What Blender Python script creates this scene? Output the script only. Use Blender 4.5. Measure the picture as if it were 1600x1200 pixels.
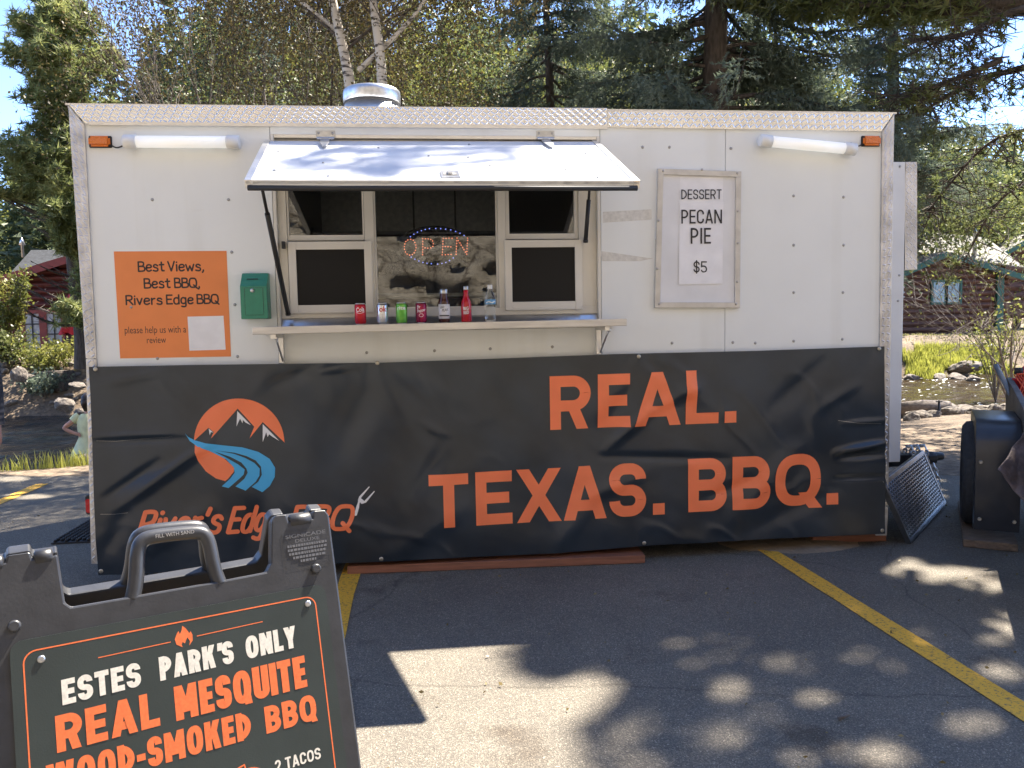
import bpy, bmesh, math, random
import numpy as np
from mathutils import Vector, Matrix
from mathutils.geometry import tessellate_polygon

for _o in list(bpy.data.objects):
    bpy.data.objects.remove(_o)
sc = bpy.context.scene
COL = sc.collection
rng = np.random.default_rng(7)
random.seed(7)
PI = math.pi

# ---------------------------------------------------------------- camera, sky, sun, exposure
YAW, PITCH, ROLL, FPX = 0.10838, -0.07793, -0.01801, 1250.0
CAM = np.array([1.94289, -4.82416, 1.50])
_f = np.array([math.sin(YAW)*math.cos(PITCH), math.cos(YAW)*math.cos(PITCH), math.sin(PITCH)])
_r0 = np.array([math.cos(YAW), -math.sin(YAW), 0.0]); _u0 = np.cross(_r0, _f)
_c, _s = math.cos(ROLL), math.sin(ROLL)
_r = _c*_r0 + _s*_u0; _u = -_s*_r0 + _c*_u0
cam_d = bpy.data.cameras.new('camera'); cam = bpy.data.objects.new('camera', cam_d); COL.objects.link(cam)
cam.matrix_world = Matrix(((_r[0], _u[0], -_f[0], CAM[0]), (_r[1], _u[1], -_f[1], CAM[1]), (_r[2], _u[2], -_f[2], CAM[2]), (0, 0, 0, 1)))
cam_d.sensor_fit = 'HORIZONTAL'; cam_d.sensor_width = 36.0; cam_d.lens = 36.0*FPX/1600.0
cam_d.clip_start = 0.05; cam_d.clip_end = 2000
sc.camera = cam

SUN = np.array([0.51, 0.44, 1.0])              # direction towards the sun
SUN_EL = math.atan2(1.0, math.hypot(0.51, 0.44))
SUN_AZ = math.atan2(0.51, 0.44)                # from +Y towards +X
world = bpy.data.worlds.new('World'); sc.world = world; world.use_nodes = True
wn = world.node_tree; wn.nodes.clear()
w_out = wn.nodes.new('ShaderNodeOutputWorld'); w_bg = wn.nodes.new('ShaderNodeBackground')
w_sky = wn.nodes.new('ShaderNodeTexSky'); w_sky.sky_type = 'NISHITA'; w_sky.sun_disc = False
w_sky.sun_elevation = SUN_EL; w_sky.sun_rotation = SUN_AZ; w_sky.altitude = 2300
w_sky.air_density = 0.45; w_sky.dust_density = 0.05; w_sky.ozone_density = 1.6
w_bg.inputs['Strength'].default_value = 0.10
wn.links.new(w_sky.outputs[0], w_bg.inputs[0]); wn.links.new(w_bg.outputs[0], w_out.inputs[0])
sun_d = bpy.data.lights.new('sun', 'SUN'); sun = bpy.data.objects.new('sun', sun_d); COL.objects.link(sun)
sun_d.energy = 2.8; sun_d.angle = math.radians(0.53); sun_d.color = (1.0, 0.915, 0.79)
sun.rotation_euler = Vector(SUN).to_track_quat('Z', 'Y').to_euler()
sun.location = (20, 20, 40)
sc.view_settings.view_transform = 'Standard'; sc.view_settings.look = 'None'
sc.view_settings.gamma = 1.0; sc.view_settings.use_curve_mapping = False
sc.view_settings.exposure = 3.12
sc.render.engine = 'CYCLES'
sc.cycles.max_bounces = 8; sc.cycles.diffuse_bounces = 4; sc.cycles.glossy_bounces = 4
sc.cycles.transmission_bounces = 6; sc.cycles.transparent_max_bounces = 8
sc.cycles.sample_clamp_indirect = 6.0

# ---------------------------------------------------------------- helpers
def ray(px, py):
    return _f + _r*(px-800)/FPX - _u*(py-600)/FPX
def on(px, py, axis, val):                      # where the line of sight of a photo pixel meets a real plane
    d = ray(px, py); t = (val-CAM[axis])/d[axis]
    return CAM + t*d
def wp(px, py, y=0.0):
    q = on(px, py, 1, y); return float(q[0]), float(q[2])
def gp(px, py, z=0.0):
    q = on(px, py, 2, z); return float(q[0]), float(q[1])

def new_mat(name):
    m = bpy.data.materials.new(name); m.use_nodes = True
    nt = m.node_tree; b = nt.nodes['Principled BSDF']; return m, nt, b
def setin(b, k, v):
    if k in b.inputs: b.inputs[k].default_value = v
def mat(name, col, rough=0.6, metal=0.0, vary=0.0, scale=8.0, bump=0.0, bscale=60.0, col2=None, spec=0.5, detail=5.0, stretch=None, trans=0.0):
    m, nt, b = new_mat(name)
    c = (*col, 1.0); b.inputs['Base Color'].default_value = c
    b.inputs['Roughness'].default_value = rough; b.inputs['Metallic'].default_value = metal
    setin(b, 'Specular IOR Level', spec); setin(b, 'Transmission Weight', trans)
    tc = nt.nodes.new('ShaderNodeTexCoord'); src = tc.outputs['Object']
    if stretch:
        mp = nt.nodes.new('ShaderNodeMapping'); mp.inputs['Scale'].default_value = stretch
        nt.links.new(src, mp.inputs[0]); src = mp.outputs[0]
    if vary or col2:
        n = nt.nodes.new('ShaderNodeTexNoise'); n.inputs['Scale'].default_value = scale; n.inputs['Detail'].default_value = detail
        nt.links.new(src, n.inputs['Vector'])
        cr = nt.nodes.new('ShaderNodeValToRGB')
        cr.color_ramp.elements[0].position = 0.35; cr.color_ramp.elements[1].position = 0.68
        if col2: a, d = c, (*col2, 1)
        else:
            a = tuple(max(0, x*(1-vary)) for x in col)+(1,); d = tuple(min(1, x*(1+vary)) for x in col)+(1,)
        cr.color_ramp.elements[0].color = a; cr.color_ramp.elements[1].color = d
        nt.links.new(n.outputs[0], cr.inputs[0]); nt.links.new(cr.outputs[0], b.inputs['Base Color'])
    if bump:
        n2 = nt.nodes.new('ShaderNodeTexNoise'); n2.inputs['Scale'].default_value = bscale; n2.inputs['Detail'].default_value = 4
        nt.links.new(src, n2.inputs['Vector'])
        bp = nt.nodes.new('ShaderNodeBump'); bp.inputs['Strength'].default_value = bump; bp.inputs['Distance'].default_value = 0.02
        nt.links.new(n2.outputs[0], bp.inputs['Height']); nt.links.new(bp.outputs[0], b.inputs['Normal'])
    return m
def leaf_mat(name, ca, cb, cc=None, transl=0.45, rough=0.6):
    # foliage: diffuse and light passing through, colour varied per leaf patch
    m, nt, b = new_mat(name); nt.nodes.remove(b)
    out = nt.nodes['Material Output']
    tc = nt.nodes.new('ShaderNodeTexCoord')
    n = nt.nodes.new('ShaderNodeTexNoise'); n.inputs['Scale'].default_value = 1.6; n.inputs['Detail'].default_value = 8; n.inputs['Roughness'].default_value = 0.75
    nt.links.new(tc.outputs['Object'], n.inputs['Vector'])
    cr = nt.nodes.new('ShaderNodeValToRGB'); e = cr.color_ramp.elements
    e[0].position = 0.36; e[0].color = (*ca, 1); e[1].position = 0.66; e[1].color = (*cb, 1)
    if cc:
        k = e.new(0.52); k.color = (*cc, 1)
    nt.links.new(n.outputs[0], cr.inputs[0])
    d = nt.nodes.new('ShaderNodeBsdfDiffuse'); t = nt.nodes.new('ShaderNodeBsdfTranslucent'); g = nt.nodes.new('ShaderNodeBsdfGlossy')
    g.inputs['Roughness'].default_value = 0.45
    mx = nt.nodes.new('ShaderNodeMixShader'); mx.inputs[0].default_value = transl
    m2 = nt.nodes.new('ShaderNodeMixShader'); m2.inputs[0].default_value = 0.035
    nt.links.new(cr.outputs[0], d.inputs[0]); nt.links.new(cr.outputs[0], t.inputs[0])
    nt.links.new(d.outputs[0], mx.inputs[1]); nt.links.new(t.outputs[0], mx.inputs[2])
    nt.links.new(mx.outputs[0], m2.inputs[1]); nt.links.new(g.outputs[0], m2.inputs[2])
    nt.links.new(m2.outputs[0], out.inputs[0])
    return m
def emit_mat(name, col, strength, base=None):
    m, nt, b = new_mat(name)
    b.inputs['Base Color'].default_value = (*(base or col), 1); b.inputs['Roughness'].default_value = 0.4
    b.inputs['Emission Color'].default_value = (*col, 1); b.inputs['Emission Strength'].default_value = strength
    return m

def link(o, parent=None):
    COL.objects.link(o)
    if parent is not None: o.parent = parent
    return o
def tag(o, label=None, cat=None, group=None, kind=None):
    if label: o['label'] = label
    if cat: o['category'] = cat
    if group: o['group'] = group
    if kind: o['kind'] = kind
    return o
def thing(name, label, cat, loc=(0, 0, 0), group=None, rz=0.0):
    o = bpy.data.objects.new(name, None); o.empty_display_size = 0.1
    o.location = loc; o.rotation_euler = (0, 0, rz); link(o)
    return tag(o, label, cat, group)
def mesh_np(name, verts, faces, m, parent=None, smooth=False, k=None):
    """verts (N,3), faces (M,k) arrays: fast builder"""
    verts = np.asarray(verts, np.float32); faces = np.asarray(faces, np.int32); k = faces.shape[1]
    me = bpy.data.meshes.new(name)
    me.vertices.add(len(verts)); me.vertices.foreach_set('co', verts.ravel())
    me.loops.add(faces.size); me.loops.foreach_set('vertex_index', faces.ravel())
    me.polygons.add(len(faces)); me.polygons.foreach_set('loop_start', np.arange(0, faces.size, k, dtype=np.int32))
    if smooth: me.polygons.foreach_set('use_smooth', np.ones(len(faces), bool))
    me.update(calc_edges=True); me.validate()
    if m: me.materials.append(m)
    o = bpy.data.objects.new(name, me); return link(o, parent)

class MB:
    """collects shapes for ONE mesh object"""
    def __init__(s): s.v = []; s.f = []; s.sm = []
    def add(s, vs, fs, smooth=False):
        b = len(s.v); s.v += [tuple(map(float, p)) for p in vs]; s.f += [tuple(b+i for i in f) for f in fs]; s.sm += [smooth]*len(fs)
    def box(s, x0, x1, y0, y1, z0, z1, bev=0.0):
        if x0 > x1: x0, x1 = x1, x0
        if y0 > y1: y0, y1 = y1, y0
        if z0 > z1: z0, z1 = z1, z0
        if bev <= 0:
            s.add([(x0,y0,z0),(x1,y0,z0),(x1,y1,z0),(x0,y1,z0),(x0,y0,z1),(x1,y0,z1),(x1,y1,z1),(x0,y1,z1)],
                  [(0,3,2,1),(4,5,6,7),(0,1,5,4),(1,2,6,5),(2,3,7,6),(3,0,4,7)])
        else:
            bm = bmesh.new(); bmesh.ops.create_cube(bm, size=1)
            bmesh.ops.scale(bm, vec=(x1-x0, y1-y0, z1-z0), verts=bm.verts)
            bmesh.ops.translate(bm, vec=((x0+x1)/2, (y0+y1)/2, (z0+z1)/2), verts=bm.verts)
            bmesh.ops.bevel(bm, geom=list(bm.edges), offset=min(bev, .45*min(x1-x0, y1-y0, z1-z0)), segments=2, affect='EDGES')
            s.bm(bm)
    def bm(s, bm, smooth=False, M=None):
        bm.verts.index_update()
        vs = [(M @ v.co if M else v.co.copy()) for v in bm.verts]
        s.add(vs, [[v.index for v in f.verts] for f in bm.faces], smooth); bm.free()
    def tube(s, pts, r, n=8, caps=True, smooth=True):
        pts = [Vector(p) for p in pts]; rs = r if isinstance(r, (list, tuple, np.ndarray)) else [r]*len(pts)
        vs = []; fs = []; ref = None
        for i, p in enumerate(pts):
            t = (pts[min(i+1, len(pts)-1)]-pts[max(i-1, 0)]).normalized()
            if ref is None: ref = t.orthogonal().normalized()
            a = (ref - t*ref.dot(t))
            a = a.normalized() if a.length > 1e-6 else t.orthogonal().normalized()
            ref = a; bq = t.cross(a)
            for k in range(n):
                th = 2*PI*k/n; vs.append(p + (a*math.cos(th)+bq*math.sin(th))*float(rs[i]))
        for i in range(len(pts)-1):
            for k in range(n):
                fs.append((i*n+k, i*n+(k+1) % n, (i+1)*n+(k+1) % n, (i+1)*n+k))
        s.add(vs, fs, smooth)
        if caps:
            s.add(vs[:n], [tuple(range(n))[::-1]]); s.add(vs[-n:], [tuple(range(n))])
    def lathe(s, prof, n=20, c=(0, 0, 0), axis='z', smooth=True, rx=1.0):
        vs = []; fs = []
        for (r, h) in prof:
            for k in range(n):
                a = 2*PI*k/n; x, y = r*math.cos(a), r*math.sin(a)
                if axis == 'z': q = (x, y, h)
                elif axis == 'x': q = (h, x, y)
                else: q = (x, h, y)
                vs.append((c[0]+q[0], c[1]+q[1], c[2]+q[2]))
        m = len(prof)
        for i in range(m-1):
            for k in range(n):
                fs.append((i*n+k, i*n+(k+1) % n, (i+1)*n+(k+1) % n, (i+1)*n+k))
        if prof[0][0] > 1e-5: fs.append(tuple(range(n))[::-1])
        if prof[-1][0] > 1e-5: fs.append(tuple((m-1)*n+k for k in range(n)))
        s.add(vs, fs, smooth)
    def prism(s, poly, fn, d0, d1):
        """extrude a 2D polygon; fn(a, b, d) -> xyz"""
        n = len(poly); vs = [fn(a, b, d0) for a, b in poly]+[fn(a, b, d1) for a, b in poly]
        fs = [(i, (i+1) % n, n+(i+1) % n, n+i) for i in range(n)]
        tris = tessellate_polygon([[Vector((a, b, 0)) for a, b in poly]])
        fs += [tuple(t) for t in tris]+[tuple(n+i for i in t[::-1]) for t in tris]
        s.add(vs, fs)
    def build(s, name, m, parent=None, fixn=True, bevel=0.0):
        me = bpy.data.meshes.new(name); me.from_pydata(s.v, [], s.f)
        me.polygons.foreach_set('use_smooth', s.sm)
        if fixn:
            bm = bmesh.new(); bm.from_mesh(me); bmesh.ops.remove_doubles(bm, verts=bm.verts, dist=1e-5)
            bmesh.ops.recalc_face_normals(bm, faces=bm.faces); bm.to_mesh(me); bm.free()
        me.update()
        if m: me.materials.append(m)
        o = bpy.data.objects.new(name, me); link(o, parent)
        if bevel:
            md = o.modifiers.new('bevel', 'BEVEL'); md.width = bevel; md.segments = 2; md.limit_method = 'ANGLE'
        return o
def box_obj(name, m, parent, *b, bev=0.0):
    q = MB(); q.box(*b, bev=bev); return q.build(name, m, parent)
def copy_tree(o, parent=None):
    c = o.copy(); COL.objects.link(c)
    if parent is not None: c.parent = parent
    for ch in list(o.children): copy_tree(ch, c)
    return c

# value noise, vectorised
def vnoise(P, seed=0):
    P = np.asarray(P, float); i = np.floor(P).astype(np.int64); f = P-i; f = f*f*(3-2*f)
    def h(ix):
        k = (ix[..., 0]*374761393+ix[..., 1]*668265263+ix[..., 2]*2147483647+seed*1274126177) & 0xffffffff
        k = ((k ^ (k >> 13))*1274126177) & 0xffffffff
        return ((k ^ (k >> 16)) & 0xffff)/65535.0
    o = 0
    for dx in (0, 1):
        for dy in (0, 1):
            for dz in (0, 1):
                w = (f[..., 0] if dx else 1-f[..., 0])*(f[..., 1] if dy else 1-f[..., 1])*(f[..., 2] if dz else 1-f[..., 2])
                o = o+w*h(i+np.array([dx, dy, dz]))
    return o*2-1
def fbm(P, oct=4, seed=0):
    P = np.asarray(P, float); o = 0; a = 0.5
    for k in range(oct):
        o = o+a*vnoise(P*2**k, seed+k); a *= 0.5
    return o

# ---------------------------------------------------------------- print: text, strokes, polygons laid on a surface
def text_geo(body, bold=0.0, space=1.0):
    cu = bpy.data.curves.new('tmp', 'FONT'); cu.body = body; cu.size = 1.0; cu.offset = bold; cu.resolution_u = 4; cu.space_character = space
    ob = bpy.data.objects.new('tmp', cu); me = ob.to_mesh()
    v = np.array([q.co[:] for q in me.vertices]); f = [tuple(p.vertices) for p in me.polygons]
    ob.to_mesh_clear(); bpy.data.objects.remove(ob); bpy.data.curves.remove(cu)
    return v[:, :2], f
_cap = {}
def cap_h(bold):
    if bold not in _cap:
        v, _ = text_geo('H', bold); _cap[bold] = (v[:, 1].min(), v[:, 1].max())
    return _cap[bold]
def fit_text(body, x0, z0, x1, z1, h, bold=0.0, shear=0.0, ref=None, space=1.0):
    """2D verts of a line of text with its ends at x0..x1 (baseline z0..z1) and cap height h"""
    v, f = text_geo(body, bold, space); lo, hi = ref or cap_h(bold)
    gx = (v[:, 0]-v[:, 0].min())/(v[:, 0].max()-v[:, 0].min()); gy = (v[:, 1]-lo)/(hi-lo)
    return np.stack([x0+gx*(x1-x0)+shear*gy*h, z0+gx*(z1-z0)+gy*h], 1), f
def chaikin(pts, n=2):
    pts = [np.array(p, float) for p in pts]
    for _ in range(n):
        if len(pts) < 3: break
        q = [pts[0]]
        for a, b in zip(pts[:-1], pts[1:]): q += [a*.75+b*.25, a*.25+b*.75]
        q.append(pts[-1]); pts = q
    return pts
def ribbon(pts, w):
    pts = [np.array(p, float) for p in pts]; n = len(pts)
    ws = w if hasattr(w, '__len__') else [w]*n
    L = []; R = []
    for i in range(n):
        t = pts[min(i+1, n-1)]-pts[max(i-1, 0)]; t = t/(np.linalg.norm(t)+1e-9); nn = np.array([-t[1], t[0]])
        L.append(pts[i]+nn*ws[i]); R.append(pts[i]-nn*ws[i])
    vs = []; t0 = pts[0]-pts[1]; t0 /= np.linalg.norm(t0)+1e-9; t1 = pts[-1]-pts[-2]; t1 /= np.linalg.norm(t1)+1e-9
    def cap(c, t, r):
        nn = np.array([-t[1], t[0]]); return [c+r*(nn*math.cos(a)+t*math.sin(a)) for a in np.linspace(0, PI, 7)[1:-1]]
    vs = L+R; fs = [(i, i+1, n+i+1, n+i) for i in range(n-1)]
    b = len(vs); c0 = cap(pts[0], t0, ws[0]); vs = vs+c0; fs.append(tuple([n]+[b+i for i in range(5)]+[0]))
    b = len(vs); c1 = cap(pts[-1], t1, ws[-1]); vs = vs+c1; fs.append(tuple([n-1]+[b+i for i in range(5)]+[2*n-1]))
    return np.array(vs), fs
GLY = {
 'B': (.6, [[(0,1),(0,0)], [(0,1),(.3,1.01),(.52,.95),(.52,.62),(.34,.53),(0,.53)], [(.02,.53),(.4,.53),(.62,.44),(.62,.08),(.4,0),(0,0)]]),
 'e': (.52, [[(.03,.36),(.5,.38),(.52,.6),(.34,.7),(.1,.66),(.0,.36),(.06,.04),(.3,-.02),(.5,.1)]]),
 's': (.48, [[(.45,.57),(.34,.69),(.1,.68),(.04,.48),(.2,.38),(.46,.3),(.48,.06),(.28,-.02),(.02,.06)]]),
 't': (.46, [[(.2,.95),(.2,.3),(.22,.02),(.44,.03)], [(0,.67),(.42,.69)]]),
 'V': (.62, [[(0,1),(.15,.5),(.29,0)], [(.3,0),(.46,.5),(.62,1.02)]]),
 'i': (.1, [[(.05,.66),(.05,0)], [(.05,.93),(.06,.95)]]),
 'w': (.78, [[(0,.67),(.18,0)], [(.19,0),(.38,.52)], [(.39,.52),(.57,0)], [(.58,0),(.77,.68)]]),
 ',': (.14, [[(.1,.06),(.11,-.03),(.02,-.18)]]),
 'Q': (.72, [[(.36,1.0),(.1,.98),(-.02,.7),(-.02,.3),(.1,.02),(.36,0),(.6,.02),(.72,.3),(.72,.7),(.6,.98),(.36,1.0)], [(.42,.26),(.78,-.1)]]),
 'R': (.58, [[(0,1),(0,0)], [(0,1),(.3,1.02),(.56,.96),(.54,.58),(.3,.5),(.02,.48)], [(.24,.48),(.6,0)]]),
 'v': (.48, [[(0,.67),(.22,0)], [(.23,0),(.46,.68)]]),
 'r': (.36, [[(.04,.68),(.04,0)], [(.04,.38),(.12,.62),(.34,.66)]]),
 'E': (.54, [[(.52,1),(0,1)], [(0,1),(0,0)], [(0,0),(.54,.01)], [(0,.52),(.44,.53)]]),
 'd': (.54, [[(.5,1.02),(.5,0)], [(.5,.5),(.4,.7),(.08,.68),(-.02,.34),(.06,0),(.38,-.04),(.5,.2)]]),
 'g': (.52, [[(.48,.5),(.38,.7),(.08,.68),(-.01,.36),(.06,.04),(.38,.02),(.48,.24)], [(.48,.68),(.49,.1),(.48,-.3),(.28,-.34),(.06,-.28)]]),
 "'": (.12, [[(.08,1.02),(.03,.78)]]), ' ': (.34, []),
}
def stroke_text(body, x0, z0, x1, z1, h, w, shear=0.0, gap=.17):
    x = 0.0; strokes = []
    for ch in body:
        adv, st = GLY[ch]
        for s in st: strokes.append([(p[0]+x, p[1]) for p in s])
        x += adv+gap
    tot = x-gap; out = []
    for k, s in enumerate(strokes):
        s = chaikin(s, 2)
        q = [(x0+(p[0]/tot)*(x1-x0)+shear*p[1]*h, z0+(p[0]/tot)*(z1-z0)+p[1]*h) for p in s]
        v, f = ribbon(q, w); out.append((v, f, k))
    return out
def fillet(pts, rmax, n=8):
    pts = [np.array(p, float) for p in pts]; out = [pts[0]]
    for i in range(1, len(pts)-1):
        p, a, b = pts[i], pts[i-1]-pts[i], pts[i+1]-pts[i]; la, lb = np.linalg.norm(a), np.linalg.norm(b)
        if la < 1e-9 or lb < 1e-9: continue
        a, b = a/la, b/lb; r = min(rmax, la*(1 if i == 1 else .5), lb*(1 if i == len(pts)-2 else .5))*.999; s, e = p+a*r, p+b*r; c = p+(a+b)*r
        if abs(a@b) > .3: out.append(p); continue
        for k in range(n+1): th = k*PI/2/n; out.append(c-(b*r)*math.cos(th)-(a*r)*math.sin(th))
    out.append(pts[-1]); q = [out[0]]
    for p in out[1:]:
        if np.linalg.norm(p-q[-1]) > 1e-7: q.append(p)
    return q
BW_ = dict(zip("ABCDEIKLMNOPQRSTUWXY-' 25$.", (1.0, .92, .90, .95, .78, .30, .98, .74, 1.22, 1.0, 1.0, .88, 1.04, .94, .88, .84, .95, 1.5, .98, .98, .5, .28, .36, .82, .82, .82, .28)))
def block(ch, W, H, t):
    """bold sans capital built from straight and curved strokes inside a W x H box: list of (verts, faces)"""
    a = t/2; L, R, B, T, M = a, W-a, a, H-a, H*.5; out = []
    def st(*p): q = [np.array(x, float) for x in p]; v, f = ribbon(q, a); out.append((v, f[:-2]))
    def cv(*p): v, f = ribbon(fillet(p, 9.0), a); out.append((v, f[:-2]))
    def dg(x0, y0, x1, y1):          # slanted stroke with level ends, x0/x1 are left edges
        k = t*math.hypot(x1-x0, y1-y0)/abs(y1-y0); k = min(k, t*1.35)
        if x0 > x1: pass
        out.append((np.array([(x0, y0), (x0+k, y0), (x1+k, y1), (x1, y1)]), [(0, 1, 2, 3)]))
    kd = lambda dx, dy: min(t*math.hypot(dx, dy)/dy, t*1.35)
    if ch in 'ELBDPRKFMNI':
        x = W/2 if ch == 'I' else L; st((x, 0), (x, H))
    if ch == 'E': st((0, T), (W, T)); st((0, M), (W*.92, M)); st((0, B), (W, B))
    elif ch == 'L': st((0, B), (W, B))
    elif ch == 'T': st((0, T), (W, T)); st((W/2, 0), (W/2, H))
    elif ch == 'A': k = kd(W/2-t*.6, H); dg(0, 0, W/2-k/2, H); dg(W-k, 0, W/2-k/2, H); st((W*.2, H*.27), (W*.8, H*.27))
    elif ch == 'X': k = kd(W-t*1.2, H); dg(0, 0, W-k, H); dg(W-k, 0, 0, H)
    elif ch == 'Y': k = kd(W/2-t*.6, H*.58); dg(W/2-k/2, H*.40, 0, H); dg(W/2-k/2, H*.40, W-k, H); st((W/2, 0), (W/2, H*.46))
    elif ch == 'M': st((R, 0), (R, H)); k = kd(W/2-t, H*.75); dg(W/2-k/2, H*.2, 0, H); dg(W/2-k/2, H*.2, W-k, H)
    elif ch == 'N': st((R, 0), (R, H)); k = kd(W-t*1.2, H); dg(W-k, 0, 0, H)
    elif ch == 'W': k = kd(W*.25-t*.6, H); dg(W*.25-k*.42, 0, 0, H); dg(W*.25-k*.42, 0, W/2-k/2, H); dg(W*.75-k*.58, 0, W/2-k/2, H); dg(W*.75-k*.58, 0, W-k, H)
    elif ch == 'K': k = kd(W-t*1.6, H*.6); dg(t*.5, H*.36, W-k, H); dg(W-k, 0, t*.9, H*.60)
    elif ch == 'B': cv((0, T), (R-.03*W, T), (R-.03*W, M), (0, M)); cv((0, M), (R, M), (R, B), (0, B))
    elif ch in 'PR':
        m = H*.44; cv((0, T), (R, T), (R, m), (0, m))
        if ch == 'R': k = kd(W*.5, H*.45); dg(W-k, 0, W*.40, H*.46)
    elif ch == 'D': cv((0, T), (R, T), (R, B), (0, B))
    elif ch in 'OQ':
        p = [(W/2+(W/2-a)*math.copysign(abs(math.cos(x))**.80, math.cos(x)), M+(M-a)*math.copysign(abs(math.sin(x))**.80, math.sin(x))) for x in np.linspace(.01, 2*PI+.01, 41)]; v, f = ribbon(p, a); out.append((v, f[:-2]))
        if ch == 'Q': dg(W-t*1.0, -.05*H, W*.52, H*.26)
    elif ch == 'C': cv((R, H*.66), (R, T), (L, T), (L, B), (R, B), (R, H*.34))
    elif ch in 'S$':
        cv((R, H*.70), (R, T), (L, T), (L, M), (R, M), (R, B), (L, B), (L, H*.30))
        if ch == '$': st((W/2, -H*.1), (W/2, H*1.1))
    elif ch == 'U': cv((L, H), (L, B), (R, B), (R, H))
    elif ch == '2': v, f = ribbon(chaikin(fillet([(L, H*.70), (L, T), (R, T), (R, H*.58), (L*1.1, t*.7)], 9.), 1), a); out.append((v, f[:-2])); st((0, B), (W, B))
    elif ch == '5': st((L*1.2, T), (W*.95, T)); st((L*1.25, H), (L*1.1, H*.46)); cv((L*1.1, H*.57), (R, H*.57), (R, B), (L, B), (L, H*.24))
    elif ch == '-': st((0, H*.42), (W, H*.42))
    elif ch == "'": dg(W*.2, H*.66, W*.35, H)
    elif ch == '.': out.append((np.array([(0, 0), (W, 0), (W, t*1.1), (0, t*1.1)]), [(0, 1, 2, 3)]))
    return out
def block_text(body, x0, z0, x1, z1, h, t=.21, gap=.12):
    ws = [BW_[c] for c in body]; tot = sum(ws)+gap*(len(body)-1); k = (x1-x0)/tot; x = 0; out = []; n = 0
    for c, w in zip(body, ws):
        for v, f in block(c, w*k, h, t*h):
            p = np.array(v); out.append((np.stack([x0+x+p[:, 0], z0+(z1-z0)*(x+p[:, 0])/(x1-x0)+p[:, 1]], 1), f, n % 9)); n += 1
        x += (w+gap)*k
    return out
def poly_geo(pts):
    t = tessellate_polygon([[Vector((a, b, 0)) for a, b in pts]])
    return np.array(pts, float), [tuple(q) for q in t]
def ell(cx, cz, rx, rz, n=48, a0=0, a1=2*PI):
    return [(cx+rx*math.cos(a0+(a1-a0)*i/n), cz+rz*math.sin(a0+(a1-a0)*i/n)) for i in range(n)]
def lay(name, geos, fn, off, m, parent, cut=0.0):
    """geos: (verts2d, faces[, layer]); fn(x, z, off) -> xyz on the surface"""
    bm = bmesh.new()
    for g in geos:
        v, f = g[0], g[1]; lay_ = g[2] if len(g) > 2 else 0
        bv = [bm.verts.new((p[0], lay_*0.00004, p[1])) for p in v]
        for q in f:
            try: bm.faces.new([bv[i] for i in q])
            except ValueError: pass
    bmesh.ops.triangulate(bm, faces=bm.faces[:])
    if cut:
        for _ in range(6):
            e = [e for e in bm.edges if e.calc_length() > cut]
            if not e: break
            bmesh.ops.subdivide_edges(bm, edges=e, cuts=1); bmesh.ops.triangulate(bm, faces=bm.faces[:])
    P = np.array([v.co[:] for v in bm.verts]); Q = np.array([fn(p[0], p[2], off+p[1]) for p in P])
    for v, q in zip(bm.verts, Q): v.co = q
    me = bpy.data.meshes.new(name); bm.to_mesh(me); bm.free()
    if m: me.materials.append(m)
    me.polygons.foreach_set('use_smooth', [bool(cut)]*len(me.polygons))
    o = bpy.data.objects.new(name, me); return link(o, parent)
def wall_fn(y):
    return lambda x, z, o: (x, y-o, z)
# ---------------------------------------------------------------- materials
M_wall = mat('white_wall_paint', (.775,.80,.80), .36, vary=.035, scale=1.3, bump=.10, bscale=2.2)
def grime(m, amount=.10):
    # faint vertical streaks and scuffs on painted panels
    nt = m.node_tree; b = nt.nodes['Principled BSDF']; L = nt.links.new; src = b.inputs['Base Color'].links[0].from_socket; tc = nt.nodes.new('ShaderNodeTexCoord')
    mu = src
    for sc_, st_, p0 in ((1.0, (5, 5, .35), .55), (1.0, (5, 5, 22), .66)):
        mp = nt.nodes.new('ShaderNodeMapping'); mp.inputs['Scale'].default_value = st_; L(tc.outputs['Object'], mp.inputs[0])
        n = nt.nodes.new('ShaderNodeTexNoise'); n.inputs['Scale'].default_value = sc_; n.inputs['Detail'].default_value = 7; L(mp.outputs[0], n.inputs['Vector'])
        cr = nt.nodes.new('ShaderNodeValToRGB'); cr.color_ramp.elements[0].position = p0; cr.color_ramp.elements[0].color = (1,1,1,1); cr.color_ramp.elements[1].position = p0+.16; cr.color_ramp.elements[1].color = (1-amount, 1-amount*1.15, 1-amount*1.5, 1); L(n.outputs[0], cr.inputs[0])
        x = nt.nodes.new('ShaderNodeMixRGB'); x.blend_type = 'MULTIPLY'; x.inputs[0].default_value = 1; L(mu, x.inputs[1]); L(cr.outputs[0], x.inputs[2]); mu = x.outputs[0]
    L(mu, b.inputs['Base Color'])
grime(M_wall, .05)
M_cream = mat('cream_paint', (.72,.69,.62), .45, vary=.05, scale=3)
M_alu = mat('aluminium', (.74,.74,.75), .30, .92, vary=.06, scale=14, bump=.05, bscale=40)
M_plate = mat('bright_tread_plate', (.80,.81,.83), .20, 1.0, vary=.04, scale=9, bump=.04, bscale=30)
M_plate_dull = mat('worn_tread_plate', (.58,.58,.60), .36, .95, vary=.2, scale=9, bump=.1, bscale=60)
M_dark = mat('dark_rubber', (.018,.018,.02), .6)
M_black = mat('black_paint', (.02,.02,.022), .42, vary=.4, scale=20, bump=.08, bscale=50)
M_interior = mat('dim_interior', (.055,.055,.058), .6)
M_screw = mat('screw_steel', (.42,.41,.39), .4, .8)
M_steel = mat('galvanised_steel', (.55,.56,.58), .32, .9, vary=.15, scale=30)
M_white_plastic = mat('white_plastic', (.78,.78,.76), .35)
M_tube = emit_mat('lit_tube', (1.0, .98, .92), .05, (.8,.8,.8))
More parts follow.
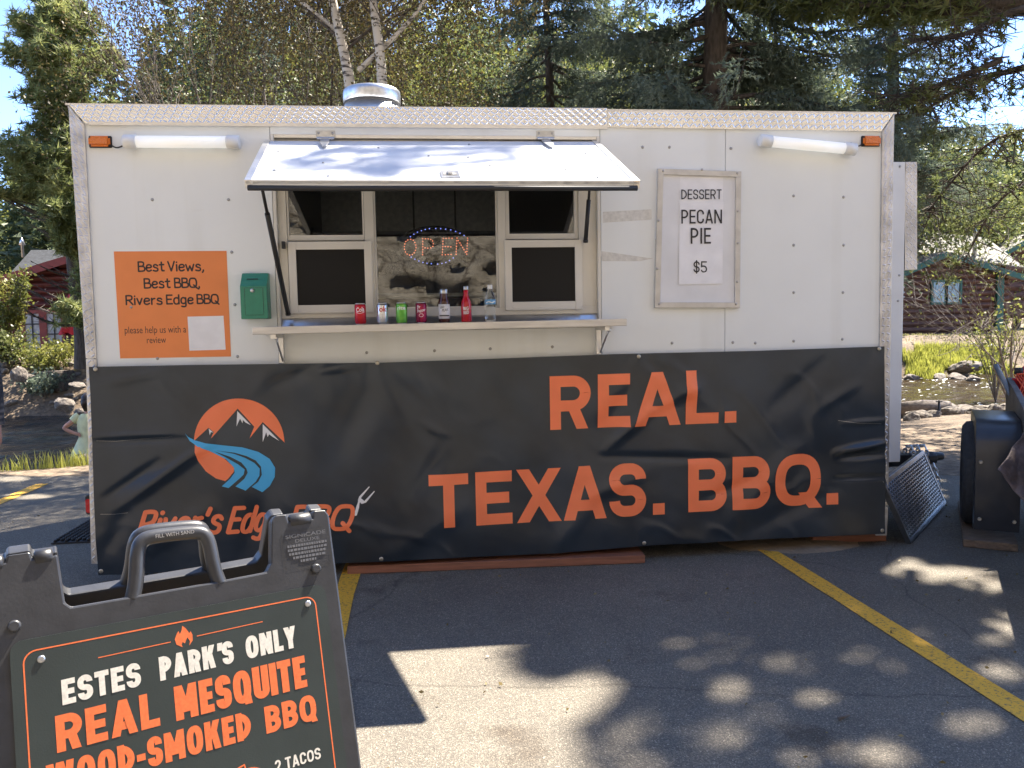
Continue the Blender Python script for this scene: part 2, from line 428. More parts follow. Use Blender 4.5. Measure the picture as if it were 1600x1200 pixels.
M_amber = mat('amber_lens', (.75,.20,.02), .25, bump=.5, bscale=130)
M_red_lens = mat('red_lens', (.55,.015,.02), .25, bump=.4, bscale=120)
M_frame = mat('satin_frame_metal', (.56,.55,.54), .38, .55, vary=.1, scale=14)
M_orange = mat('orange_print', (.92,.215,.085), .42, vary=.05, scale=6)
M_poster = mat('orange_poster', (.80,.245,.070), .5, vary=.04, scale=5)
M_ink = mat('black_ink', (.02,.018,.02), .5)
M_paper = mat('white_paper', (.80,.80,.83), .55, vary=.04, scale=12)
M_board = mat('white_board', (.72,.73,.76), .35, vary=.05, scale=5)
M_blue = mat('blue_print', (.06,.40,.72), .45)
M_white_ink = mat('white_ink', (.8,.8,.8), .5)
M_vinyl = mat('black_vinyl', (.017,.026,.039), .31, vary=.3, scale=3, bump=.10, bscale=6, spec=.6)
M_green = mat('green_enamel', (.028,.22,.135), .38, vary=.06, scale=20)
def glass_mat(name, tint, ior):
    m, nt, b = new_mat(name); nt.nodes.remove(b); out = nt.nodes['Material Output']
    t = nt.nodes.new('ShaderNodeBsdfTransparent'); t.inputs[0].default_value = (*tint, 1)
    g = nt.nodes.new('ShaderNodeBsdfGlossy'); g.inputs['Roughness'].default_value = 0.0; g.inputs[0].default_value = (.95,.95,.95,1)
    fr = nt.nodes.new('ShaderNodeFresnel'); fr.inputs[0].default_value = ior
    mx = nt.nodes.new('ShaderNodeMixShader'); nt.links.new(fr.outputs[0], mx.inputs[0]); nt.links.new(t.outputs[0], mx.inputs[1]); nt.links.new(g.outputs[0], mx.inputs[2])
    nt.links.new(mx.outputs[0], out.inputs[0]); return m
M_glass = glass_mat('window_glass', (.80,.82,.82), 1.75)
M_screen = mat('insect_screen', (.010,.0095,.009), .5, bump=.2, bscale=900, spec=.25)

# asphalt: dark binder with pale stone grains, worn lighter in patches
def asphalt():
    m, nt, b = new_mat('asphalt'); L = nt.links.new
    tc = nt.nodes.new('ShaderNodeTexCoord')
    v = nt.nodes.new('ShaderNodeTexVoronoi'); v.inputs['Scale'].default_value = 230; L(tc.outputs['Object'], v.inputs['Vector'])
    cr = nt.nodes.new('ShaderNodeValToRGB'); e = cr.color_ramp.elements
    e[0].position = .0; e[0].color = (.085,.084,.084,1); e[1].position = .97; e[1].color = (.34,.33,.31,1)
    k = e.new(.45); k.color = (.112,.110,.109,1); k = e.new(.8); k.color = (.185,.18,.174,1)
    L(v.outputs['Color'], cr.inputs[0])
    n = nt.nodes.new('ShaderNodeTexNoise'); n.inputs['Scale'].default_value = .9; n.inputs['Detail'].default_value = 9; n.inputs['Roughness'].default_value = .7
    L(tc.outputs['Object'], n.inputs['Vector'])
    c2 = nt.nodes.new('ShaderNodeValToRGB'); e = c2.color_ramp.elements
    e[0].position = .32; e[0].color = (.86,.78,.655,1); e[1].position = .72; e[1].color = (1.27,1.15,.94,1)
    L(n.outputs[0], c2.inputs[0])
    mu = nt.nodes.new('ShaderNodeMixRGB'); mu.blend_type = 'MULTIPLY'; mu.inputs[0].default_value = 1
    L(cr.outputs[0], mu.inputs[1]); L(c2.outputs[0], mu.inputs[2])
    n5 = nt.nodes.new('ShaderNodeTexNoise'); n5.inputs['Scale'].default_value = 2.4; n5.inputs['Detail'].default_value = 8; L(tc.outputs['Object'], n5.inputs['Vector'])
    mw = nt.nodes.new('ShaderNodeMixRGB'); mw.inputs[0].default_value = .16; L(tc.outputs['Object'], mw.inputs[1]); L(n5.outputs['Color'], mw.inputs[2])
    vc = nt.nodes.new('ShaderNodeTexVoronoi'); vc.feature = 'DISTANCE_TO_EDGE'; vc.inputs['Scale'].default_value = .42; L(mw.outputs[0], vc.inputs['Vector'])
    cc = nt.nodes.new('ShaderNodeValToRGB'); cc.color_ramp.elements[0].color = (.45,.44,.43,1); cc.color_ramp.elements[1].position = .0035; cc.color_ramp.elements[1].color = (1,1,1,1); L(vc.outputs[0], cc.inputs[0])
    ns = nt.nodes.new('ShaderNodeTexNoise'); ns.inputs['Scale'].default_value = 1.7; ns.inputs['Detail'].default_value = 6; ns.inputs['Roughness'].default_value = .6; L(tc.outputs['Object'], ns.inputs['Vector'])
    cs = nt.nodes.new('ShaderNodeValToRGB'); cs.color_ramp.elements[0].position = .60; cs.color_ramp.elements[0].color = (1,1,1,1); cs.color_ramp.elements[1].position = .70; cs.color_ramp.elements[1].color = (.62,.58,.55,1); L(ns.outputs[0], cs.inputs[0])
    m3 = nt.nodes.new('ShaderNodeMixRGB'); m3.blend_type = 'MULTIPLY'; m3.inputs[0].default_value = .55; L(mu.outputs[0], m3.inputs[1]); L(cc.outputs[0], m3.inputs[2])
    m4 = nt.nodes.new('ShaderNodeMixRGB'); m4.blend_type = 'MULTIPLY'; m4.inputs[0].default_value = 1; L(m3.outputs[0], m4.inputs[1]); L(cs.outputs[0], m4.inputs[2]); L(m4.outputs[0], b.inputs['Base Color'])
    bp = nt.nodes.new('ShaderNodeBump'); bp.inputs['Strength'].default_value = .55; bp.inputs['Distance'].default_value = .006
    L(v.outputs['Distance'], bp.inputs['Height']); L(bp.outputs[0], b.inputs['Normal'])
    b.inputs['Roughness'].default_value = .85; setin(b, 'Specular IOR Level', .3); return m
M_asphalt = asphalt()
M_dirt = mat('dirt', (.20,.145,.095), .95, col2=(.33,.25,.17), scale=1.8, bump=.6, bscale=25, detail=9)
def yellow_paint():
    m, nt, b = new_mat('yellow_road_paint'); L = nt.links.new
    tc = nt.nodes.new('ShaderNodeTexCoord')
    n = nt.nodes.new('ShaderNodeTexNoise'); n.inputs['Scale'].default_value = 60; n.inputs['Detail'].default_value = 8; n.inputs['Roughness'].default_value = .8
    L(tc.outputs['Object'], n.inputs['Vector'])
    cr = nt.nodes.new('ShaderNodeValToRGB'); e = cr.color_ramp.elements
    e[0].position = .39; e[0].color = (.10,.085,.06,1); e[1].position = .47; e[1].color = (.72,.38,.03,1)
    L(n.outputs[0], cr.inputs[0]); L(cr.outputs[0], b.inputs['Base Color']); b.inputs['Roughness'].default_value = .75
    bp = nt.nodes.new('ShaderNodeBump'); bp.inputs['Strength'].default_value = .3; bp.inputs['Distance'].default_value = .004
    L(n.outputs[0], bp.inputs['Height']); L(bp.outputs[0], b.inputs['Normal']); return m
M_yellow = yellow_paint()

# ---------------------------------------------------------------- terrain
def near_edge(x): return 6.9+0.33*x+0.5*np.sin(x*.7)
def far_edge(x): return 17.4+0.16*x+0.5*np.sin(x*.55+1)
WATER_Z = -0.62
def sstep(a, b, x):
    t = np.clip((x-a)/(b-a), 0, 1); return t*t*(3-2*t)
def ground_z(x, y):
    x = np.asarray(x, float); y = np.asarray(y, float)
    s = y-near_edge(x); t = y-far_edge(x)
    wd = 1.1+np.clip(x, 0, 10)*.42
    z = -0.03-.66*np.clip((s+wd)/wd, 0, 1)**1.3-sstep(-.1, 1.0, s)*.45
    z = z+sstep(-1.2, 2.6, t)*1.72+np.clip(t-3, 0, 8)*.01
    az = x/(y+5.0)
    hillm = sstep(-.42, -.22, az)*(1-.62*sstep(.42, .72, az))
    z = z+np.clip(t-16, 0, 60)*(.12+.40*hillm)*sstep(14, 34, t)+sstep(60, 160, t)*6*(1+hillm)
    back = -y-11
    z = z-.0*back
    P = np.stack([x*.35, y*.35, 0*x], -1)
    rough = .04+.22*sstep(-1.2, .6, s)*(1-sstep(3, 6, t))+sstep(20, 60, t)*1.5
    z = z+fbm(P, 4, 3)*rough*sstep(3.0, 5.5, y)
    return z
def grid_mesh(name, xs, ys, zf, m, kind='structure', smooth=True):
    X, Y = np.meshgrid(xs, ys); Z = zf(X, Y); V = np.stack([X, Y, Z], -1).reshape(-1, 3)
    nx, ny = len(xs), len(ys); i = np.arange(ny-1)[:, None]*nx+np.arange(nx-1)[None]
    F = np.stack([i, i+1, i+nx+1, i+nx], -1).reshape(-1, 4)
    o = mesh_np(name, V, F, m, smooth=smooth); tag(o, kind=kind); return o
def terr_mat():
    m, nt, b = new_mat('bank_soil'); L = nt.links.new
    tc = nt.nodes.new('ShaderNodeTexCoord')
    n = nt.nodes.new('ShaderNodeTexNoise'); n.inputs['Scale'].default_value = .55; n.inputs['Detail'].default_value = 10; n.inputs['Roughness'].default_value = .7
    L(tc.outputs['Object'], n.inputs['Vector'])
    cr = nt.nodes.new('ShaderNodeValToRGB'); e = cr.color_ramp.elements
    e[0].position = .38; e[0].color = (.11,.08,.052,1); e[1].position = .68; e[1].color = (.23,.175,.12,1)
    k = e.new(.5); k.color = (.15,.115,.08,1)
    L(n.outputs[0], cr.inputs[0])
    n3 = nt.nodes.new('ShaderNodeTexNoise'); n3.inputs['Scale'].default_value = 14; n3.inputs['Detail'].default_value = 8; L(tc.outputs['Object'], n3.inputs['Vector'])
    c3 = nt.nodes.new('ShaderNodeValToRGB'); c3.color_ramp.elements[0].position = .35; c3.color_ramp.elements[0].color = (.6,.58,.55,1); c3.color_ramp.elements[1].position = .65; c3.color_ramp.elements[1].color = (1.25,1.2,1.15,1)
    L(n3.outputs[0], c3.inputs[0])
    mu = nt.nodes.new('ShaderNodeMixRGB'); mu.blend_type = 'MULTIPLY'; mu.inputs[0].default_value = 1
    L(cr.outputs[0], mu.inputs[1]); L(c3.outputs[0], mu.inputs[2]); L(mu.outputs[0], b.inputs['Base Color'])
    bp = nt.nodes.new('ShaderNodeBump'); bp.inputs['Strength'].default_value = .7; bp.inputs['Distance'].default_value = .05
    L(n3.outputs[0], bp.inputs['Height']); L(bp.outputs[0], b.inputs['Normal']); b.inputs['Roughness'].default_value = .95; return m
M_terr = terr_mat()
xs = np.concatenate([np.linspace(-400, -40, 25), np.linspace(-36, -16, 21), np.arange(-15, 32, .35), np.linspace(33, 70, 30), np.linspace(80, 500, 30)])
ys = np.concatenate([np.linspace(-200, -30, 15), np.linspace(-26, 3, 25), np.arange(3.2, 30, .3), np.linspace(30.5, 70, 50), np.linspace(75, 500, 40)])
grid_mesh('ground', xs, ys, ground_z, M_terr)
# water
def water_mat():
    m, nt, b = new_mat('river_water'); L = nt.links.new
    b.inputs['Roughness'].default_value = .09; setin(b, 'IOR', 1.333)
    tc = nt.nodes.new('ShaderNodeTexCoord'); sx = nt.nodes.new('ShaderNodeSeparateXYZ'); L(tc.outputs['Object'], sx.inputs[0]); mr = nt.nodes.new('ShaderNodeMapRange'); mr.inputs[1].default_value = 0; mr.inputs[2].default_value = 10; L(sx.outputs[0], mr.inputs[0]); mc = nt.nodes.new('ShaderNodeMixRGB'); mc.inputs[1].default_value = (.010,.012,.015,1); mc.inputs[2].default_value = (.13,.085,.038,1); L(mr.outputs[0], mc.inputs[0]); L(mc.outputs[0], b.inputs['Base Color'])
    mp = nt.nodes.new('ShaderNodeMapping'); mp.inputs['Scale'].default_value = (1.0, 2.2, 1); mp.inputs['Rotation'].default_value = (0, 0, -.25)
    L(tc.outputs['Object'], mp.inputs[0])
    n = nt.nodes.new('ShaderNodeTexNoise'); n.inputs['Scale'].default_value = 4.5; n.inputs['Detail'].default_value = 6; n.inputs['Roughness'].default_value = .7; n.inputs['Distortion'].default_value = .6
    L(mp.outputs[0], n.inputs['Vector'])
    bp = nt.nodes.new('ShaderNodeBump'); bp.inputs['Strength'].default_value = 1.0; bp.inputs['Distance'].default_value = .8
    L(n.outputs[0], bp.inputs['Height']); L(bp.outputs[0], b.inputs['Normal']); return m
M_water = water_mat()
def water_z(X, Y):
    P = np.stack([X*1.1+Y*.2, Y*2.4-X*.4, 0*X], -1)
    return WATER_Z+.06*fbm(P, 4, 11)
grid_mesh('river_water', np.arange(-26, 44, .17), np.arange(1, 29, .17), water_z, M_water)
# paved lot, its ragged river edge, and the road behind the viewer
q = MB(); edge = [(-40, 3.0)]+[(x, 3.35-.17*x+.12*math.sin(x*2.3)+.06*math.sin(x*7.1)) for x in np.arange(-9, 5.2, .25)]+[(x, 2.45-.28*(x-5)+.1*math.sin(x*3.1)) for x in np.arange(5.2, 12, .3)]+[(40, .3)]
n = len(edge); vs = [(x, y, 0) for x, y in edge]+[(x, -13.5, 0) for x, y in edge]
q.add(vs, [(i, i+1, n+i+1, n+i) for i in range(n-1)])
tag(q.build('asphalt_pavement', M_asphalt), kind='structure')
def ground_line(pts, w, name='parking_line'):
    q = MB(); L = []; R = []
    for i, p in enumerate(pts):
        a = np.array(pts[max(i-1, 0)]); b = np.array(pts[min(i+1, len(pts)-1)]); t = (b-a)/np.linalg.norm(b-a); nn = np.array([-t[1], t[0]])
        wv = w*(1+.05*math.sin(i*2.1)); L.append((*(np.array(p)+nn*wv/2), .004)); R.append((*(np.array(p)-nn*wv/2), .004))
    m = len(pts); q.add(L+R, [(i, i+1, m+i+1, m+i) for i in range(m-1)])
    return tag(q.build(name, M_yellow), kind='structure')
ground_line([(1.47+.004*math.sin(k), 2.9-k*.3) for k in range(22)], .11)
ground_line([(4.085-.012*k+.004*math.sin(k*2), 1.5-k*.3)if False else (4.07+.022*k*.3, 1.5-k*.3) for k in range(26)], .115)
ground_line([(-1.80+.003*math.sin(k), 3.35-k*.3) for k in range(20)], .12)

# ---------------------------------------------------------------- trailer
T = thing('concession_trailer', 'white food trailer with diamond plate trim and open serving hatch, a black banner along it', 'food trailer', (2.45, 1.25, 0))
T_LOC = Vector((2.45, 1.25, 0))
def keep_world(o, parent):
    return o
class Part:
    pass
def attach(o):
    o.parent = T; o.matrix_parent_inverse = Matrix.Translation(-T_LOC); return o
LEN, DEP, TOP = 4.9, 2.5, 2.755
XO0, XO1 = wp(435, 400)[0], wp(934, 400)[0]
ZH = 2.60; ZS = wp(690, 513)[1]
XS = wp(1133, 400)[0]
def wall_panel(*polys):
    q = MB()
    for p in polys: q.box(*p)
    return attach(q.build('wall_panel', M_wall, bevel=.0015))
wall_panel((.07, XO0-.022, 0, .012, .3, 2.685))
wall_panel((XO0-.019, XO1+.019, 0, .012, ZH, 2.685))
wall_panel((XO0-.019, XO1+.019, .002, .012, .3, ZS-.012))
wall_panel((XO1+.022, XS-.0015, 0, .012, .3, 2.685))
wall_panel((XS+.0015, LEN-.06, 0, .012, .3, 2.685))
q = MB(); q.box(.05, XO0-.03, .014, .05, .3, 2.7); q.box(XO1+.03, LEN-.05, .014, .05, .3, 2.7); q.box(XO0-.03, XO1+.03, .014, .05, ZH+.003, 2.7); q.box(XO0-.03, XO1+.03, .014, .05, .3, ZS-.015)
attach(q.build('wall_backing', M_dark))
q = MB(); q.box(.02, LEN-.02, DEP-.05, DEP, .3, TOP-.03); q.box(.0, .05, .055, DEP-.052, .3, TOP-.03); q.box(LEN-.05, LEN, .055, DEP-.052, .3, TOP-.03)
attach(q.build('side_wall', M_wall))
attach(box_obj('roof', M_white_plastic, None, -.005, LEN+.005, .02, DEP+.01, TOP-.028, TOP-.004))
attach(box_obj('floor_deck', M_black, None, .0, LEN, .03, DEP, .22, .298))
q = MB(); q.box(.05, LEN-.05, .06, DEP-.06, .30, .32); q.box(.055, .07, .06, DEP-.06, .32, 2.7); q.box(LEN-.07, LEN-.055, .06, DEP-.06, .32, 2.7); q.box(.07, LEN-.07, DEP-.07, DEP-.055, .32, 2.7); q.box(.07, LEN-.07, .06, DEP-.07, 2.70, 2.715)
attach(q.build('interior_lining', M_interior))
q = MB()
for zz in (1.25, 1.72): q.box(.6, 3.6, 1.95, 2.4, zz, zz+.03)
for k in range(9): q.lathe([(.0, 0), (.08, 0), (.085, .2), (.0, .2)], 12, (.8+k*.3, 2.15, 1.28))
q.box(1.2, 2.6, 1.4, 2.4, 2.2, 2.55)
attach(q.build('kitchen_shelf', M_steel))

# tread plate trims, the raised bars are real
def lugs(u0, u1, v0, v1, pitch=.0235, L=.0155, W=.0042, H=.0022):
    """bars of a tread plate in a flat (u, v) patch, alternating diagonals: verts (u, v, h), faces"""
    vs = []; fs = []; r = 0
    nu = max(1, int((u1-u0)/pitch)); nv = max(1, int((v1-v0)/pitch)); pu = (u1-u0)/nu; pv = (v1-v0)/nv
    for i in range(nu):
        for j in range(nv):
            cu, cv = u0+(i+.5)*pu, v0+(j+.5)*pv; a = PI/4 if (i+j) % 2 else -PI/4
            ca, sa = math.cos(a), math.sin(a); b = len(vs)
            for (x, y, h) in ((-L, 0, 0), (-L*.6, W, 0), (L*.6, W, 0), (L, 0, 0), (L*.6, -W, 0), (-L*.6, -W, 0), (-L*.55, 0, H), (L*.55, 0, H)):
                vs.append((cu+x*ca-y*sa, cv+x*sa+y*ca, h))
            fs += [(b, b+1, b+6), (b+1, b+2, b+7, b+6), (b+2, b+3, b+7), (b+3, b+4, b+7), (b+4, b+5, b+6, b+7), (b+5, b, b+6)]
    return vs, fs
def trim(name, corners, thick, m=M_plate, parent_fn=attach, yb=0.0, pitch=.0235, inset=.004):
    """a plate strip given by its four wall corners (x, z): bottom-left, bottom-right, top-right, top-left"""
    q = MB(); q.prism(corners, lambda a, b, d: (a, d, b), yb, yb-thick)
    o = parent_fn(q.build(name, m, bevel=.001))
    c = [np.array(p) for p in corners]
    Lu = np.linalg.norm(c[1]-c[0]); Lv = np.linalg.norm(c[3]-c[0])
    v, f = lugs(inset, Lu-inset, inset, Lv-inset, pitch)
    def place(p):
        a, b = p[0]/Lu, p[1]/Lv
        w = (c[0]*(1-a)+c[1]*a)*(1-b)+(c[3]*(1-a)+c[2]*a)*b
        return (w[0], yb-thick-p[2], w[1])
    q = MB(); q.add([place(p) for p in v], f)
    t = q.build('tread_bars', m, fixn=False); t.parent = o; tag(t, kind='stuff')
    return o
zt0 = wp(107, 163)[1]; 
JX = wp(948, 190)[0]
trim('top_trim', [wp(135, 194), (JX, wp(948, 198)[1]), (JX, wp(948, 170)[1]), wp(109, 164)], .018)
trim('top_trim', [(JX+.002, wp(948, 199.5)[1]), wp(1375, 206), wp(1395, 177.5), (JX+.002, wp(948, 174)[1])], .013)
trim('corner_trim', [wp(135.5, 560), wp(152, 560), wp(133, 195.5), wp(108, 165)], .013, M_plate_dull)
trim('corner_trim', [wp(144, 880), wp(160, 880), wp(152.2, 561), wp(135.7, 561)], .013, M_plate_dull)
trim('corner_trim', [wp(1370, 790), wp(1386, 790), wp(1395.5, 179), wp(1377, 207)], .013, M_plate_dull)
trim('corner_trim', [wp(1367, 836), wp(1384, 836), wp(1386, 791), wp(1370, 791)], .013, M_plate_dull)
attach(box_obj('drip_lip', M_alu, None, .11, JX, -.022, .0, wp(600, 199)[1]-.004, wp(600, 195)[1]))
q = MB(); q.box(-.012, LEN+.012, -.012, .09, TOP-.006, TOP+.004)
attach(q.build('roof_edge', M_alu))

# panel screws
q = MB()
for px, py in ((238,312),(357,312),(362,394),(367,476),(371,557),(1046,230),(1142,232),(1240,306),(1318,308),(1240,383),(1318,383),(1240,457),(1317,457),(1050,536),(1145,535),(1240,533),(1316,530),(573,551),(679,548),(766,545),(863,542),(246,560),(205,480),(1180,536),(1004,230)):
    x, z = wp(px, py); q.lathe([(.0, -.0045), (.006, -.004), (.0095, -.001), (.0095, .0)], 8, (x, 0, z), 'y')
    q.lathe([(.0, -.006), (.004, -.0055), (.0045, -.0035)], 6, (x, 0, z), 'y')
s_ = attach(q.build('panel_screws', M_screw, fixn=False)); tag(s_, kind='stuff')
# strips of old tape and scuffs left on the paint
M_tape = mat('old_tape', (.66,.65,.62), .22, vary=.12, scale=40)
for a, b, c, d in (((942, 331), (1018, 327), (1018, 343), (942, 348)), ((938, 392), (1020, 404), (1000, 408), (940, 408))):
    q = MB(); q.prism([wp(*d), wp(*c), wp(*b), wp(*a)], lambda x, z, dd: (x, dd, z), 0, -.0007); attach(q.build('tape_residue', M_tape))

# marker lamps and tube lamps
def marker(px, py, flip):
    x, z = wp(px, py)
    q = MB(); q.box(x-.062, x+.062, -.008, 0, z-.033, z+.033, bev=.004); base = attach(q.build('marker_lamp', M_dark))
    q = MB(); q.box(x-.058, x+.058, -.034, -.007, z-.029, z+.029, bev=.012); l = q.build('lens', M_amber); l.parent = base
    pts = [(x+flip*.06, -.012, z-.02), (x+flip*.085, -.016, z-.035), (x+flip*.11, -.014, z-.03), (x+flip*.135, -.012, z-.012)]
    q = MB(); q.tube([Vector(p) for p in chaikin(pts, 2)], .004, 6); w = q.build('wire', M_dark); w.parent = base
marker(157.5, 222, 1); marker(1359.5, 221, -1)
def tube_lamp(p0, p1, c0, c1, r):
    a = np.array([wp(*p0)[0], -.045, wp(*p0)[1]]); b = np.array([wp(*p1)[0], -.045, wp(*p1)[1]])
    L = np.linalg.norm(b-a); t = (b-a)/L
    q = MB(); q.tube([a+t*c0*L, a+t*c1*L], r*.92, 16); body = attach(q.build('tube_lamp', M_tube))
    for (s, e) in ((0, c0), (c1, 1)):
        q = MB(); q.tube([a+t*s*L, a+t*(s+.012)*L, a+t*e*L], [r*.85, r*1.05, r*1.05], 16); k = q.build('end_cap', M_white_plastic); k.parent = body
    for s in (.22, .78):
        q = MB(); c = a+t*s*L; q.box(c[0]-.012, c[0]+.012, -.02, 0, c[2]-.02, c[2]+.02)
        k = q.build('clip', M_steel); k.parent = body
tube_lamp((197, 224), (377, 225), .115, .885, .036)
tube_lamp((1182, 222), (1330, 236), .12, .88, .036)

# serving opening: jambs, sill, window units
Yw = .055
def wq(px, py): return wp(px, py, Yw)
q = MB(); q.box(XO0-.018, XO0-.001, -.006, .1, ZS, ZH); attach(q.build('opening_jamb', M_cream))
q = MB(); q.box(XO1+.001, XO1+.018, -.006, .1, ZS, ZH); attach(q.build('opening_jamb', M_cream))
q = MB(); q.box(XO0, XO1, .003, .1, ZH-.018, ZH); attach(q.build('opening_head', M_alu))
zs1 = wq(690, 494)[1]
q = MB(); q.prism([(-.01, ZS-.01), (.1, ZS-.01), (.1, zs1), (.04, zs1), (-.01, ZS+.004)], lambda a, b, d: (d, a, b), XO0, XO1); attach(q.build('sloped_sill', M_alu))
def bar(q, px0, py0, px1, py1, y0, y1):
    a, b = wp(px0, py0, (y0+y1)/2), wp(px1, py1, (y0+y1)/2); q.box(a[0], b[0], y0, y1, b[1], a[1])
ztop = ZH-.02; zb0 = zs1+.001
def X(px, py=390, y=Yw): return wp(px, py, y)[0]
def Z(py, px=680, y=Yw): return wp(px, py, y)[1]
xl, xr = X(447), X(906); m1a, m1b = X(571), X(585.5); m2a, m2b = X(778), X(790)
zsill = Z(482, 680)
q = MB(); y0, y1 = .035, .085
q.box(XO0, xl+.012, y0, y1, zsill, ztop); q.box(xr-.01, XO1, y0, y1, zsill, ztop); q.box(m1a, m1b, y0, y1, zsill, ztop); q.box(m2a, m2b, y0, y1, zsill, ztop)
q.box(XO0, XO1, y0-.004, y1, zb0, zsill); q.box(XO0, XO1, y0+.003, y1-.003, ztop-.03, ztop)
attach(q.build('window_surround', M_cream, bevel=.0015))
def unit(name, x0, x1, z0, z1, w, ya, yb, pm, wt=None, wb=None):
    wt = wt or w; wb = wb or w
    q = MB(); q.box(x0, x0+w, ya, yb, z0, z1); q.box(x1-w, x1, ya, yb, z0, z1); q.box(x0+w, x1-w, ya+.001, yb, z1-wt, z1); q.box(x0+w, x1-w, ya+.001, yb, z0, z0+wb)
    o = attach(q.build('window_frame', M_cream, bevel=.0015))
    p = box_obj(name, pm, None, x0+w-.002, x1-w+.002, (ya+yb)/2-.002, (ya+yb)/2+.002, z0+wb-.002, z1-wt+.002); p.parent = o
    return o
zt = ztop-.03
unit('window_pane', xl+.014, m1a-.002, Z(376, 510), zt-.002, .010, .044, .074, M_glass, .008, .032)
unit('window_pane', m1b+.001, m2a-.001, zsill+.001, zt-.002, .010, .048, .074, M_glass, .012, .01)
unit('window_pane', m2b+.002, xr-.012, Z(374, 845), zt-.002, .022, .044, .074, M_glass, .008, .034)
Y2 = .02
unit('insect_screen', X(452, 430, Y2), X(582, 430, Y2), Z(489, 515, Y2), Z(377.5, 515, Y2), .044, .008, .034, M_screen, .046, .048)
unit('insect_screen', X(789, 430, Y2), X(909, 430, Y2), Z(484, 850, Y2), Z(375, 850, Y2), .042, .008, .034, M_screen, .044, .05)
q = MB(); x, z = wp(443, 383, .0); q.box(x-.008, x+.008, -.02, .02, z-.02, z+.02); attach(q.build('sash_latch', M_dark))

# hatch, propped open as an awning
YL = -.95
A0 = np.array([wp(416, 222)[0], -.012, wp(416, 221)[1]]); A1 = np.array([wp(931, 222)[0], -.012, wp(931, 222)[1]])
A2 = on(998, 284, 1, YL); A3 = on(384, 283, 1, YL)
AN = np.cross(A1-A0, A3-A0); AN = AN/np.linalg.norm(AN); AN = AN if AN[2] > 0 else -AN
def aw(u, v, h=0.0): return ((A0*(1-u)+A1*u)*(1-v)+(A3*(1-u)+A2*u)*v)+AN*h
def aw_box(q, u0, u1, v0, v1, h0, h1):
    q.add([aw(u0, v0, h0), aw(u1, v0, h0), aw(u1, v1, h0), aw(u0, v1, h0), aw(u0, v0, h1), aw(u1, v0, h1), aw(u1, v1, h1), aw(u0, v1, h1)],
          [(0,3,2,1),(4,5,6,7),(0,1,5,4),(1,2,6,5),(2,3,7,6),(3,0,4,7)])
M_hatch = mat('hatch_paint', (.70,.71,.73), .36, vary=.06, scale=2.5, bump=.04, bscale=4)
M_hatch_under = mat('hatch_lining', (.05,.05,.052), .55, vary=.3, scale=6)
q = MB(); aw_box(q, .0, 1, 0, 1, -.012, 0); hatch = attach(q.build('serving_hatch', M_hatch))
def hpart(q, name, m, **k):
    o = q.build(name, m, **k); o.parent = hatch; return o
q = MB(); aw_box(q, .008, .992, .01, .985, -.03, -.0125); hpart(q, 'hatch_lining', M_hatch_under)
q = MB(); aw_box(q, -.004, .014, .0, 1.0, -.034, .007); hpart(q, 'edge_trim', M_alu, bevel=.002)
q = MB(); aw_box(q, .986, 1.004, .0, 1.0, -.034, .007); hpart(q, 'edge_trim', M_alu, bevel=.002)
q = MB(); aw_box(q, .0145, .9855, .972, 1.0, -.034, .006); hpart(q, 'edge_trim', M_white_plastic, bevel=.003)
q = MB(); q.tube([aw(.003, 1.004, -.03), aw(.25, 1.004, -.033), aw(.6, 1.004, -.031), aw(.997, 1.004, -.03)], .013, 8); hpart(q, 'gasket', M_dark)
q = MB()
for u, v in ((.05, .32), (.06, .78), (.18, .6), (.2, .9), (.47, .42), (.58, .46), (.63, .66), (.73, .6), (.83, .75), (.9, .92), (.93, .35), (.33, .2), (.6, .1)):
    c = aw(u, v, .0015); q.tube([c, c+AN*.004], [.008, .005], 7)
tag(hpart(q, 'panel_screws', M_screw, fixn=False), kind='stuff')
def hinge(px):
    x, z = wp(px, 216); u = (x-A0[0])/(A1[0]-A0[0])
    q = MB(); q.box(x-.055, x+.055, -.006, 0, z+.0, z+.042); q.tube([(x-.05, -.012, z-.004), (x+.05, -.012, z-.004)], .009, 8)
    h = attach(q.build('hinge', M_steel, bevel=.001))
    for k in (-.04, .04):
        q = MB(); q.lathe([(0, -.011), (.007, -.010), (.008, -.005)], 8, (x+k, 0, z+.027), 'y'); b = q.build('bolt', M_screw); b.parent = h
    q = MB(); w = .028/1.9
    q.add([aw(u-w, -.02, .006), aw(u+w*.8, -.02, .006), aw(u+w*.9, .12, .009), aw(u+w*.4, .22, .011), aw(u-w*.3, .22, .011), aw(u-w, .12, .009),
           aw(u-w, -.02, .014), aw(u+w*.8, -.02, .014), aw(u+w*.9, .12, .016), aw(u+w*.4, .22, .018), aw(u-w*.3, .22, .018), aw(u-w, .12, .016)],
          [tuple(range(6))[::-1], tuple(range(6, 12))]+[(i, (i+1) % 6, 6+(i+1) % 6, 6+i) for i in range(6)])
    s = q.build('strap', M_steel, bevel=.001); s.parent = h
hinge(509); hinge(852)
u0 = .512
q = MB(); aw_box(q, u0-.025, u0+.025, .80, .93, .0005, .006); o = hpart(q, 'latch', M_steel, bevel=.002)
q = MB(); aw_box(q, u0-.018, u0+.018, .835, .895, .0065, .0085); k = q.build('latch_handle', M_screw); k.parent = hatch
q = MB(); aw_box(q, u0-.006, u0+.006, .845, .885, .009, .02); k = q.build('keyhole_plate', M_steel); k.parent = hatch
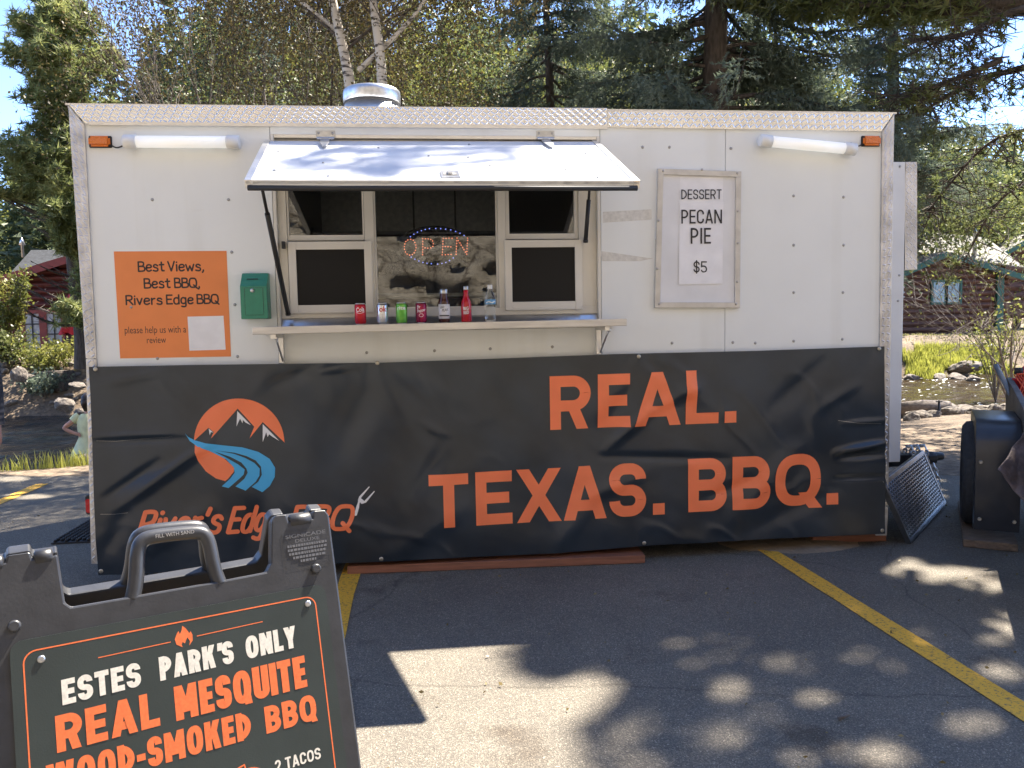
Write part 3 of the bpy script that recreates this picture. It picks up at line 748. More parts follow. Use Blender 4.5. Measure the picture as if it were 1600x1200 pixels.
def strut(a, b, mid=.55):
    a, b = np.array(a), np.array(b); c = a*(1-mid)+b*mid
    q = MB(); q.tube([a, c], .008, 8); q.tube([c, b], .013, 10); q.lathe([(0, -.014), (.012, -.012), (.014, 0), (.012, .012), (0, .014)], 8, a); q.lathe([(0, -.014), (.014, -.012), (.016, 0), (.012, .012), (0, .014)], 8, b)
    return attach(q.build('gas_strut', M_dark))
sl = on(409, 292, 1, -.82); sl2 = on(450, 490, 1, -.012)
strut(sl, sl2, .18)
strut(on(922, 284, 1, -.10), on(915, 376, 1, -.006), .3)

# shelf
ys0, ys1 = -.30, -.004
zl, zr = on(395, 511, 1, ys0)[2], on(980, 497.5, 1, ys0)[2]; xl_, xr_ = on(394, 517, 1, ys0)[0], on(980, 503, 1, ys0)[0]
TH = .042
def shelf_z(x): return zl+(zr-zl)*(x-xl_)/(xr_-xl_)
q = MB(); q.add([(xl_, ys0, zl-TH), (xr_, ys0, zr-TH), (xr_-.0, ys1, zr-TH), (xl_, ys1, zl-TH), (xl_, ys0, zl), (xr_, ys0, zr), (xr_, ys1, zr), (xl_, ys1, zl)],
      [(0,3,2,1),(4,5,6,7),(0,1,5,4),(1,2,6,5),(2,3,7,6),(3,0,4,7)])
shelf = attach(q.build('serving_shelf', mat('brushed_shelf_aluminium', (.62,.60,.57), .42, .55, vary=.14, scale=10, bump=.1, bscale=30, stretch=(.4, 3, 3)), bevel=.003))
for px in (440, 934):
    x = wp(px, 530)[0]
    q = MB(); zz = shelf_z(x)-TH
    q.box(x-.014, x+.014, -.03, -.001, zz-.17, zz-.001); q.box(x-.014, x+.014, -.26, -.031, zz-.025, zz-.001)
    q.tube([(x+.012, -.25, zz-.02), (x+.008, -.03, zz-.16)], .006, 6); q.lathe([(0, -.012), (.01, -.01), (.01, .01), (0, .012)], 8, (x+.012, -.25, zz-.022))
    b = q.build('shelf_bracket', M_alu); b.parent = shelf; b.matrix_parent_inverse = Matrix()
for o in (hatch, shelf):
    pass

# nose cabinet, roof fan, lamps, running gear
q = MB(); nx0, nx1 = LEN+.003, wp(1413, 400, .5)[0]
q.box(nx0, nx1, .5, 2.0, .45, wp(1405, 253, .5)[1]); nose = attach(q.build('nose_cabinet', mat('white_cabinet', (.70,.71,.72), .4, vary=.04, scale=3), bevel=.004))
def sub(par):
    def f(o): o.parent = par; return o
    return f
trim('cabinet_plate', [(wp(1414, 422, .5)[0], wp(1420, 422, .5)[1]), (wp(1433, 422, .5)[0], wp(1433, 421, .5)[1]), (wp(1433, 253, .5)[0], wp(1433, 253, .5)[1]), (wp(1414, 253, .5)[0], wp(1414, 253, .5)[1])], .012, M_plate_dull, yb=.512)
q = MB(); q.box(nx1+.004, wp(1432, 300, .5)[0], .515, 1.6, wp(1420, 421, .5)[1], wp(1420, 254, .5)[1]); attach(q.build('cabinet_box', M_plate_dull))
q = MB()
for px, py in ((1406, 260), (1405, 430), (1403, 470)):
    x, z = wp(px, py, .5); q.lathe([(0, -.007), (.008, -.005), (.009, 0)], 8, (x, .5, z), 'y')
for py in (449, 457, 464): x, z = wp(1411, py, .5); q.lathe([(0, -.012), (.008, -.01), (.009, 0)], 8, (x+.01, .52, z), 'y')
tag(attach(q.build('cabinet_screws', M_screw)), kind='stuff')
vx, vr = wp(581, 150, 1.2)[0], .5*(wp(626, 150, 1.2)[0]-wp(536, 150, 1.2)[0])
vz = wp(581, 141, 1.2)[1]
q = MB(); q.lathe([(vr*.96, TOP), (vr*.96, vz-.105)], 40, (vx, 1.2, 0)); fan = attach(q.build('roof_fan', M_alu))
q = MB(); q.lathe([(vr*.965, vz-.10), (vr*1.0, vz-.09), (vr*1.0, vz-.035), (vr*.985, vz-.015), (vr*.9, vz), (0.0, vz+.004)], 40, (vx, 1.2, 0)); k = attach(q.build('fan_lid', M_steel))
q = MB(); q.lathe([(vr*.972, vz-.112), (vr*.99, vz-.108), (vr*.99, vz-.10), (vr*.972, vz-.096)], 40, (vx, 1.2, 0)); attach(q.build('fan_seam_band', M_dark))
x, z = wp(143, 788, .06)
q = MB(); q.box(-.05, -.002, .03, .10, z-.055, z+.058, bev=.006); tl = attach(q.build('tail_lamp', M_dark))
q = MB(); q.box(-.044, -.006, .012, .029, z-.042, z+.04, bev=.006); k = q.build('lens', M_red_lens); k.parent = tl
q = MB(); q.box(.1, LEN-.1, .35, .43, .12, .218); q.box(.1, LEN-.1, 2.1, 2.18, .12, .218)
attach(q.build('chassis_rail', M_black))
M_tyre = mat('tyre_rubber', (.022,.022,.023), .8, vary=.3, scale=30, bump=.3, bscale=80)
def wheel(cx, cy, cz, R=.34, W=.20, parent_fn=attach, axis='y'):
    q = MB(); q.lathe([(R*.56, -W*.36), (R*.68, -W*.5), (R*.9, -W*.5), (R*.985, -W*.38), (R, -W*.2), (R, W*.2), (R*.985, W*.38), (R*.9, W*.5), (R*.68, W*.5), (R*.56, W*.36)], 40, (cx, cy, cz), axis)
    ty = parent_fn(q.build('wheel', M_tyre))
    q = MB(); q.lathe([(0, -W*.2), (R*.2, -W*.24), (R*.24, -W*.12), (R*.5, -W*.16), (R*.56, -W*.4), (R*.58, -W*.4), (R*.58, W*.36)], 28, (cx, cy, cz), axis)
    r = q.build('rim', M_steel); r.parent = ty
    return ty
wheel(wp(828, 800, .22)[0], .19, .365, .315); wheel(1.62, .19, .365, .315)
# drawbar with its chain
q = MB(); q.box(LEN+.004, 5.72, 1.02, 1.12, .31, .40); q.tube([(5.72, 1.07, .355), (5.95, 1.07, .36)], .05, 10); q.tube([(5.9, 1.07, .37), (6.02, 1.07, .37)], [.045, .03], 10)
bar_ = attach(q.build('drawbar', M_black, bevel=.004))
def chain(path, r=.021, wire=.0055, step=.034):
    q = MB(); P = [Vector(p) for p in chaikin(path, 3)]; acc = 0; k = 0
    for a, b in zip(P[:-1], P[1:]):
        d = (b-a); L = d.length; t = d.normalized()
        while acc < L:
            c = a+t*acc; s1 = t.orthogonal().normalized(); s2 = t.cross(s1); sd = s1 if k % 2 else s2
            q.tube([c+t*(r*1.25*math.cos(h))+sd*(r*.62*math.sin(h)) for h in np.linspace(0, 2*PI, 9)], wire, 5, caps=False); acc += step; k += 1
        acc -= L
    return q
cx0 = on(1440, 700, 1, 1.0)[0]
for k in range(3):
    x = cx0-.07+k*.055
    attach(chain([(x, .98, .28), (x, .99, .44), (x+.02, 1.07, .47), (x+.03, 1.16, .43), (x+.03, 1.17, .28), (x+.02, 1.07, .26), (x, .98, .28)]).build('safety_chain', M_steel, fixn=False))
attach(chain([(cx0, .96, .30), (cx0+.02, .93, .12), (cx0+.09, .92, .05), (cx0+.12, .95, .2), (cx0+.1, 1.0, .34)]).build('safety_chain', M_steel, fixn=False))
q = MB(); q.tube([(5.85, 1.07, .30), (5.85, 1.07, .06)], .028, 10); q.tube([(5.85, 1.07, .06), (5.85, 1.07, .01)], .07, 12); attach(q.build('jack_leg', M_steel))
bpy.context.view_layer.update()
# ---------------------------------------------------------------- banner: wrinkled vinyl hung along the trailer
TOPL = [wp(a, b, -.03) for a, b in ((141, 573), (300, 570), (600, 566), (800, 559), (960, 553), (1180, 548), (1378, 541))]
BOTL = [wp(a, b, -.05) for a, b in ((153, 899), (350, 889), (597, 876), (860, 864), (1008, 853), (1200, 843), (1383, 834))]
def edge_z(L, x):
    return np.interp(x, [p[0] for p in L], [p[1] for p in L])
CREASES = [((190, 790), (330, 690), 9, .012), ((170, 775), (250, 720), 7, -.009), ((150, 690), (300, 684), 5, -.006), ((148, 680), (270, 676), 4, .005),
           ((480, 580), (560, 569), 8, .010), ((520, 566), (430, 600), 10, -.008), ((590, 570), (660, 690), 22, .008), ((590, 570), (520, 720), 26, -.008),
           ((600, 570), (760, 640), 18, .006), ((998, 556), (940, 640), 16, .010), ((998, 556), (1060, 600), 12, -.010), ((998, 556), (930, 700), 20, -.008), ((1000, 556), (1120, 640), 18, .010),
           ((945, 700), (1010, 640), 9, .012), ((940, 712), (1130, 715), 7, -.007), ((1010, 640), (1090, 600), 10, .008), ((1300, 705), (1376, 690), 6, .014), ((1305, 712), (1376, 706), 7, -.010),
           ((1310, 660), (1378, 655), 4, .006), ((1270, 640), (1330, 600), 10, .006), ((1300, 745), (1378, 742), 4, -.007), ((1200, 640), (1290, 560), 16, -.007), ((1130, 820), (1240, 700), 18, .008), ((1160, 830), (1300, 760), 16, -.007),
           ((900, 780), (1000, 740), 12, .006), ((700, 680), (660, 660), 8, .007), ((600, 870), (720, 790), 20, .008), ((380, 880), (420, 760), 18, -.007), ((860, 862), (920, 780), 16, .007), ((640, 780), (700, 690), 14, -.006),
           ((220, 860), (330, 790), 14, .010), ((170, 860), (200, 800), 12, -.008), ((1090, 780), (1180, 745), 10, -.006), ((740, 560), (790, 640), 20, -.005), ((440, 570), (350, 640), 16, .006), ((160, 600), (260, 580), 9, .006)]
_cr = []
for a, b, w, h in CREASES:
    a = np.array(wp(*a)); b = np.array(wp(*b)); _cr.append((a, b, w*.0037, h))
def wrinkle(x, z):
    x = np.asarray(x, float); z = np.asarray(z, float); P = np.stack([x, z], -1); o = 0
    for a, b, w, h in _cr:
        d = b-a; L = np.linalg.norm(d); t = ((P-a)@d)/L**2; tc = np.clip(t, 0, 1)
        q = P-(a+tc[..., None]*d); dist = np.linalg.norm(q, axis=-1)
        o = o+1.9*h*np.exp(-(dist/w)**2)*(.35+.65*np.sin(np.clip(t, 0, 1)*PI))
    N = np.stack([x*1.1+z*.7, z*1.2-x*.25, 0*x], -1)
    rd = fbm(np.stack([x*2.2+z*1.6, z*1.1-x*.5, 0*x], -1), 3, 63)
    o = o+.028*fbm(N, 3, 21)+.006*fbm(N*np.array([3.1, 2.1, 1]), 3, 5)+.006*np.exp(-(rd/.07)**2)*np.clip(.5+1.6*fbm(np.stack([x*1.3, z*1.3, 0*x], -1), 2, 71), 0, 1)
    # gathers below the top fixings
    for px in (141, 593, 998, 1375):
        gx = wp(px, 560)[0]; tz = edge_z(TOPL, x); dn = np.clip(tz-z, 0, 2)
        o = o+.006*np.cos((x-gx)/(.05+.35*dn)*2.2)*np.exp(-((x-gx)/(.1+.5*dn))**2)*np.exp(-dn/.35)
    return o
def banner_fn(x, z, off=0.0):
    return (x, -.052-float(wrinkle(x, z))-off, z)
nx, nz = 400, 112
U = np.linspace(0, 1, nx); V = np.linspace(0, 1, nz)
x0t, x1t, x0b, x1b = TOPL[0][0], TOPL[-1][0], BOTL[0][0], BOTL[-1][0]
UU, VV = np.meshgrid(U, V)
XX = (x0t+(x1t-x0t)*UU)*VV+(x0b+(x1b-x0b)*UU)*(1-VV)
ZT = edge_z(TOPL, XX); ZB = edge_z(BOTL, XX); ZZ = ZB+(ZT-ZB)*VV
YY = -.052-wrinkle(XX, ZZ)
YY = np.minimum(YY, -.022)
vb = np.stack([XX, YY, ZZ], -1).reshape(-1, 3)
ii = np.arange(nz-1)[:, None]*nx+np.arange(nx-1)[None]
banner = mesh_np('banner', vb, np.stack([ii, ii+1, ii+nx+1, ii+nx], -1).reshape(-1, 4), M_vinyl, smooth=True)
tag(banner, 'long black vinyl banner with orange lettering, hung across the lower trailer wall', 'banner')
def bw(px, py): return wp(px, py, -.055)
def band(l, r, cap, body, bold):
    (x0, z0), (x1, z1) = bw(*l), bw(*r); h = bw(l[0], l[1]-cap)[1]-z0
    return fit_text(body, x0, z0, x1, z1, h, bold)
def big_word(letters, base0, base1, cap):
    """letters: (character, left, right) in photo columns, one mesh per letter"""
    for ch, l, r in letters:
        l, r = 660+l/2.162, 660+r/2.162
        by = lambda p: base0[1]+(base1[1]-base0[1])*(p-base0[0])/(base1[0]-base0[0])
        (x0, z0), (x1, z1) = bw(l, by(l)), bw(r, by(r)); h = bw(l, by(l)-cap)[1]-z0
        g = poly_geo([(x0, z0), (x1, z1), (x1, z1+h*.215), (x0, z0+h*.215)]) if ch == '.' else None
        lay('letter', [g] if g else block_text(ch, x0, z0, x1, z1, h, .205), banner_fn, .004, M_orange, banner, .035)
big_word([('R', 432, 570), ('E', 594, 702), ('A', 715, 873), ('L', 890, 1000), ('.', 1020, 1060)], (861, 672), (1150, 660), 84)
big_word([('T', 25, 158), ('E', 182, 305), ('X', 320, 470), ('A', 477, 622), ('S', 632, 757), ('.', 780, 820)], (690, 824), (1039, 804), 83)
big_word([('B', 900, 1030), ('B', 1048, 1175), ('Q', 1190, 1345), ('.', 1367, 1405)], (1078, 801), (1310, 788), 83)
# company mark: sun disc, peaks, river
cx, cz = bw(374, 691); R_ = (bw(445, 690)[0]-bw(303, 690)[0])/2
def P_(L): return [bw(130+a/3.137, 560+b/3.137) for a, b in L]
disc_pts = P_([(545,402),(612,341),(638,362),(625,394),(757,246),(838,335),(815,392),(880,312),(988,412)])
disc_top = [(cx+R_*math.cos(a), cz+R_*math.sin(a)) for a in np.linspace(math.radians(-1), math.radians(180), 40)]
lay('emblem_disc', [poly_geo(disc_top[1:]+disc_pts[0:]), poly_geo(P_([(546,420),(600,446),(690,490),(740,535),(738,556),(710,590),(695,602),(650,590),(600,556),(562,505),(548,460)]))], banner_fn, .003, M_orange, banner, .04)
for pts in ([(755,258),(822,328),(795,315),(782,302),(780,318),(768,296),(750,334)], [(880,322),(962,404),(925,382),(912,372),(904,385),(897,362),(880,410)], [(613,344),(636,364),(624,362),(619,378)]):
    lay('snow_cap', [poly_geo(P_(pts))], banner_fn, .003, M_white_ink, banner, .04)
def stream(pts, ws, lay_=0):
    q = [np.array(bw(130+a/3.137, 560+b/3.137)) for a, b in pts]; q = chaikin(q, 3); w = np.interp(np.linspace(0, 1, len(q)), np.linspace(0, 1, len(ws)), ws)
    v, f = ribbon(q, w); f = f[:-2]; return v, f, lay_
riv = [poly_geo(P_([(497,368),(512,386),(545,402),(600,416),(680,426),(780,436),(860,458),(915,492),(942,535),(940,580),(915,625),(878,656),(826,630),(858,605),(876,570),(872,530),(846,500),(800,478),(740,462),(650,452),(740,468),(795,488),(840,512),(866,540),(864,575),(845,605),(796,648),(746,628),(790,590),(806,560),(800,540),(775,510),(720,482),(640,456),(700,486),(760,520),(792,545),(786,570),(765,590),(712,636),(678,628),(720,590),(742,560),(738,535),(700,495),(620,455),(560,432),(520,406)]))]
lay('river_mark', riv, banner_fn, .004, M_blue, banner, .04)
fk = [ribbon([bw(*p) for p in ((556,803),(559,792),(561,784))], [.008,.009,.005]), ribbon([bw(*p) for p in ((561,784),(563,780),(567,783))], [.006,.016,.010]), ribbon([bw(*p) for p in ((562,781),(563,776),(577,760))], [.009,.007,.003]), ribbon([bw(*p) for p in ((566,784),(571,783),(585,767))], [.009,.007,.003])]
lay('fork_mark', [(v, f, k) for k, (v, f) in enumerate(fk)], banner_fn, .004, M_white_ink, banner, .05)
def script(body, px0, py0, px1, py1, cap):
    a, b = bw(px0, py0), bw(px1, py1); h = a[1]-bw(px0, py0+cap)[1]
    return stroke_text(body, a[0], a[1], b[0], b[1], h, .0130, shear=.32, gap=.20)
lay('lettering', script("River's", 217, 838, 341, 832, 37)+script('Edge', 356, 832, 430, 829, 37)+script('BBQ', 455, 827, 545, 825, 35), banner_fn, .004, M_orange, banner, .03)
M_brass = mat('eyelet_metal', (.45,.42,.36), .35, .8)
for px, py in ((148, 577), (590, 567), (998, 557), (1374, 545), (157, 893), (596, 872), (1007, 849), (1379, 829)):
    x, z = bw(px, py); y = banner_fn(x, z)[1]
    q = MB(); q.lathe([(.004, -.003), (.012, -.003), (.013, .0), (.004, .0)], 14, (x, y-.001, z), 'y'); e = q.build('eyelet', M_brass); e.parent = banner
for k, pts in enumerate((((150, 689), (180, 690), (215, 687), (268, 683)), ((1310, 657), (1340, 661), (1376, 662)), ((158, 803), (180, 803), (200, 801)))):
    lay('crack', [ribbon([bw(*p) for p in pts], .0011)], banner_fn, .003, M_screw, banner, .05)

# ---------------------------------------------------------------- things on the wall
def wall_quad(name, corners, m, y, th, parent=None):
    q = MB(); q.prism([wp(*c) for c in corners], lambda a, b, d: (a, d, b), y, y-th); return q.build(name, m, parent)
poster = wall_quad('poster', [(188, 560), (361, 557), (354, 392), (178, 393)], M_poster, -.0005, .0015)
tag(poster, 'orange square poster asking for a review, stuck on the white wall', 'poster')
pf = wall_fn(-.0022)
def ptext(body, l, r, cap):
    a, b = wp(*l), wp(*r); h = wp(l[0], l[1]-cap)[1]-a[1]
    return stroke_text(body, a[0], a[1], b[0], b[1], h, .0046)
Zp = lambda a, b: (170+a/5.926, 380+b/5.926)
lay('lettering', ptext('Best', Zp(278, 260), Zp(515, 257), 14.4)+ptext('Views,', Zp(552, 256), Zp(880, 254), 14.2), pf, .0, M_ink, poster)
lay('lettering', ptext('Best', Zp(333, 415), Zp(570, 411), 14.2)+ptext('BBQ,', Zp(614, 410), Zp(842, 408), 14.2), pf, .0, M_ink, poster)
lay('lettering', ptext('Rivers', Zp(165, 568), Zp(495, 565), 13.6)+ptext('Edge', Zp(540, 562), Zp(782, 560), 13.6)+ptext('BBQ', Zp(822, 558), Zp(1015, 556), 13.6), pf, .0, M_ink, poster)
def ftext(body, l, r, cap, bold=0.0, fn=pf, m=M_ink, par=None, y=0.0):
    a, b = wp(*l, y), wp(*r, y); h = wp(l[0], l[1]-cap, y)[1]-a[1]
    return fit_text(body, a[0], a[1], b[0], b[1], h, bold)
lay('lettering', [ftext('please help us with a', Zp(150, 836), Zp(718, 826), 10.5), ftext('review', Zp(355, 926), Zp(532, 922), 10)], pf, .0, M_ink, poster)
wall_quad('sticker', [Zp(748, 995), Zp(1083, 985), Zp(1063, 672), Zp(730, 680)], M_paper, -.0021, .0006, poster)
for px, py in (Zp(110, 1072), Zp(1135, 1050)):
    x, z = wp(px, py)

# drop box
bx0, bz1 = wp(374, 426, -.1); bx1, bz0 = wp(419, 498, -.1); zk = wp(395, 447, -.1)[1]
dbx = thing('drop_box', 'small green metal box with slot and lock, fixed beside the serving window', 'drop box', ((bx0+bx1)/2, 0, bz0))
def localise(o, par):
    o.parent = par; o.matrix_parent_inverse = Matrix.Translation(-Vector(par.location)); return o
q = MB(); q.prism([(-.001, bz0), (-.105, bz0), (-.105, zk), (-.035, bz1), (-.001, bz1)], lambda a, b, d: (d, a, b), bx0, bx1); body = localise(q.build('box_body', M_green, bevel=.003), dbx)
dx0, dz1 = wp(382, 450, -.107)[0], wp(395, 450, -.107)[1]; dx1, dz0 = wp(412, 492, -.107)[0], wp(395, 492, -.107)[1]
q = MB(); q.box(dx0, dx1, -.107, -.1055, dz0, dz1); localise(q.build('door', M_green, bevel=.0008), dbx)
q = MB(); w = .0016
q.box(dx0-w, dx0, -.1062, -.105, dz0, dz1); q.box(dx1, dx1+w, -.1062, -.105, dz0, dz1); q.box(dx0, dx1, -.1062, -.105, dz1, dz1+w); q.box(dx0, dx1, -.1062, -.105, dz0-w, dz0); localise(q.build('door_gap', M_ink), dbx)
lx, lz = wp(394, 454, -.11)
q = MB(); q.lathe([(0, -.118), (.006, -.118), (.011, -.115), (.012, -.107)], 14, (lx, 0, lz), 'y'); localise(q.build('lock', M_steel), dbx)
q = MB(); sx, sz = wp(394, 433, -.075); n1 = np.array([0, -(bz1-zk), -.07]); n1 = n1/np.linalg.norm(n1); t1 = np.array([0, -.07, -(bz1-zk)]); t1 = t1/np.linalg.norm(t1); cpt = np.array([sx, -.07, (zk+bz1)/2+.002]); n1 = np.array([0, t1[2], -t1[1]])
for s in (1,):
    c = cpt+n1*.0016*1.0; q.add([c+np.array([-.032, 0, 0])-t1*.004, c+np.array([.032, 0, 0])-t1*.004, c+np.array([.032, 0, 0])+t1*.004, c+np.array([-.032, 0, 0])+t1*.004], [(0, 1, 2, 3)])
localise(q.build('slot', M_ink), dbx)

# dessert board
mb = thing('menu_board', 'framed white board with taped paper dessert prices, right of the window', 'menu board', (wp(1090, 480)[0], 0, wp(1090, 480)[1]))
BL, BR, TR, TL = wp(1023, 481, -.02), wp(1156, 481, -.02), wp(1158, 268, -.02), wp(1028, 263.5, -.02)
def lerp2(a, b, t): return (a[0]*(1-t)+b[0]*t, a[1]*(1-t)+b[1]*t)
q = MB(); q.prism([BL, BR, TR, TL], lambda a, b, d: (a, d, b), -.0005, -.012); localise(q.build('back_board', M_board), mb)
fw = .034
for e, (a, b, c, d) in enumerate(((BL, BR, (BR[0], BR[1]+fw), (BL[0], BL[1]+fw)), ((TL[0], TL[1]-fw), (TR[0], TR[1]-fw), TR, TL), ((BL[0], BL[1]+fw), (BL[0]+fw, BL[1]+fw), (TL[0]+fw, TL[1]-fw), (TL[0], TL[1]-fw)), ((BR[0]-fw, BR[1]+fw), (BR[0], BR[1]+fw), (TR[0], TR[1]-fw), (TR[0]-fw, TR[1]-fw)))):
    q = MB(); q.prism([a, b, c, d], lambda u, v, dd: (u, dd, v), -.0006, -.026 if e < 2 else -.0255); localise(q.build('frame_bar', M_frame, bevel=.0015), mb)
q = MB()
for px, py in ((1036, 267), (1097, 265), (1152, 271), (1030, 475), (1150, 475), (1153, 330), (1153, 380), (1152, 440), (1029, 345), (1027, 420)):
    x, z = wp(px, py, -.026); q.lathe([(0, -.030), (.006, -.029), (.008, -.0255)], 8, (x, 0, z), 'y')
tag(localise(q.build('frame_screws', M_screw), mb), kind='stuff')
Zm = lambda a, b: (1000+a/3.636, 230+b/3.636)
def paper(c, y):
    q = MB(); pts = [wp(*Zm(*p), -.013) for p in c]; n = 10; g = []
    for j in range(n+1):
        for i in range(n+1):
            u, v = i/n, j/n; a = lerp2(lerp2(pts[0], pts[1], u), lerp2(pts[3], pts[2], u), v)
            g.append((a[0], y-.0012*abs(float(vnoise(np.array([a[0]*22, a[1]*22, y*900])))), a[1]))
    q.add(g, [(j*(n+1)+i, j*(n+1)+i+1, (j+1)*(n+1)+i+1, (j+1)*(n+1)+i) for j in range(n) for i in range(n)], True)
    return localise(q.build('paper_sheet', M_paper), mb)
paper([(222, 330), (470, 325), (473, 165), (228, 168)], -.0128); paper([(222, 585), (470, 578), (474, 308), (226, 312)], -.0145); paper([(220, 780), (468, 776), (470, 560), (222, 566)], -.0162)
mf = wall_fn(-.0192)
def mtext(body, l, r, cap):
    l, r = Zm(*l), Zm(*r); a, b = wp(*l, -.019), wp(*r, -.019); h = wp(l[0], l[1]-cap/3.636, -.019)[1]-a[1]
    return block_text(body, a[0], a[1], b[0], b[1], h, .115, .17)
localise(lay('lettering', mtext('DESSERT', (235, 296), (463, 295), 56), mf, 0, M_ink, None), mb)
localise(lay('lettering', mtext('PECAN', (235, 434), (466, 433), 79), mf, 0, M_ink, None), mb)
localise(lay('lettering', mtext('PIE', (288, 549), (403, 548), 90), mf, 0, M_ink, None), mb)
localise(lay('lettering', mtext('$5', (304, 712), (381, 712), 64), mf, 0, M_ink, None), mb)

# open sign behind the middle pane
Yo = .13
Zo = lambda a, b: (600+a/10, 340+b/10)
ocx, ocz = wp(678, 384.5, Yo); orx = (wp(735, 384, Yo)[0]-wp(621, 384, Yo)[0])/2; orz = (wp(678, 352, Yo)[1]-wp(678, 416, Yo)[1])/2
osg = thing('open_sign', 'oval sign of red and blue lamps spelling open, hanging inside the window', 'open sign', (ocx, Yo, ocz))
q = MB(); q.prism(ell(ocx, ocz, orx, orz, 40), lambda a, b, d: (a, d, b), Yo+.002, Yo+.014); localise(q.build('backing_board', mat('smoked_acrylic', (.02,.02,.022), .35)), osg)
M_ledr = emit_mat('red_led', (1.0, .25, .12), .28); M_ledb = emit_mat('blue_led', (.25, .32, 1.0), .30)
reds = [(416,338),(456,354),(482,388),(497,428),(500,470),(491,512),(471,550),(441,576),(401,586),(361,570),(335,537),(320,494),(317,451),(325,411),(341,373),(371,348),
        (606,328),(606,371),(606,413),(605,455),(604,497),(604,539),(603,579),(648,330),(690,331),(730,341),(760,366),(769,408),(764,450),(729,472),(684,478),(641,473),
        (925,326),(921,369),(920,412),(918,455),(916,497),(912,540),(910,580),(970,325),(1017,320),(1064,323),(958,452),(1000,454),(1044,456),(958,580),(1002,578),(1048,575),
        (1141,320),(1139,362),(1136,405),(1133,448),(1130,490),(1128,533),(1126,573),(1163,360),(1186,395),(1206,431),(1228,466),(1250,500),(1272,538),(1292,570),(1307,320),(1306,358),(1302,400),(1300,442),(1297,487),(1297,530)]
blues = [(413,298),(466,260),(522,228),(584,204),(645,184),(710,172),(808,170),(886,172),(964,180),(1043,193),(1120,216),(1187,244),(1252,278),(425,618),(482,650),(545,679),(608,700),(673,713),(740,720),(838,726),(905,716),(966,700),(1024,671),(1083,631)]
def leds(pts, m):
    q = MB()
    for p in pts:
        x, z = wp(*Zo(*p), Yo); q.lathe([(0, -.006), (.0028, -.0048), (.0034, 0), (.0034, .003)], 6, (x, Yo, z), 'y')
    return tag(localise(q.build('led_lamps', m), osg), kind='stuff')
leds(reds, M_ledr); leds(blues, M_ledb)
for px in (647, 712):
    x, z = wp(px, 362, Yo); localise(chain([(x, Yo+.008, z), (x, Yo+.008, z+.15), (x, Yo+.008, ZH-.06)], .008, .0022, .013).build('hanging_chain', M_dark, fixn=False), osg)

# ---------------------------------------------------------------- drinks along the shelf
YD = -.13
def wrap_fn(cx, cy, r, z0):
    return lambda a, z, o: (cx+(r+o)*math.sin(a/r), cy-(r+o)*math.cos(a/r), z0+z)
def drink_pos(px): 
    x = on(px, 505, 1, YD)[0]; return x, shelf_z(x)+.0005
def can(px, m, label, texts, tm, rz=0):
    x, z = drink_pos(px); r = .0328; H = .1215
    t = thing('soda_can', label, 'soda can', (x, YD, z), 'drinks set out on the serving shelf')
    q = MB(); q.lathe([(r*.80, .003), (r*.88, .006), (r, .016), (r, H-.016), (r*.90, H-.006)], 28, (x, YD, z)); localise(q.build('can_body', m), t)
    q = MB(); q.lathe([(0, .006), (r*.7, .0), (r*.80, .003)], 28, (x, YD, z)); q.lathe([(r*.90, H-.006), (r*.84, H-.001), (r*.82, H), (r*.80, H-.005), (0, H-.005)], 28, (x, YD, z)); localise(q.build('can_end', M_steel), t)
    q = MB(); q.lathe([(0, H-.003), (.009, H-.003), (.009, H-.0048)], 10, (x, YD-.008, z)); localise(q.build('pull_tab', M_steel), t)
    if texts: 
        o = lay('lettering', texts, wrap_fn(x, YD, r, z), .0004, tm, None, .006); localise(o, t)
    return t
M_cred = mat('red_can', (.52,.012,.025), .25, .35); M_csil = mat('silver_can', (.66,.67,.70), .25, .85); M_cgrn = mat('green_can', (.10,.40,.05), .25, .35, col2=(.25,.60,.10), scale=25); M_cmar = mat('maroon_can', (.33,.01,.06), .25, .4, vary=.3, scale=30)
M_rink = mat('red_ink', (.55,.01,.02), .4)
can(563.5, M_cred, 'bright red soda can with white script, first of the row on the shelf', [(lambda g: g)(fit_text('Cola', -.022, .070, .027, .074, .026, .02, .004))]+[ribbon([(-.022, .068), (0, .062), (.026, .07)], .0012)], M_white_ink)
can(598, M_csil, 'silver soda can with red letters, standing between the red and green cans', [fit_text('ok', -.018, .070, .030, .070, .031, .03)], M_rink)
can(628, M_cgrn, 'green soda can with white letters on the serving shelf', [fit_text('rite', -.026, .078, .024, .080, .022, .03, .004)], M_white_ink)
can(658.5, M_cmar, 'maroon soda can with white script, nearest can to the sauce bottle', [fit_text('Dr', -.024, .083, -.004, .086, .017, .02, .004), fit_text('Pepper', -.024, .060, .028, .070, .018, .012, .004)]+[(v, f, k+3) for k, (v, f) in enumerate([ribbon(ell(.0, .045, .012, .009, 16)+[(.012, .045)], .0012)])], M_white_ink)
def clear_mat(name, col, rough=.03):
    m = mat(name, col, rough, trans=1.0); setin(m.node_tree.nodes['Principled BSDF'], 'IOR', 1.33); return m
M_brown_liq = mat('brown_sauce', (.055,.010,.006), .12, spec=.6); M_red_liq = mat('red_soda', (.50,.008,.02), .10, spec=.6)
M_pet = clear_mat('clear_plastic', (.93,.96,.98), .05)
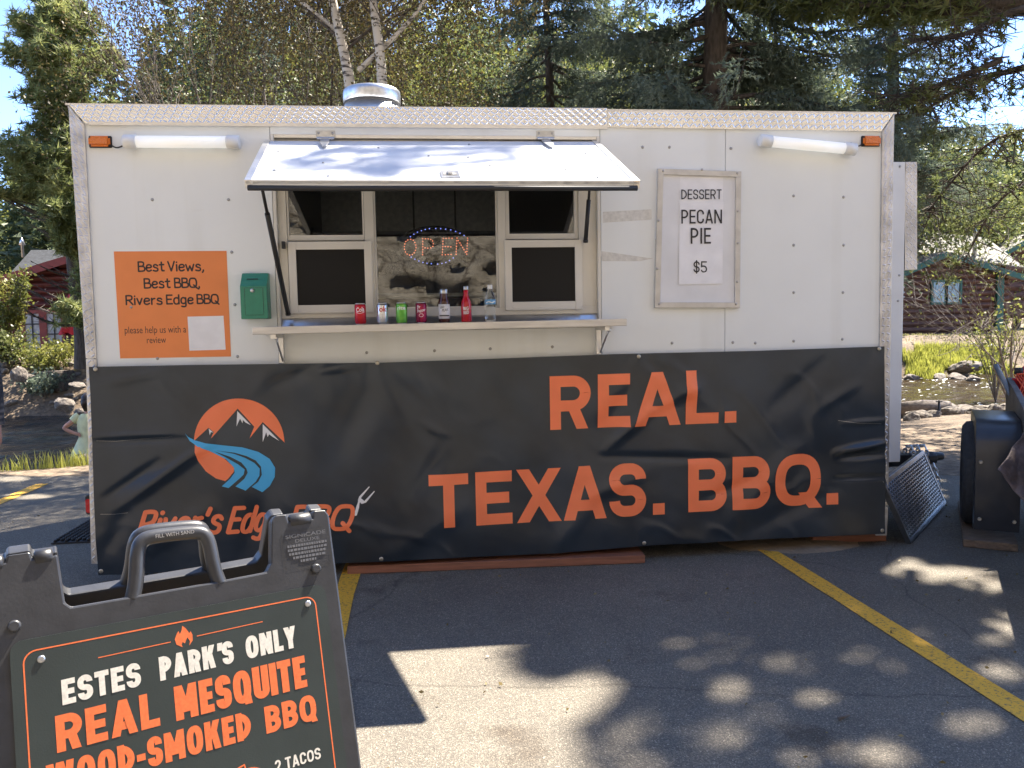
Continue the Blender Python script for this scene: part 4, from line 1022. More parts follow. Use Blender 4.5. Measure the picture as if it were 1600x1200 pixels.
def bottle(px, prof, m, label, capm, caph, capr, band=None, bandm=None, texts=None, tm=None, cat='bottle', liquid=None):
    x, z = drink_pos(px); t = thing('drink_bottle', label, cat, (x, YD, z), 'drinks set out on the serving shelf')
    q = MB(); q.lathe(prof, 26, (x, YD, z)); localise(q.build('bottle_body', m), t)
    h = prof[-1][1]; q = MB(); q.lathe([(capr*.95, h-.012), (capr, h-.010), (capr, h+caph-.002), (capr*.9, h+caph), (0, h+caph)], 18, (x, YD, z)); localise(q.build('bottle_cap', capm), t)
    if band:
        r, a, b = band; q = MB(); q.lathe([(r, a), (r, b)], 26, (x, YD, z)); localise(q.build('paper_label', bandm), t)
        if texts:
            for tt, mm in texts: localise(lay('lettering', tt, wrap_fn(x, YD, r, z), .0005, mm, None, .006), t)
    return t
bottle(694.5, [(0, .004), (.028, 0), (.0325, .006), (.0325, .112), (.029, .128), (.0235, .142), (.0225, .166), (.021, .178)], M_brown_liq, 'brown glass bottle with a white label and silver cap', M_steel, .016, .0225, (.0331, .022, .106), M_paper,
       [([fit_text('GOLD', -.024, .080, .0, .084, .012, .012, .003), fit_text('PEAK', -.014, .062, .025, .068, .015, .012, .003)], M_ink), ([ribbon([(-.03, .040), (.03, .040)], .0035)], M_ink)])
bottle(729, [(0, .004), (.026, 0), (.031, .006), (.031, .098), (.028, .118), (.018, .142), (.0145, .165), (.0138, .198)], M_red_liq, 'bright red soda bottle with a long clear neck', M_steel, .010, .0148, (.0313, .030, .032), M_red_liq,
       [([fit_text('BIG', -.018, .068, .012, .071, .019, .03, .003), fit_text('RED', -.018, .044, .014, .048, .019, .03, .003)], M_white_ink)])
wprof = [(0, .006), (.027, 0), (.0315, .008)]+[(.0315-.0016*(k % 2), .02+k*.011) for k in range(6)]+[(.0318, .09), (.0318, .128), (.030, .140), (.022, .165), (.014, .182), (.0125, .200)]
bottle(766.5, wprof, M_pet, 'clear plastic water bottle with a blue label, last in the row', M_white_plastic, .013, .0145, (.0323, .100, .128), mat('blue_label', (.20,.45,.72), .4, vary=.3, scale=80),
       [([ribbon([(-.026, .110), (-.010, .116), (.008, .108), (.026, .116)], .0028)], M_white_ink)])
wx0, wz0 = wp(756, 478, .10); wx1, wz1 = wp(780, 458, .10)
tag(box_obj('paper_card', M_paper, None, wx0, wx1, .098, .1, wz0, wz1), 'small white card propped inside the glass behind the water bottle', 'card')

# ---------------------------------------------------------------- folding pavement sign in front
SO = np.array([1.1505, -3.2623, .9131]); SY, ST, SR = .4393, .2863, -.0016
_r0s = np.array([math.cos(SY), math.sin(SY), 0]); _n0s = np.array([math.sin(SY), -math.cos(SY), 0]); _u0s = np.array([0, 0, 1.])*math.cos(ST)-_n0s*math.sin(ST)
s_r = _r0s*math.cos(SR)+_u0s*math.sin(SR); s_u = -_r0s*math.sin(SR)+_u0s*math.cos(SR); s_n = np.cross(s_r, s_u)
def sf(a, b, o=0.0): return tuple(SO+s_r*a+s_u*b+s_n*o)
_ub = np.array([0, 0, 1.])*math.cos(ST)+_n0s*math.sin(ST); _nb = np.cross(s_r, _ub)
def sbk(a, b, o=0.0):
    h = SO+s_r*a+s_u*.150+s_n*(-.030); return tuple(h+_ub*(b-.150)+_nb*(-.012+o))
base = SO+s_r*.305; S = thing('pavement_sign', 'black folding pavement sign with dark menu panel in orange and cream lettering', 'pavement sign', (float(base[0]), float(base[1])+.1, 0))
M_plast = mat('moulded_black_plastic', (.035,.036,.040), .36, vary=.15, scale=25, bump=.025, bscale=150)
def frame_outline(bot):
    return [(-.032, bot), (.645, bot), (.642, .152), (.634, .165), (.606, .167), (.602, .150), (.548, .150), (.544, .167), (.518, .168), (.508, .156), (.497, .064), (.486, .048), (.392, .046), (.218, .046), (.106, .046), (.096, .056), (.089, .152), (.082, .150), (.046, .150), (.043, .163), (.004, .163), (.0, .150), (-.030, .148)]
bot_f = -SO[2]/s_u[2]+.004
q = MB(); q.prism(frame_outline(bot_f), sf, -.034, -.004); localise(q.build('front_frame', M_plast, bevel=.004), S)
q = MB(); q.prism(frame_outline(bot_f+.002), sbk, .0, -.030); localise(q.build('rear_frame', M_plast, bevel=.004), S)
def handle(fn, o):
    q = MB(); path = [(.216, .040), (.226, .075), (.232, .135), (.243, .156), (.265, .161), (.345, .158), (.366, .152), (.375, .132), (.379, .075), (.388, .040)]
    p = chaikin(path, 2); q.tube([fn(a[0], a[1], o) for a in p], .0155, 10)
    return q
localise(handle(sf, -.018).build('handle', M_plast), S); localise(handle(sbk, -.016).build('handle', M_plast), S)
for a0, a1 in ((.549, .601), (.0475, .081), (-.04, -.001)):
    q = MB(); q.tube([sf(a0, .150, -.016), sf(a0+.004, .150, -.016), sf(a1-.004, .150, -.016), sf(a1, .150, -.016)], [.010, .0165, .0165, .010], 14); localise(q.build('hinge_knuckle', M_black), S)
def rrect(x0, x1, y0, y1, r, n=6):
    o = []
    for cx_, cy_, a in ((x1-r, y0+r, -PI/2), (x1-r, y1-r, 0), (x0+r, y1-r, PI/2), (x0+r, y0+r, PI)):
        o += [(cx_+r*math.cos(a+k*PI/2/n), cy_+r*math.sin(a+k*PI/2/n)) for k in range(n+1)]
    return o
M_emb = mat('raised_plastic_lit_edges', (.13,.13,.135), .4)  # sign plastic lightened: light caught by raised edges is put into the colour
M_panel = mat('dark_sign_panel', (.030,.040,.038), .36, vary=.10, scale=8, bump=.03, bscale=300)
q = MB(); q.prism(rrect(0, .61, -.90, 0, .022), sf, -.0036, .0005); panel = localise(q.build('sign_panel', M_panel), S)
M_sorange = mat('sign_orange', (.80,.17,.05), .45, vary=.10, scale=160); M_scream = mat('sign_cream', (.74,.69,.58), .5, vary=.10, scale=160)
def sl_(name, geos, m, off=.00072, cut=0): return lay(name, geos, lambda x, z, o: sf(x, z, o), off, m, panel, cut)
bd = rrect(.021, .584, -.875, -.0225, .022); sl_('border_line', [ribbon(bd+[bd[0], bd[1]], .0013)], M_sorange)
sl_('rule_line', [ribbon([(.146, -.060), (.278, -.0585)], .0009), ribbon([(.330, -.0575), (.464, -.0555)], .0009)], M_sorange)
def fit_s(b, x0, z0, x1, z1, h, bold): return block_text(b, x0, z0, x1, z1, h, .225, .13)
sl_('lettering', fit_s('ESTES', .080, -.1335, .218, -.1305, .0465, 0)+fit_s("PARK'S", .253, -.1300, .398, -.1268, .0465, 0)+fit_s('ONLY', .424, -.1262, .532, -.1240, .0465, 0), M_scream)
sl_('lettering', fit_s('REAL', .066, -.2165, .246, -.2140, .0665, 0)+fit_s('MESQUITE', .276, -.2138, .545, -.2110, .0665, 0), M_sorange)
sl_('lettering', fit_s('WOOD-SMOKED', .046, -.2890, .418, -.2850, .0555, 0)+fit_s('BBQ', .448, -.2848, .558, -.2835, .0545, 0), M_sorange)
sl_('lettering', block_text('2 TACOS', .458, -.3655, .556, -.3645, .0235, .17, .14), M_scream)
fl = [(.300,-.0735),(.289,-.066),(.2865,-.055),(.291,-.045),(.295,-.040),(.297,-.047),(.301,-.040),(.303,-.031),(.309,-.037),(.313,-.044),(.315,-.049),(.318,-.045),(.321,-.053),(.3205,-.064),(.313,-.073),(.315,-.064),(.311,-.056),(.308,-.061),(.305,-.067),(.301,-.063),(.2985,-.068)]
sl_('flame_mark', [poly_geo(fl)], M_sorange)
tc = (.405, -.358)
sl_('taco_mark', [ribbon([(tc[0]-.032+.0*k, tc[1]-.02)]+[(tc[0]+.036*math.cos(a), tc[1]-.018+.034*math.sin(a)) for a in np.linspace(PI*.98, 0.05, 16)], .0016)+(0,), ribbon([(tc[0]-.045+.006*math.sin(k*1.7)+.004*k, tc[1]-.014+.038*math.sin(k*PI/14)+.003*math.cos(k*2.4)) for k in range(15)], .0018)+(1,)]+[ribbon([(tc[0]+dx_, tc[1]+dy_), (tc[0]+dx_+.002, tc[1]+dy_+.001)], .0014)+(2+k,) for k, (dx_, dy_) in enumerate(((-.01, -.005), (.005, .004), (.016, -.008), (-.018, -.014), (.0, -.016)))], M_sorange)
for a, b in ((.567, -.037), (.050, -.041)):
    q = MB(); c = sf(a, b, .0006)
    q.tube([sf(a, b, .0006), sf(a, b, .0022), sf(a, b, .003)], [.0072, .0066, .004], 14); localise(q.build('panel_screw', M_steel), S)
for a, b in ((.595, .036), (.010, .029)):
    q = MB(); q.tube([sf(a, b, -.004), sf(a, b, .003), sf(a, b, .006)], [.0115, .011, .008], 14); localise(q.build('frame_bolt', M_plast), S)
def emboss(body, a0, b0, a1, h, o=-.0022): 
    g = fit_text(body, a0, b0, a1, b0, h, .01); return g
q_ = [emboss('SIGNICADE', .535, .112, .628, .0085), emboss('DELUXE', .556, .101, .612, .0072)]
eo = lay('embossed_lettering', q_, lambda x, z, o: sf(x, z, o), -.0028, M_emb, None); localise(eo, S)
q = MB()
for k in range(5):
    w = (.046, .046, .044, .036, .020)[k]; xx = -w
    while xx < w-.004:
        L = .003+.005*random.random(); q.prism([(.583+xx, .0915-k*.0088), (.583+xx+L, .0915-k*.0088), (.583+xx+L, .0970-k*.0088), (.583+xx, .0970-k*.0088)], sf, -.0042, -.0028); xx += L+.0016
tag(localise(q.build('embossed_marks', M_emb), S), kind='stuff')
bd = rrect(.528, .634, .046, .128, .006, 3); eo = lay('embossed_rim', [ribbon(bd+[bd[0], bd[1]], .0008)], lambda x, z, o: sf(x, z, o), -.0030, M_steel if False else M_plast, None); localise(eo, S)
eo = lay('embossed_lettering', [fit_text('FILL WITH SAND', .268, .1555, .344, .1545, .0075, .004)], lambda x, z, o: sf(x, z, o), -.0008, M_steel, None); localise(eo, S)

# ---------------------------------------------------------------- timber and loose gear on the ground
M_deck = mat('composite_decking', (.24,.095,.055), .6, vary=.18, scale=4, bump=.1, bscale=30, stretch=(1, 14, 14))
M_timber = mat('weathered_timber', (.15,.10,.065), .8, vary=.3, scale=5, bump=.25, bscale=40, stretch=(2, 12, 12))
def board(name, m, p0, p1, depth, th, label, z=0.0):
    p0 = np.array(p0, float); p1 = np.array(p1, float); d = (p1-p0)/np.linalg.norm(p1-p0); nn = np.array([-d[1], d[0]])
    c = [p0, p1, p1+nn*depth, p0+nn*depth]; q = MB()
    q.add([(a[0], a[1], z) for a in c]+[(a[0], a[1], z+th) for a in c], [(0,3,2,1),(4,5,6,7),(0,1,5,4),(1,2,6,5),(2,3,7,6),(3,0,4,7)])
    return tag(q.build(name, m, bevel=.003), label, name.replace('_', ' '))
board('timber_plank', M_deck, gp(543, 898), gp(1008, 880.5), .30, .048, 'long reddish plank lying under the trailer wheel', .003)
pl = gp(1290, 848)
board('timber_block', M_deck, gp(1270, 849.5), gp(1385, 846), .25, .10, 'short reddish block under the trailer corner beside the metal step', .003)
q = MB(); e = [(gp(px, py)) for px, py in ((1080, 846), (1150, 852), (1230, 860), (1290, 856), (1330, 850), (1370, 847), (1330, 836), (1200, 836))]
q.add([(x+.0*k, y, .002) for k, (x, y) in enumerate(e)], [tuple(range(len(e)))]); 
xs_, ys_ = np.linspace(3.75, 4.85, 40), np.linspace(-.14, .5, 26)
def sandz(X, Y): return .03*np.clip(1-((X-4.35)/.5)**2-((Y-.22)/.32)**2, -.5, 1)+.008*fbm(np.stack([X*7, Y*7, 0*X], -1), 3, 9)-.004
grid_mesh('sand_patch', xs_, ys_, sandz, M_dirt, kind='stuff')

# rubber grid mat flat on the lot by the trailer's end
a = np.array(gp(80, 851)); b = np.array(gp(152, 808)); dm = (b-a)/np.linalg.norm(b-a); nm = np.array([dm[1], -dm[0]])
matt = thing('rubber_mat', 'black studded rubber mat flat on the asphalt by the trailer end', 'mat', (float(a[0]), float(a[1]), 0))
q = MB(); c = [a, a+nm*.75, b+nm*.75+dm*.3, b+dm*.3]; q.prism([tuple(p) for p in c], lambda x, y, d: (x, y, d), .001, .012); localise(q.build('mat_sheet', M_dark), matt)
q = MB()
for i in range(26):
    for j in range(20):
        p = a+dm*(.02+i*.040+(j % 2)*.02)+nm*(.02+j*.037)
        q.lathe([(.014, .012), (.011, .030), (.005, .030), (.0, .022)], 6, (p[0], p[1], 0))
tag(localise(q.build('studs', M_dark, fixn=False), matt), kind='stuff')

# folded metal step leaning at the trailer's nose
B_ = np.array([*gp(1423, 850), .004]); L_ = on(1379, 752, 1, -.06)
def pr(P): d = np.asarray(P)-CAM; zc = d@_f; return np.array([800+FPX*(d@_r)/zc, 600-FPX*(d@_u)/zc])
best = None
for yr in np.linspace(-.1, .9, 101):
    R2 = on(1478, 786, 1, yr); T2 = L_+R2-B_; e = np.linalg.norm(pr(T2)-np.array([1430, 716]))
    if best is None or e < best[0]: best = (e, R2, T2)
R2, T2 = best[1], best[2]
step = thing('metal_step', 'tread plate step tipped on its corner at the trailer nose', 'folding step', tuple(B_))
e1 = (R2-B_); e2 = (L_-B_); L1, L2 = np.linalg.norm(e1), np.linalg.norm(e2); en = np.cross(e1, e2); en = en/np.linalg.norm(en); en = en if en@(CAM-B_) > 0 else -en
def stf(a, b, o): return tuple(B_+e1*a/L1+e2*b/L2+en*o)
M_step = mat('step_tread_plate', (.24,.25,.27), .38, .9, vary=.2, scale=10)
q = MB(); q.prism([(0, 0), (L1, 0), (L1, L2), (0, L2)], stf, -.006, 0); pl_ = localise(q.build('step_plate', M_step), step)
v, f = lugs(.035, L1-.035, .035, L2-.035, .027, .019, .005, .004); q = MB(); q.add([stf(*p) for p in v], f); t = q.build('tread_bars', M_step, fixn=False); t.parent = pl_; tag(t, kind='stuff')
for (a0, a1, b0, b1) in ((0, L1, 0, .03), (0, L1, L2-.03, L2), (0, .03, .03, L2-.03), (L1-.03, L1, .03, L2-.03)):
    q = MB(); q.prism([(a0, b0), (a1, b0), (a1, b1), (a0, b1)], stf, -.03, .004); localise(q.build('step_frame', M_step, bevel=.002), step)
q = MB(); q.tube([stf(L1-.01, L2-.0, -.03), stf(L1+.015, 0.02, -.05)], .012, 8); localise(q.build('step_leg', M_black), step)

# ---------------------------------------------------------------- utility trailer at the edge of the frame
F0 = np.array([5.44, -.10]); ud = np.array([.56, .83]); ud = ud/np.linalg.norm(ud); upv = np.array([ud[1], -ud[0]])
def uf(a, b, z): p = F0+ud*a+upv*b; return (p[0], p[1], z)
ut = thing('utility_trailer', 'black utility trailer with dark plastic mudguard and loaded open bed', 'utility trailer', uf(.4, .9, 0))
M_fender = mat('black_mudguard_plastic', (.030,.032,.038), .30, vary=.15, scale=8, bump=.04, bscale=40)
prof = [(.0, .11), (-.004, .45), (.0, .60), (.012, .68), (.05, .752), (.11, .797), (.19, .812), (.70, .812), (.79, .795), (.85, .74), (.88, .6), (.89, .11)]
pin = [(max(min(a, .865), .022) if True else a, z-.02 if z > .7 else z) for a, z in prof]
q = MB(); n = len(prof); vs = []
for b in (0.0, .25): vs += [uf(a, b, z) for a, z in prof]
for b in (0.0, .25): vs += [uf(a, b, z) for a, z in pin]
fs = [(i, i+1, n+i+1, n+i) for i in range(n-1)]+[(2*n+i, 3*n+i, 3*n+i+1, 2*n+i+1) for i in range(n-1)]+[(i, 2*n+i, 2*n+i+1, i+1) for i in range(n-1)]+[(n+i, n+i+1, 3*n+i+1, 3*n+i) for i in range(n-1)]+[(0, n, 3*n, 2*n), (n-1, 3*n-1, 4*n-1, 2*n-1)]
q.add(vs, fs, True); localise(q.build('mudguard', M_fender, bevel=.006), ut)
q = MB()
lip = [(a, z) for a, z in prof]; ins = [(.445+(a-.445)*.86, .2+(z-.2)*.90) for a, z in prof]
for i in range(n-1):
    q.add([uf(*lip[i][:1], -.002, lip[i][1]), uf(lip[i+1][0], -.002, lip[i+1][1]), uf(ins[i+1][0], -.006, ins[i+1][1]), uf(ins[i][0], -.006, ins[i][1])], [(0, 1, 2, 3)], True)
localise(q.build('mudguard_lip', M_fender), ut)
def uwheel():
    c = uf(.445, .035, .405); R = .355; W = .2; q = MB(); ax = Vector((upv[0], upv[1], 0)); M_ = Matrix.Translation(c) @ ax.to_track_quat('Z', 'Y').to_matrix().to_4x4()
    q.lathe([(R*.56, -W*.36), (R*.68, -W*.5), (R*.9, -W*.5), (R*.985, -W*.38), (R, -W*.2), (R, W*.2), (R*.985, W*.38), (R*.9, W*.5), (R*.68, W*.5), (R*.56, W*.36)], 40)
    q.v = [tuple(M_ @ Vector(p)) for p in q.v]; ty = localise(q.build('wheel', M_tyre), ut)
    q = MB(); q.lathe([(0, -W*.2), (R*.2, -W*.3), (R*.24, -W*.12), (R*.5, -W*.16), (R*.56, -W*.4), (R*.58, -W*.4), (R*.58, W*.36)], 28); q.v = [tuple(M_ @ Vector(p)) for p in q.v]
    r = q.build('rim', mat('dark_rim', (.12,.12,.12), .4, .7)); r.parent = ty
uwheel()
q = MB()
for bb_, zz_ in ((.03, .18), (.22, .18), (.03, .55), (.22, .55)):
    q.tube([uf(-.004, bb_, zz_), uf(-.014, bb_, zz_)], [.013, .010], 8)
tag(localise(q.build('mudguard_bolts', M_screw), ut), kind='stuff')
M_bed = mat('rusty_bed_steel', (.075,.062,.055), .6, vary=.5, scale=6, bump=.3, bscale=30)
def slab(q, pts, th):   # pts (a, z) in the plane of constant b
    pass
def uquad(q, b0, b1, pts): q.prism(pts, lambda a, z, d: uf(a, d, z), b0, b1)
q = MB(); uquad(q, .255, .295, [(-1.4, .42), (1.45, .42), (1.45, .995), (.9, .96), (-.1, .88), (-1.4, .86)]); localise(q.build('bed_side', M_bed, bevel=.006), ut)
q = MB(); uquad(q, 1.65, 1.69, [(-1.4, .42), (1.45, .42), (1.45, .99), (-1.4, .88)]); localise(q.build('bed_side', M_bed, bevel=.006), ut)
q = MB(); q.prism([(.30, .42), (1.645, .42), (1.645, .98), (.30, .98)], lambda b, z, d: uf(d, b, z), 1.41, 1.448); localise(q.build('bed_end', M_bed), ut)
q = MB(); q.prism([(-1.4, .26), (1.45, .26), (1.45, 1.68), (-1.4, 1.68)], lambda a, b, d: uf(a, b, d), .38, .418); localise(q.build('bed_floor', M_bed), ut)
q = MB(); q.tube([uf(.44, .2, .405), uf(.44, 1.8, .405)], .03, 10); localise(q.build('axle', M_black), ut)
for pts, nm_ in (([(-.06, -.06), (1.15, -.06), (1.15, .24), (-.06, .24)], 'timber_block'),):
    q = MB(); q.prism(pts, lambda a, b, d: uf(a-.0, b, d), .003, .052); tag(q.build(nm_, M_timber, bevel=.004), 'grey weathered board under the wheel of the utility trailer', 'timber block')
# crumpled tarpaulin over the bed's corner
c4 = [on(1558, 733, 1, -.32), on(1600, 786, 1, -.40), on(1640, 700, 1, -.38), on(1604, 668, 1, -.22)]
g = []; n = 22
for j in range(n+1):
    for i in range(n+1):
        u, v = i/n, j/n; p = (c4[0]*(1-u)+c4[1]*u)*(1-v)+(c4[3]*(1-u)+c4[2]*u)*v
        d = float(fbm(np.array([p[0]*9, p[1]*5, p[2]*9]), 3, 44)); g.append(p+np.array([-.3, -1, .2])*(.05*d))
q = MB(); q.add(g, [(j*(n+1)+i, j*(n+1)+i+1, (j+1)*(n+1)+i+1, (j+1)*(n+1)+i) for j in range(n) for i in range(n)], True)
o = q.build('tarpaulin', mat('dusty_brown_canvas', (.15,.11,.10), .75, vary=.3, scale=12, bump=.3, bscale=60)); md = o.modifiers.new('thick', 'SOLIDIFY'); md.thickness = .006
tag(o, 'crumpled dusty brown canvas hanging over the trailer bed', 'tarpaulin')
# fuel can, orange crate of netting and a grey pole in the bed
gc = np.array(uf(1.30, .44, 1.03))
fc = thing('fuel_can', 'red plastic fuel can in the utility trailer bed', 'fuel can', tuple(gc))
M_fuel = mat('red_fuel_plastic', (.50,.02,.025), .35)
q = MB(); q.box(gc[0]-.12, gc[0]+.2, gc[1]-.02, gc[1]+.14, gc[2]-.32, gc[2]+.005, bev=.035); localise(q.build('can_body', M_fuel), fc)
q = MB(); q.tube(chaikin([(gc[0]-.08, gc[1]+.06, gc[2]-.01), (gc[0]-.05, gc[1]+.06, gc[2]+.06), (gc[0]+.12, gc[1]+.06, gc[2]+.07), (gc[0]+.16, gc[1]+.06, gc[2]-.01)], 2), .02, 10); localise(q.build('handle', M_fuel), fc)
q = MB(); q.lathe([(0, .0), (.03, .0), (.03, .05), (0, .05)], 12, (gc[0]-.10, gc[1]+.06, gc[2])); localise(q.build('filler_cap', M_dark), fc)
n0 = np.array(uf(1.12, .40, .98)); q = MB()
for k in range(13):
    t = k*.034
    q.tube([(n0[0]-.12+t, n0[1]+t*.4, n0[2]-.10), (n0[0]-.12+t+.1, n0[1]+t*.4+.04, n0[2]+.06)], .005, 5, False); q.tube([(n0[0]-.12+t+.1, n0[1]+t*.4, n0[2]-.10), (n0[0]-.12+t, n0[1]+t*.4+.04, n0[2]+.06)], .005, 5, False)
q.tube([(n0[0]-.13, n0[1], n0[2]+.065), (n0[0]+.4, n0[1]+.2, n0[2]+.065)], .008, 6)
tag(q.build('safety_netting', mat('orange_netting', (.62,.09,.03), .5)), 'folded orange plastic netting stuffed in the utility trailer bed', 'netting')
p0, p1 = on(1556, 571, 1, .95), on(1575, 608, 1, .75); q = MB(); q.tube([p0, p1, p1+(p1-p0)*1.5], .019, 10); tag(q.build('metal_pole', mat('grey_pole_paint', (.17,.18,.19), .5)), 'short grey pole sticking up from the utility trailer bed', 'pole')
# ---------------------------------------------------------------- gaps in the canopy where the sun comes through
def shadow_xy(P): return np.stack([P[:, 0]-P[:, 2]*.51, P[:, 1]-P[:, 2]*.44], 1)
PATCH = np.array([gp(*p) for p in ((585, 1018), (690, 1008), (815, 1004), (795, 1030), (797, 1055), (830, 1070), (870, 1068), (915, 1052), (942, 1060), (950, 1077), (920, 1097), (886, 1122), (880, 1152), (888, 1210), (905, 1290), (560, 1290), (420, 1200), (440, 1000))])
PATCH = PATCH+np.sign(PATCH-PATCH.mean(0))*.05
SPOTS = [(1410,882,50,17),(1497,893,52,13),(1297,943,22,8),(1163,1008,34,14),(1222,1018,26,12),(1060,1013,32,15),(1081,1037,22,10),(1151,1075,36,18),(1400,1040,30,12),(1559,1049,38,17),(1273,1092,26,12),(1514,1130,40,16),(1370,1178,58,22),(1290,996,18,8),(1256,965,16,7),(1590,975,40,26),(1540,915,36,12),(1560,1000,26,12),(1450,905,26,9),(1130,1160,24,12),(1240,1190,40,12),(1440,1000,16,8),
         (1440,775,28,10),(1450,740,30,10),(1445,705,22,8),(1480,815,22,7),(60,735,40,5),(20,748,30,4),(110,728,20,4),(40,775,40,5)]
SPG = []
for px, py, rx, ry in SPOTS:
    c = np.array(gp(px, py)); ex = np.array(gp(px+rx, py))-c; ey = np.array(gp(px, py-ry))-c
    SPG.append((c, np.linalg.inv(np.stack([ex, ey], 1))))
def in_poly(P, poly):
    x, y = P[:, 0], P[:, 1]; r = np.zeros(len(P), bool); n = len(poly)
    for i in range(n):
        x1, y1 = poly[i]; x2, y2 = poly[(i+1) % n]
        c = ((y1 > y) != (y2 > y)); xi = (x2-x1)*(y-y1)/((y2-y1) if y2 != y1 else 1e-9)+x1; r ^= c & (x < xi)
    return r
HQ = np.array([[p[0]-p[2]*.51, p[1]-p[2]*.44] for p in (A0, A1, A2, A3)])
HQ = HQ.mean(0)+(HQ-HQ.mean(0))*np.array([1.06, 1.1])
HSPOT = [((585, 262), (52, 17)), ((862, 250), (44, 13)), ((485, 250), (34, 6)), ((545, 235), (40, 7)), ((920, 262), (22, 9)), ((650, 233), (30, 6)), ((440, 270), (24, 5))]
HSG = []
for (px, py), (rx, ry) in HSPOT:
    def hp(a, b):
        d = ray(a, b); t = ((A0-CAM)@AN)/(d@AN); p = CAM+t*d; return np.array([p[0]-p[2]*.51, p[1]-p[2]*.44])
    c = hp(px, py); SPX = hp(px+rx, py)-c; SPY = hp(px, py-ry)-c; HSG.append((c, np.linalg.inv(np.stack([SPX, SPY], 1))))
def sunlit(P):
    """True where a leaf would shade a place the photograph shows in the sun"""
    G = shadow_xy(P); r = in_poly(G, PATCH)
    lot = np.nonzero((G[:, 0] > -4) & (G[:, 0] < 12) & (G[:, 1] > -5) & (G[:, 1] < 8))[0]; g = G[lot]; rl = np.zeros(len(lot), bool)
    nz = 1+1.5*fbm(np.stack([g[:, 0]*3.2, g[:, 1]*3.2, 0*g[:, 0]+.3], -1), 2, 4)
    for c, inv in SPG: rl |= (((g-c)@inv.T)**2).sum(1)*nz < 1
    rl |= (fbm(np.stack([g[:, 0]*2.6, g[:, 1]*2.6, 0*g[:, 0]], -1), 2, 88) > .33) & (g[:, 0] > 3.2) & (g[:, 1] > -4.5) & (g[:, 1] < -.3)
    r[lot] |= rl
    h = in_poly(G, HQ) & (P[:, 2] > 2.8)
    for c, inv in HSG:
        q = (G-c)@inv.T; h &= ~((q**2).sum(1) < .9)
    return r | h
# open tops over the far bank, where sun reaches the grass and roofs
OPEN = [(10.5, 30, 19.0, 24.5), (-14, -6.5, 18.2, 20.2), (-8, -1.4, 4.2, 6.0), (19, 40, 28, 31.5), (-13, -9.3, 24.5, 28)]
def open_top(P):
    G = shadow_xy(P); r = np.zeros(len(P), bool)
    for x0, x1, y0, y1 in OPEN: r |= (G[:, 0] > x0) & (G[:, 0] < x1) & (G[:, 1] > y0) & (G[:, 1] < y1)
    return r

# ---------------------------------------------------------------- foliage builders
def rot_to(dirs, roll):
    d = dirs/np.linalg.norm(dirs, axis=1, keepdims=True)
    up = np.where(np.abs(d[:, 2:3]) < .9, np.array([[0, 0, 1.]]), np.array([[1., 0, 0]]))
    s = np.cross(d, up); s /= np.linalg.norm(s, axis=1, keepdims=True); u = np.cross(s, d)
    c, n = np.cos(roll)[:, None], np.sin(roll)[:, None]
    return d, s*c+u*n, -s*n+u*c
def stamp(tv, tf, pos, dirs, scale, roll=None):
    """copies of a small template (x along dir) at many places -> verts, faces"""
    N = len(pos); roll = rng.uniform(0, 2*PI, N) if roll is None else roll
    d, s, u = rot_to(dirs, roll); sc_ = np.broadcast_to(scale, (N,)).reshape(N, 1, 1)
    V = (tv[None, :, 0:1]*d[:, None]+tv[None, :, 1:2]*s[:, None]+tv[None, :, 2:3]*u[:, None])*sc_+pos[:, None]
    F = tf[None]+(np.arange(N)*len(tv))[:, None, None]
    return V.reshape(-1, 3), F.reshape(-1, tf.shape[1])
def carve_wood(V, F):
    C = V[F].mean(1); G = shadow_xy(C); r = in_poly(G, PATCH)
    for c, inv in SPG: r |= (((G-c)@inv.T)**2).sum(1) < .8
    return F[~r]
def carve(V, F, opn=True, hatch_keep=0.0):
    C = V[F].mean(1); k = ~sunlit(C)
    if opn: k &= ~(open_top(C) & (rng.random(len(C)) < .93))
    return F[k]
LEAF = (np.array([[0,0,0],[.5,.30,.05],[1,0,-.08],[.5,-.30,.05]]), np.array([[0,1,2,3]]))
def needle_twig(L=1.0, n=20, nl=.16, w=.022, r=None):
    r = r or np.random.default_rng(3); vs = []; fs = []
    for k in range(n):
        t = .08+.92*k/n; a = r.uniform(0, 2*PI); o = np.array([t*L, 0, 0]); e = o+np.array([nl*.75, nl*math.cos(a)*.8, nl*math.sin(a)*.8])
        sd = np.array([0, -math.sin(a), math.cos(a)])*w; b = len(vs); vs += [o+sd-np.array([.03, 0, 0]), o-sd+np.array([.03, 0, 0]), e]; fs.append([b, b+1, b+2])
    return np.array(vs), np.array(fs)
def burst(n=26, w=.075, r=None):
    r = r or np.random.default_rng(5); vs = []; fs = []
    for k in range(n):
        d = r.normal(size=3); d[0] = abs(d[0])*1.1-.15; d /= np.linalg.norm(d); sd = np.cross(d, r.normal(size=3)); sd = sd/np.linalg.norm(sd)*w
        o = -d*0+np.array([-.15*r.random(), 0, 0]); b = len(vs); vs += [o+sd, o-sd, o+d*r.uniform(.8, 1.1)]; fs.append([b, b+1, b+2])
    return np.array(vs), np.array(fs)
M_bark = mat('brown_bark', (.085,.069,.058), .95, vary=.35, scale=9, bump=.8, bscale=18, stretch=(3, 3, .7))
M_bark_grey = mat('grey_twig_bark', (.16,.135,.115), .9, vary=.3, scale=12, bump=.3)
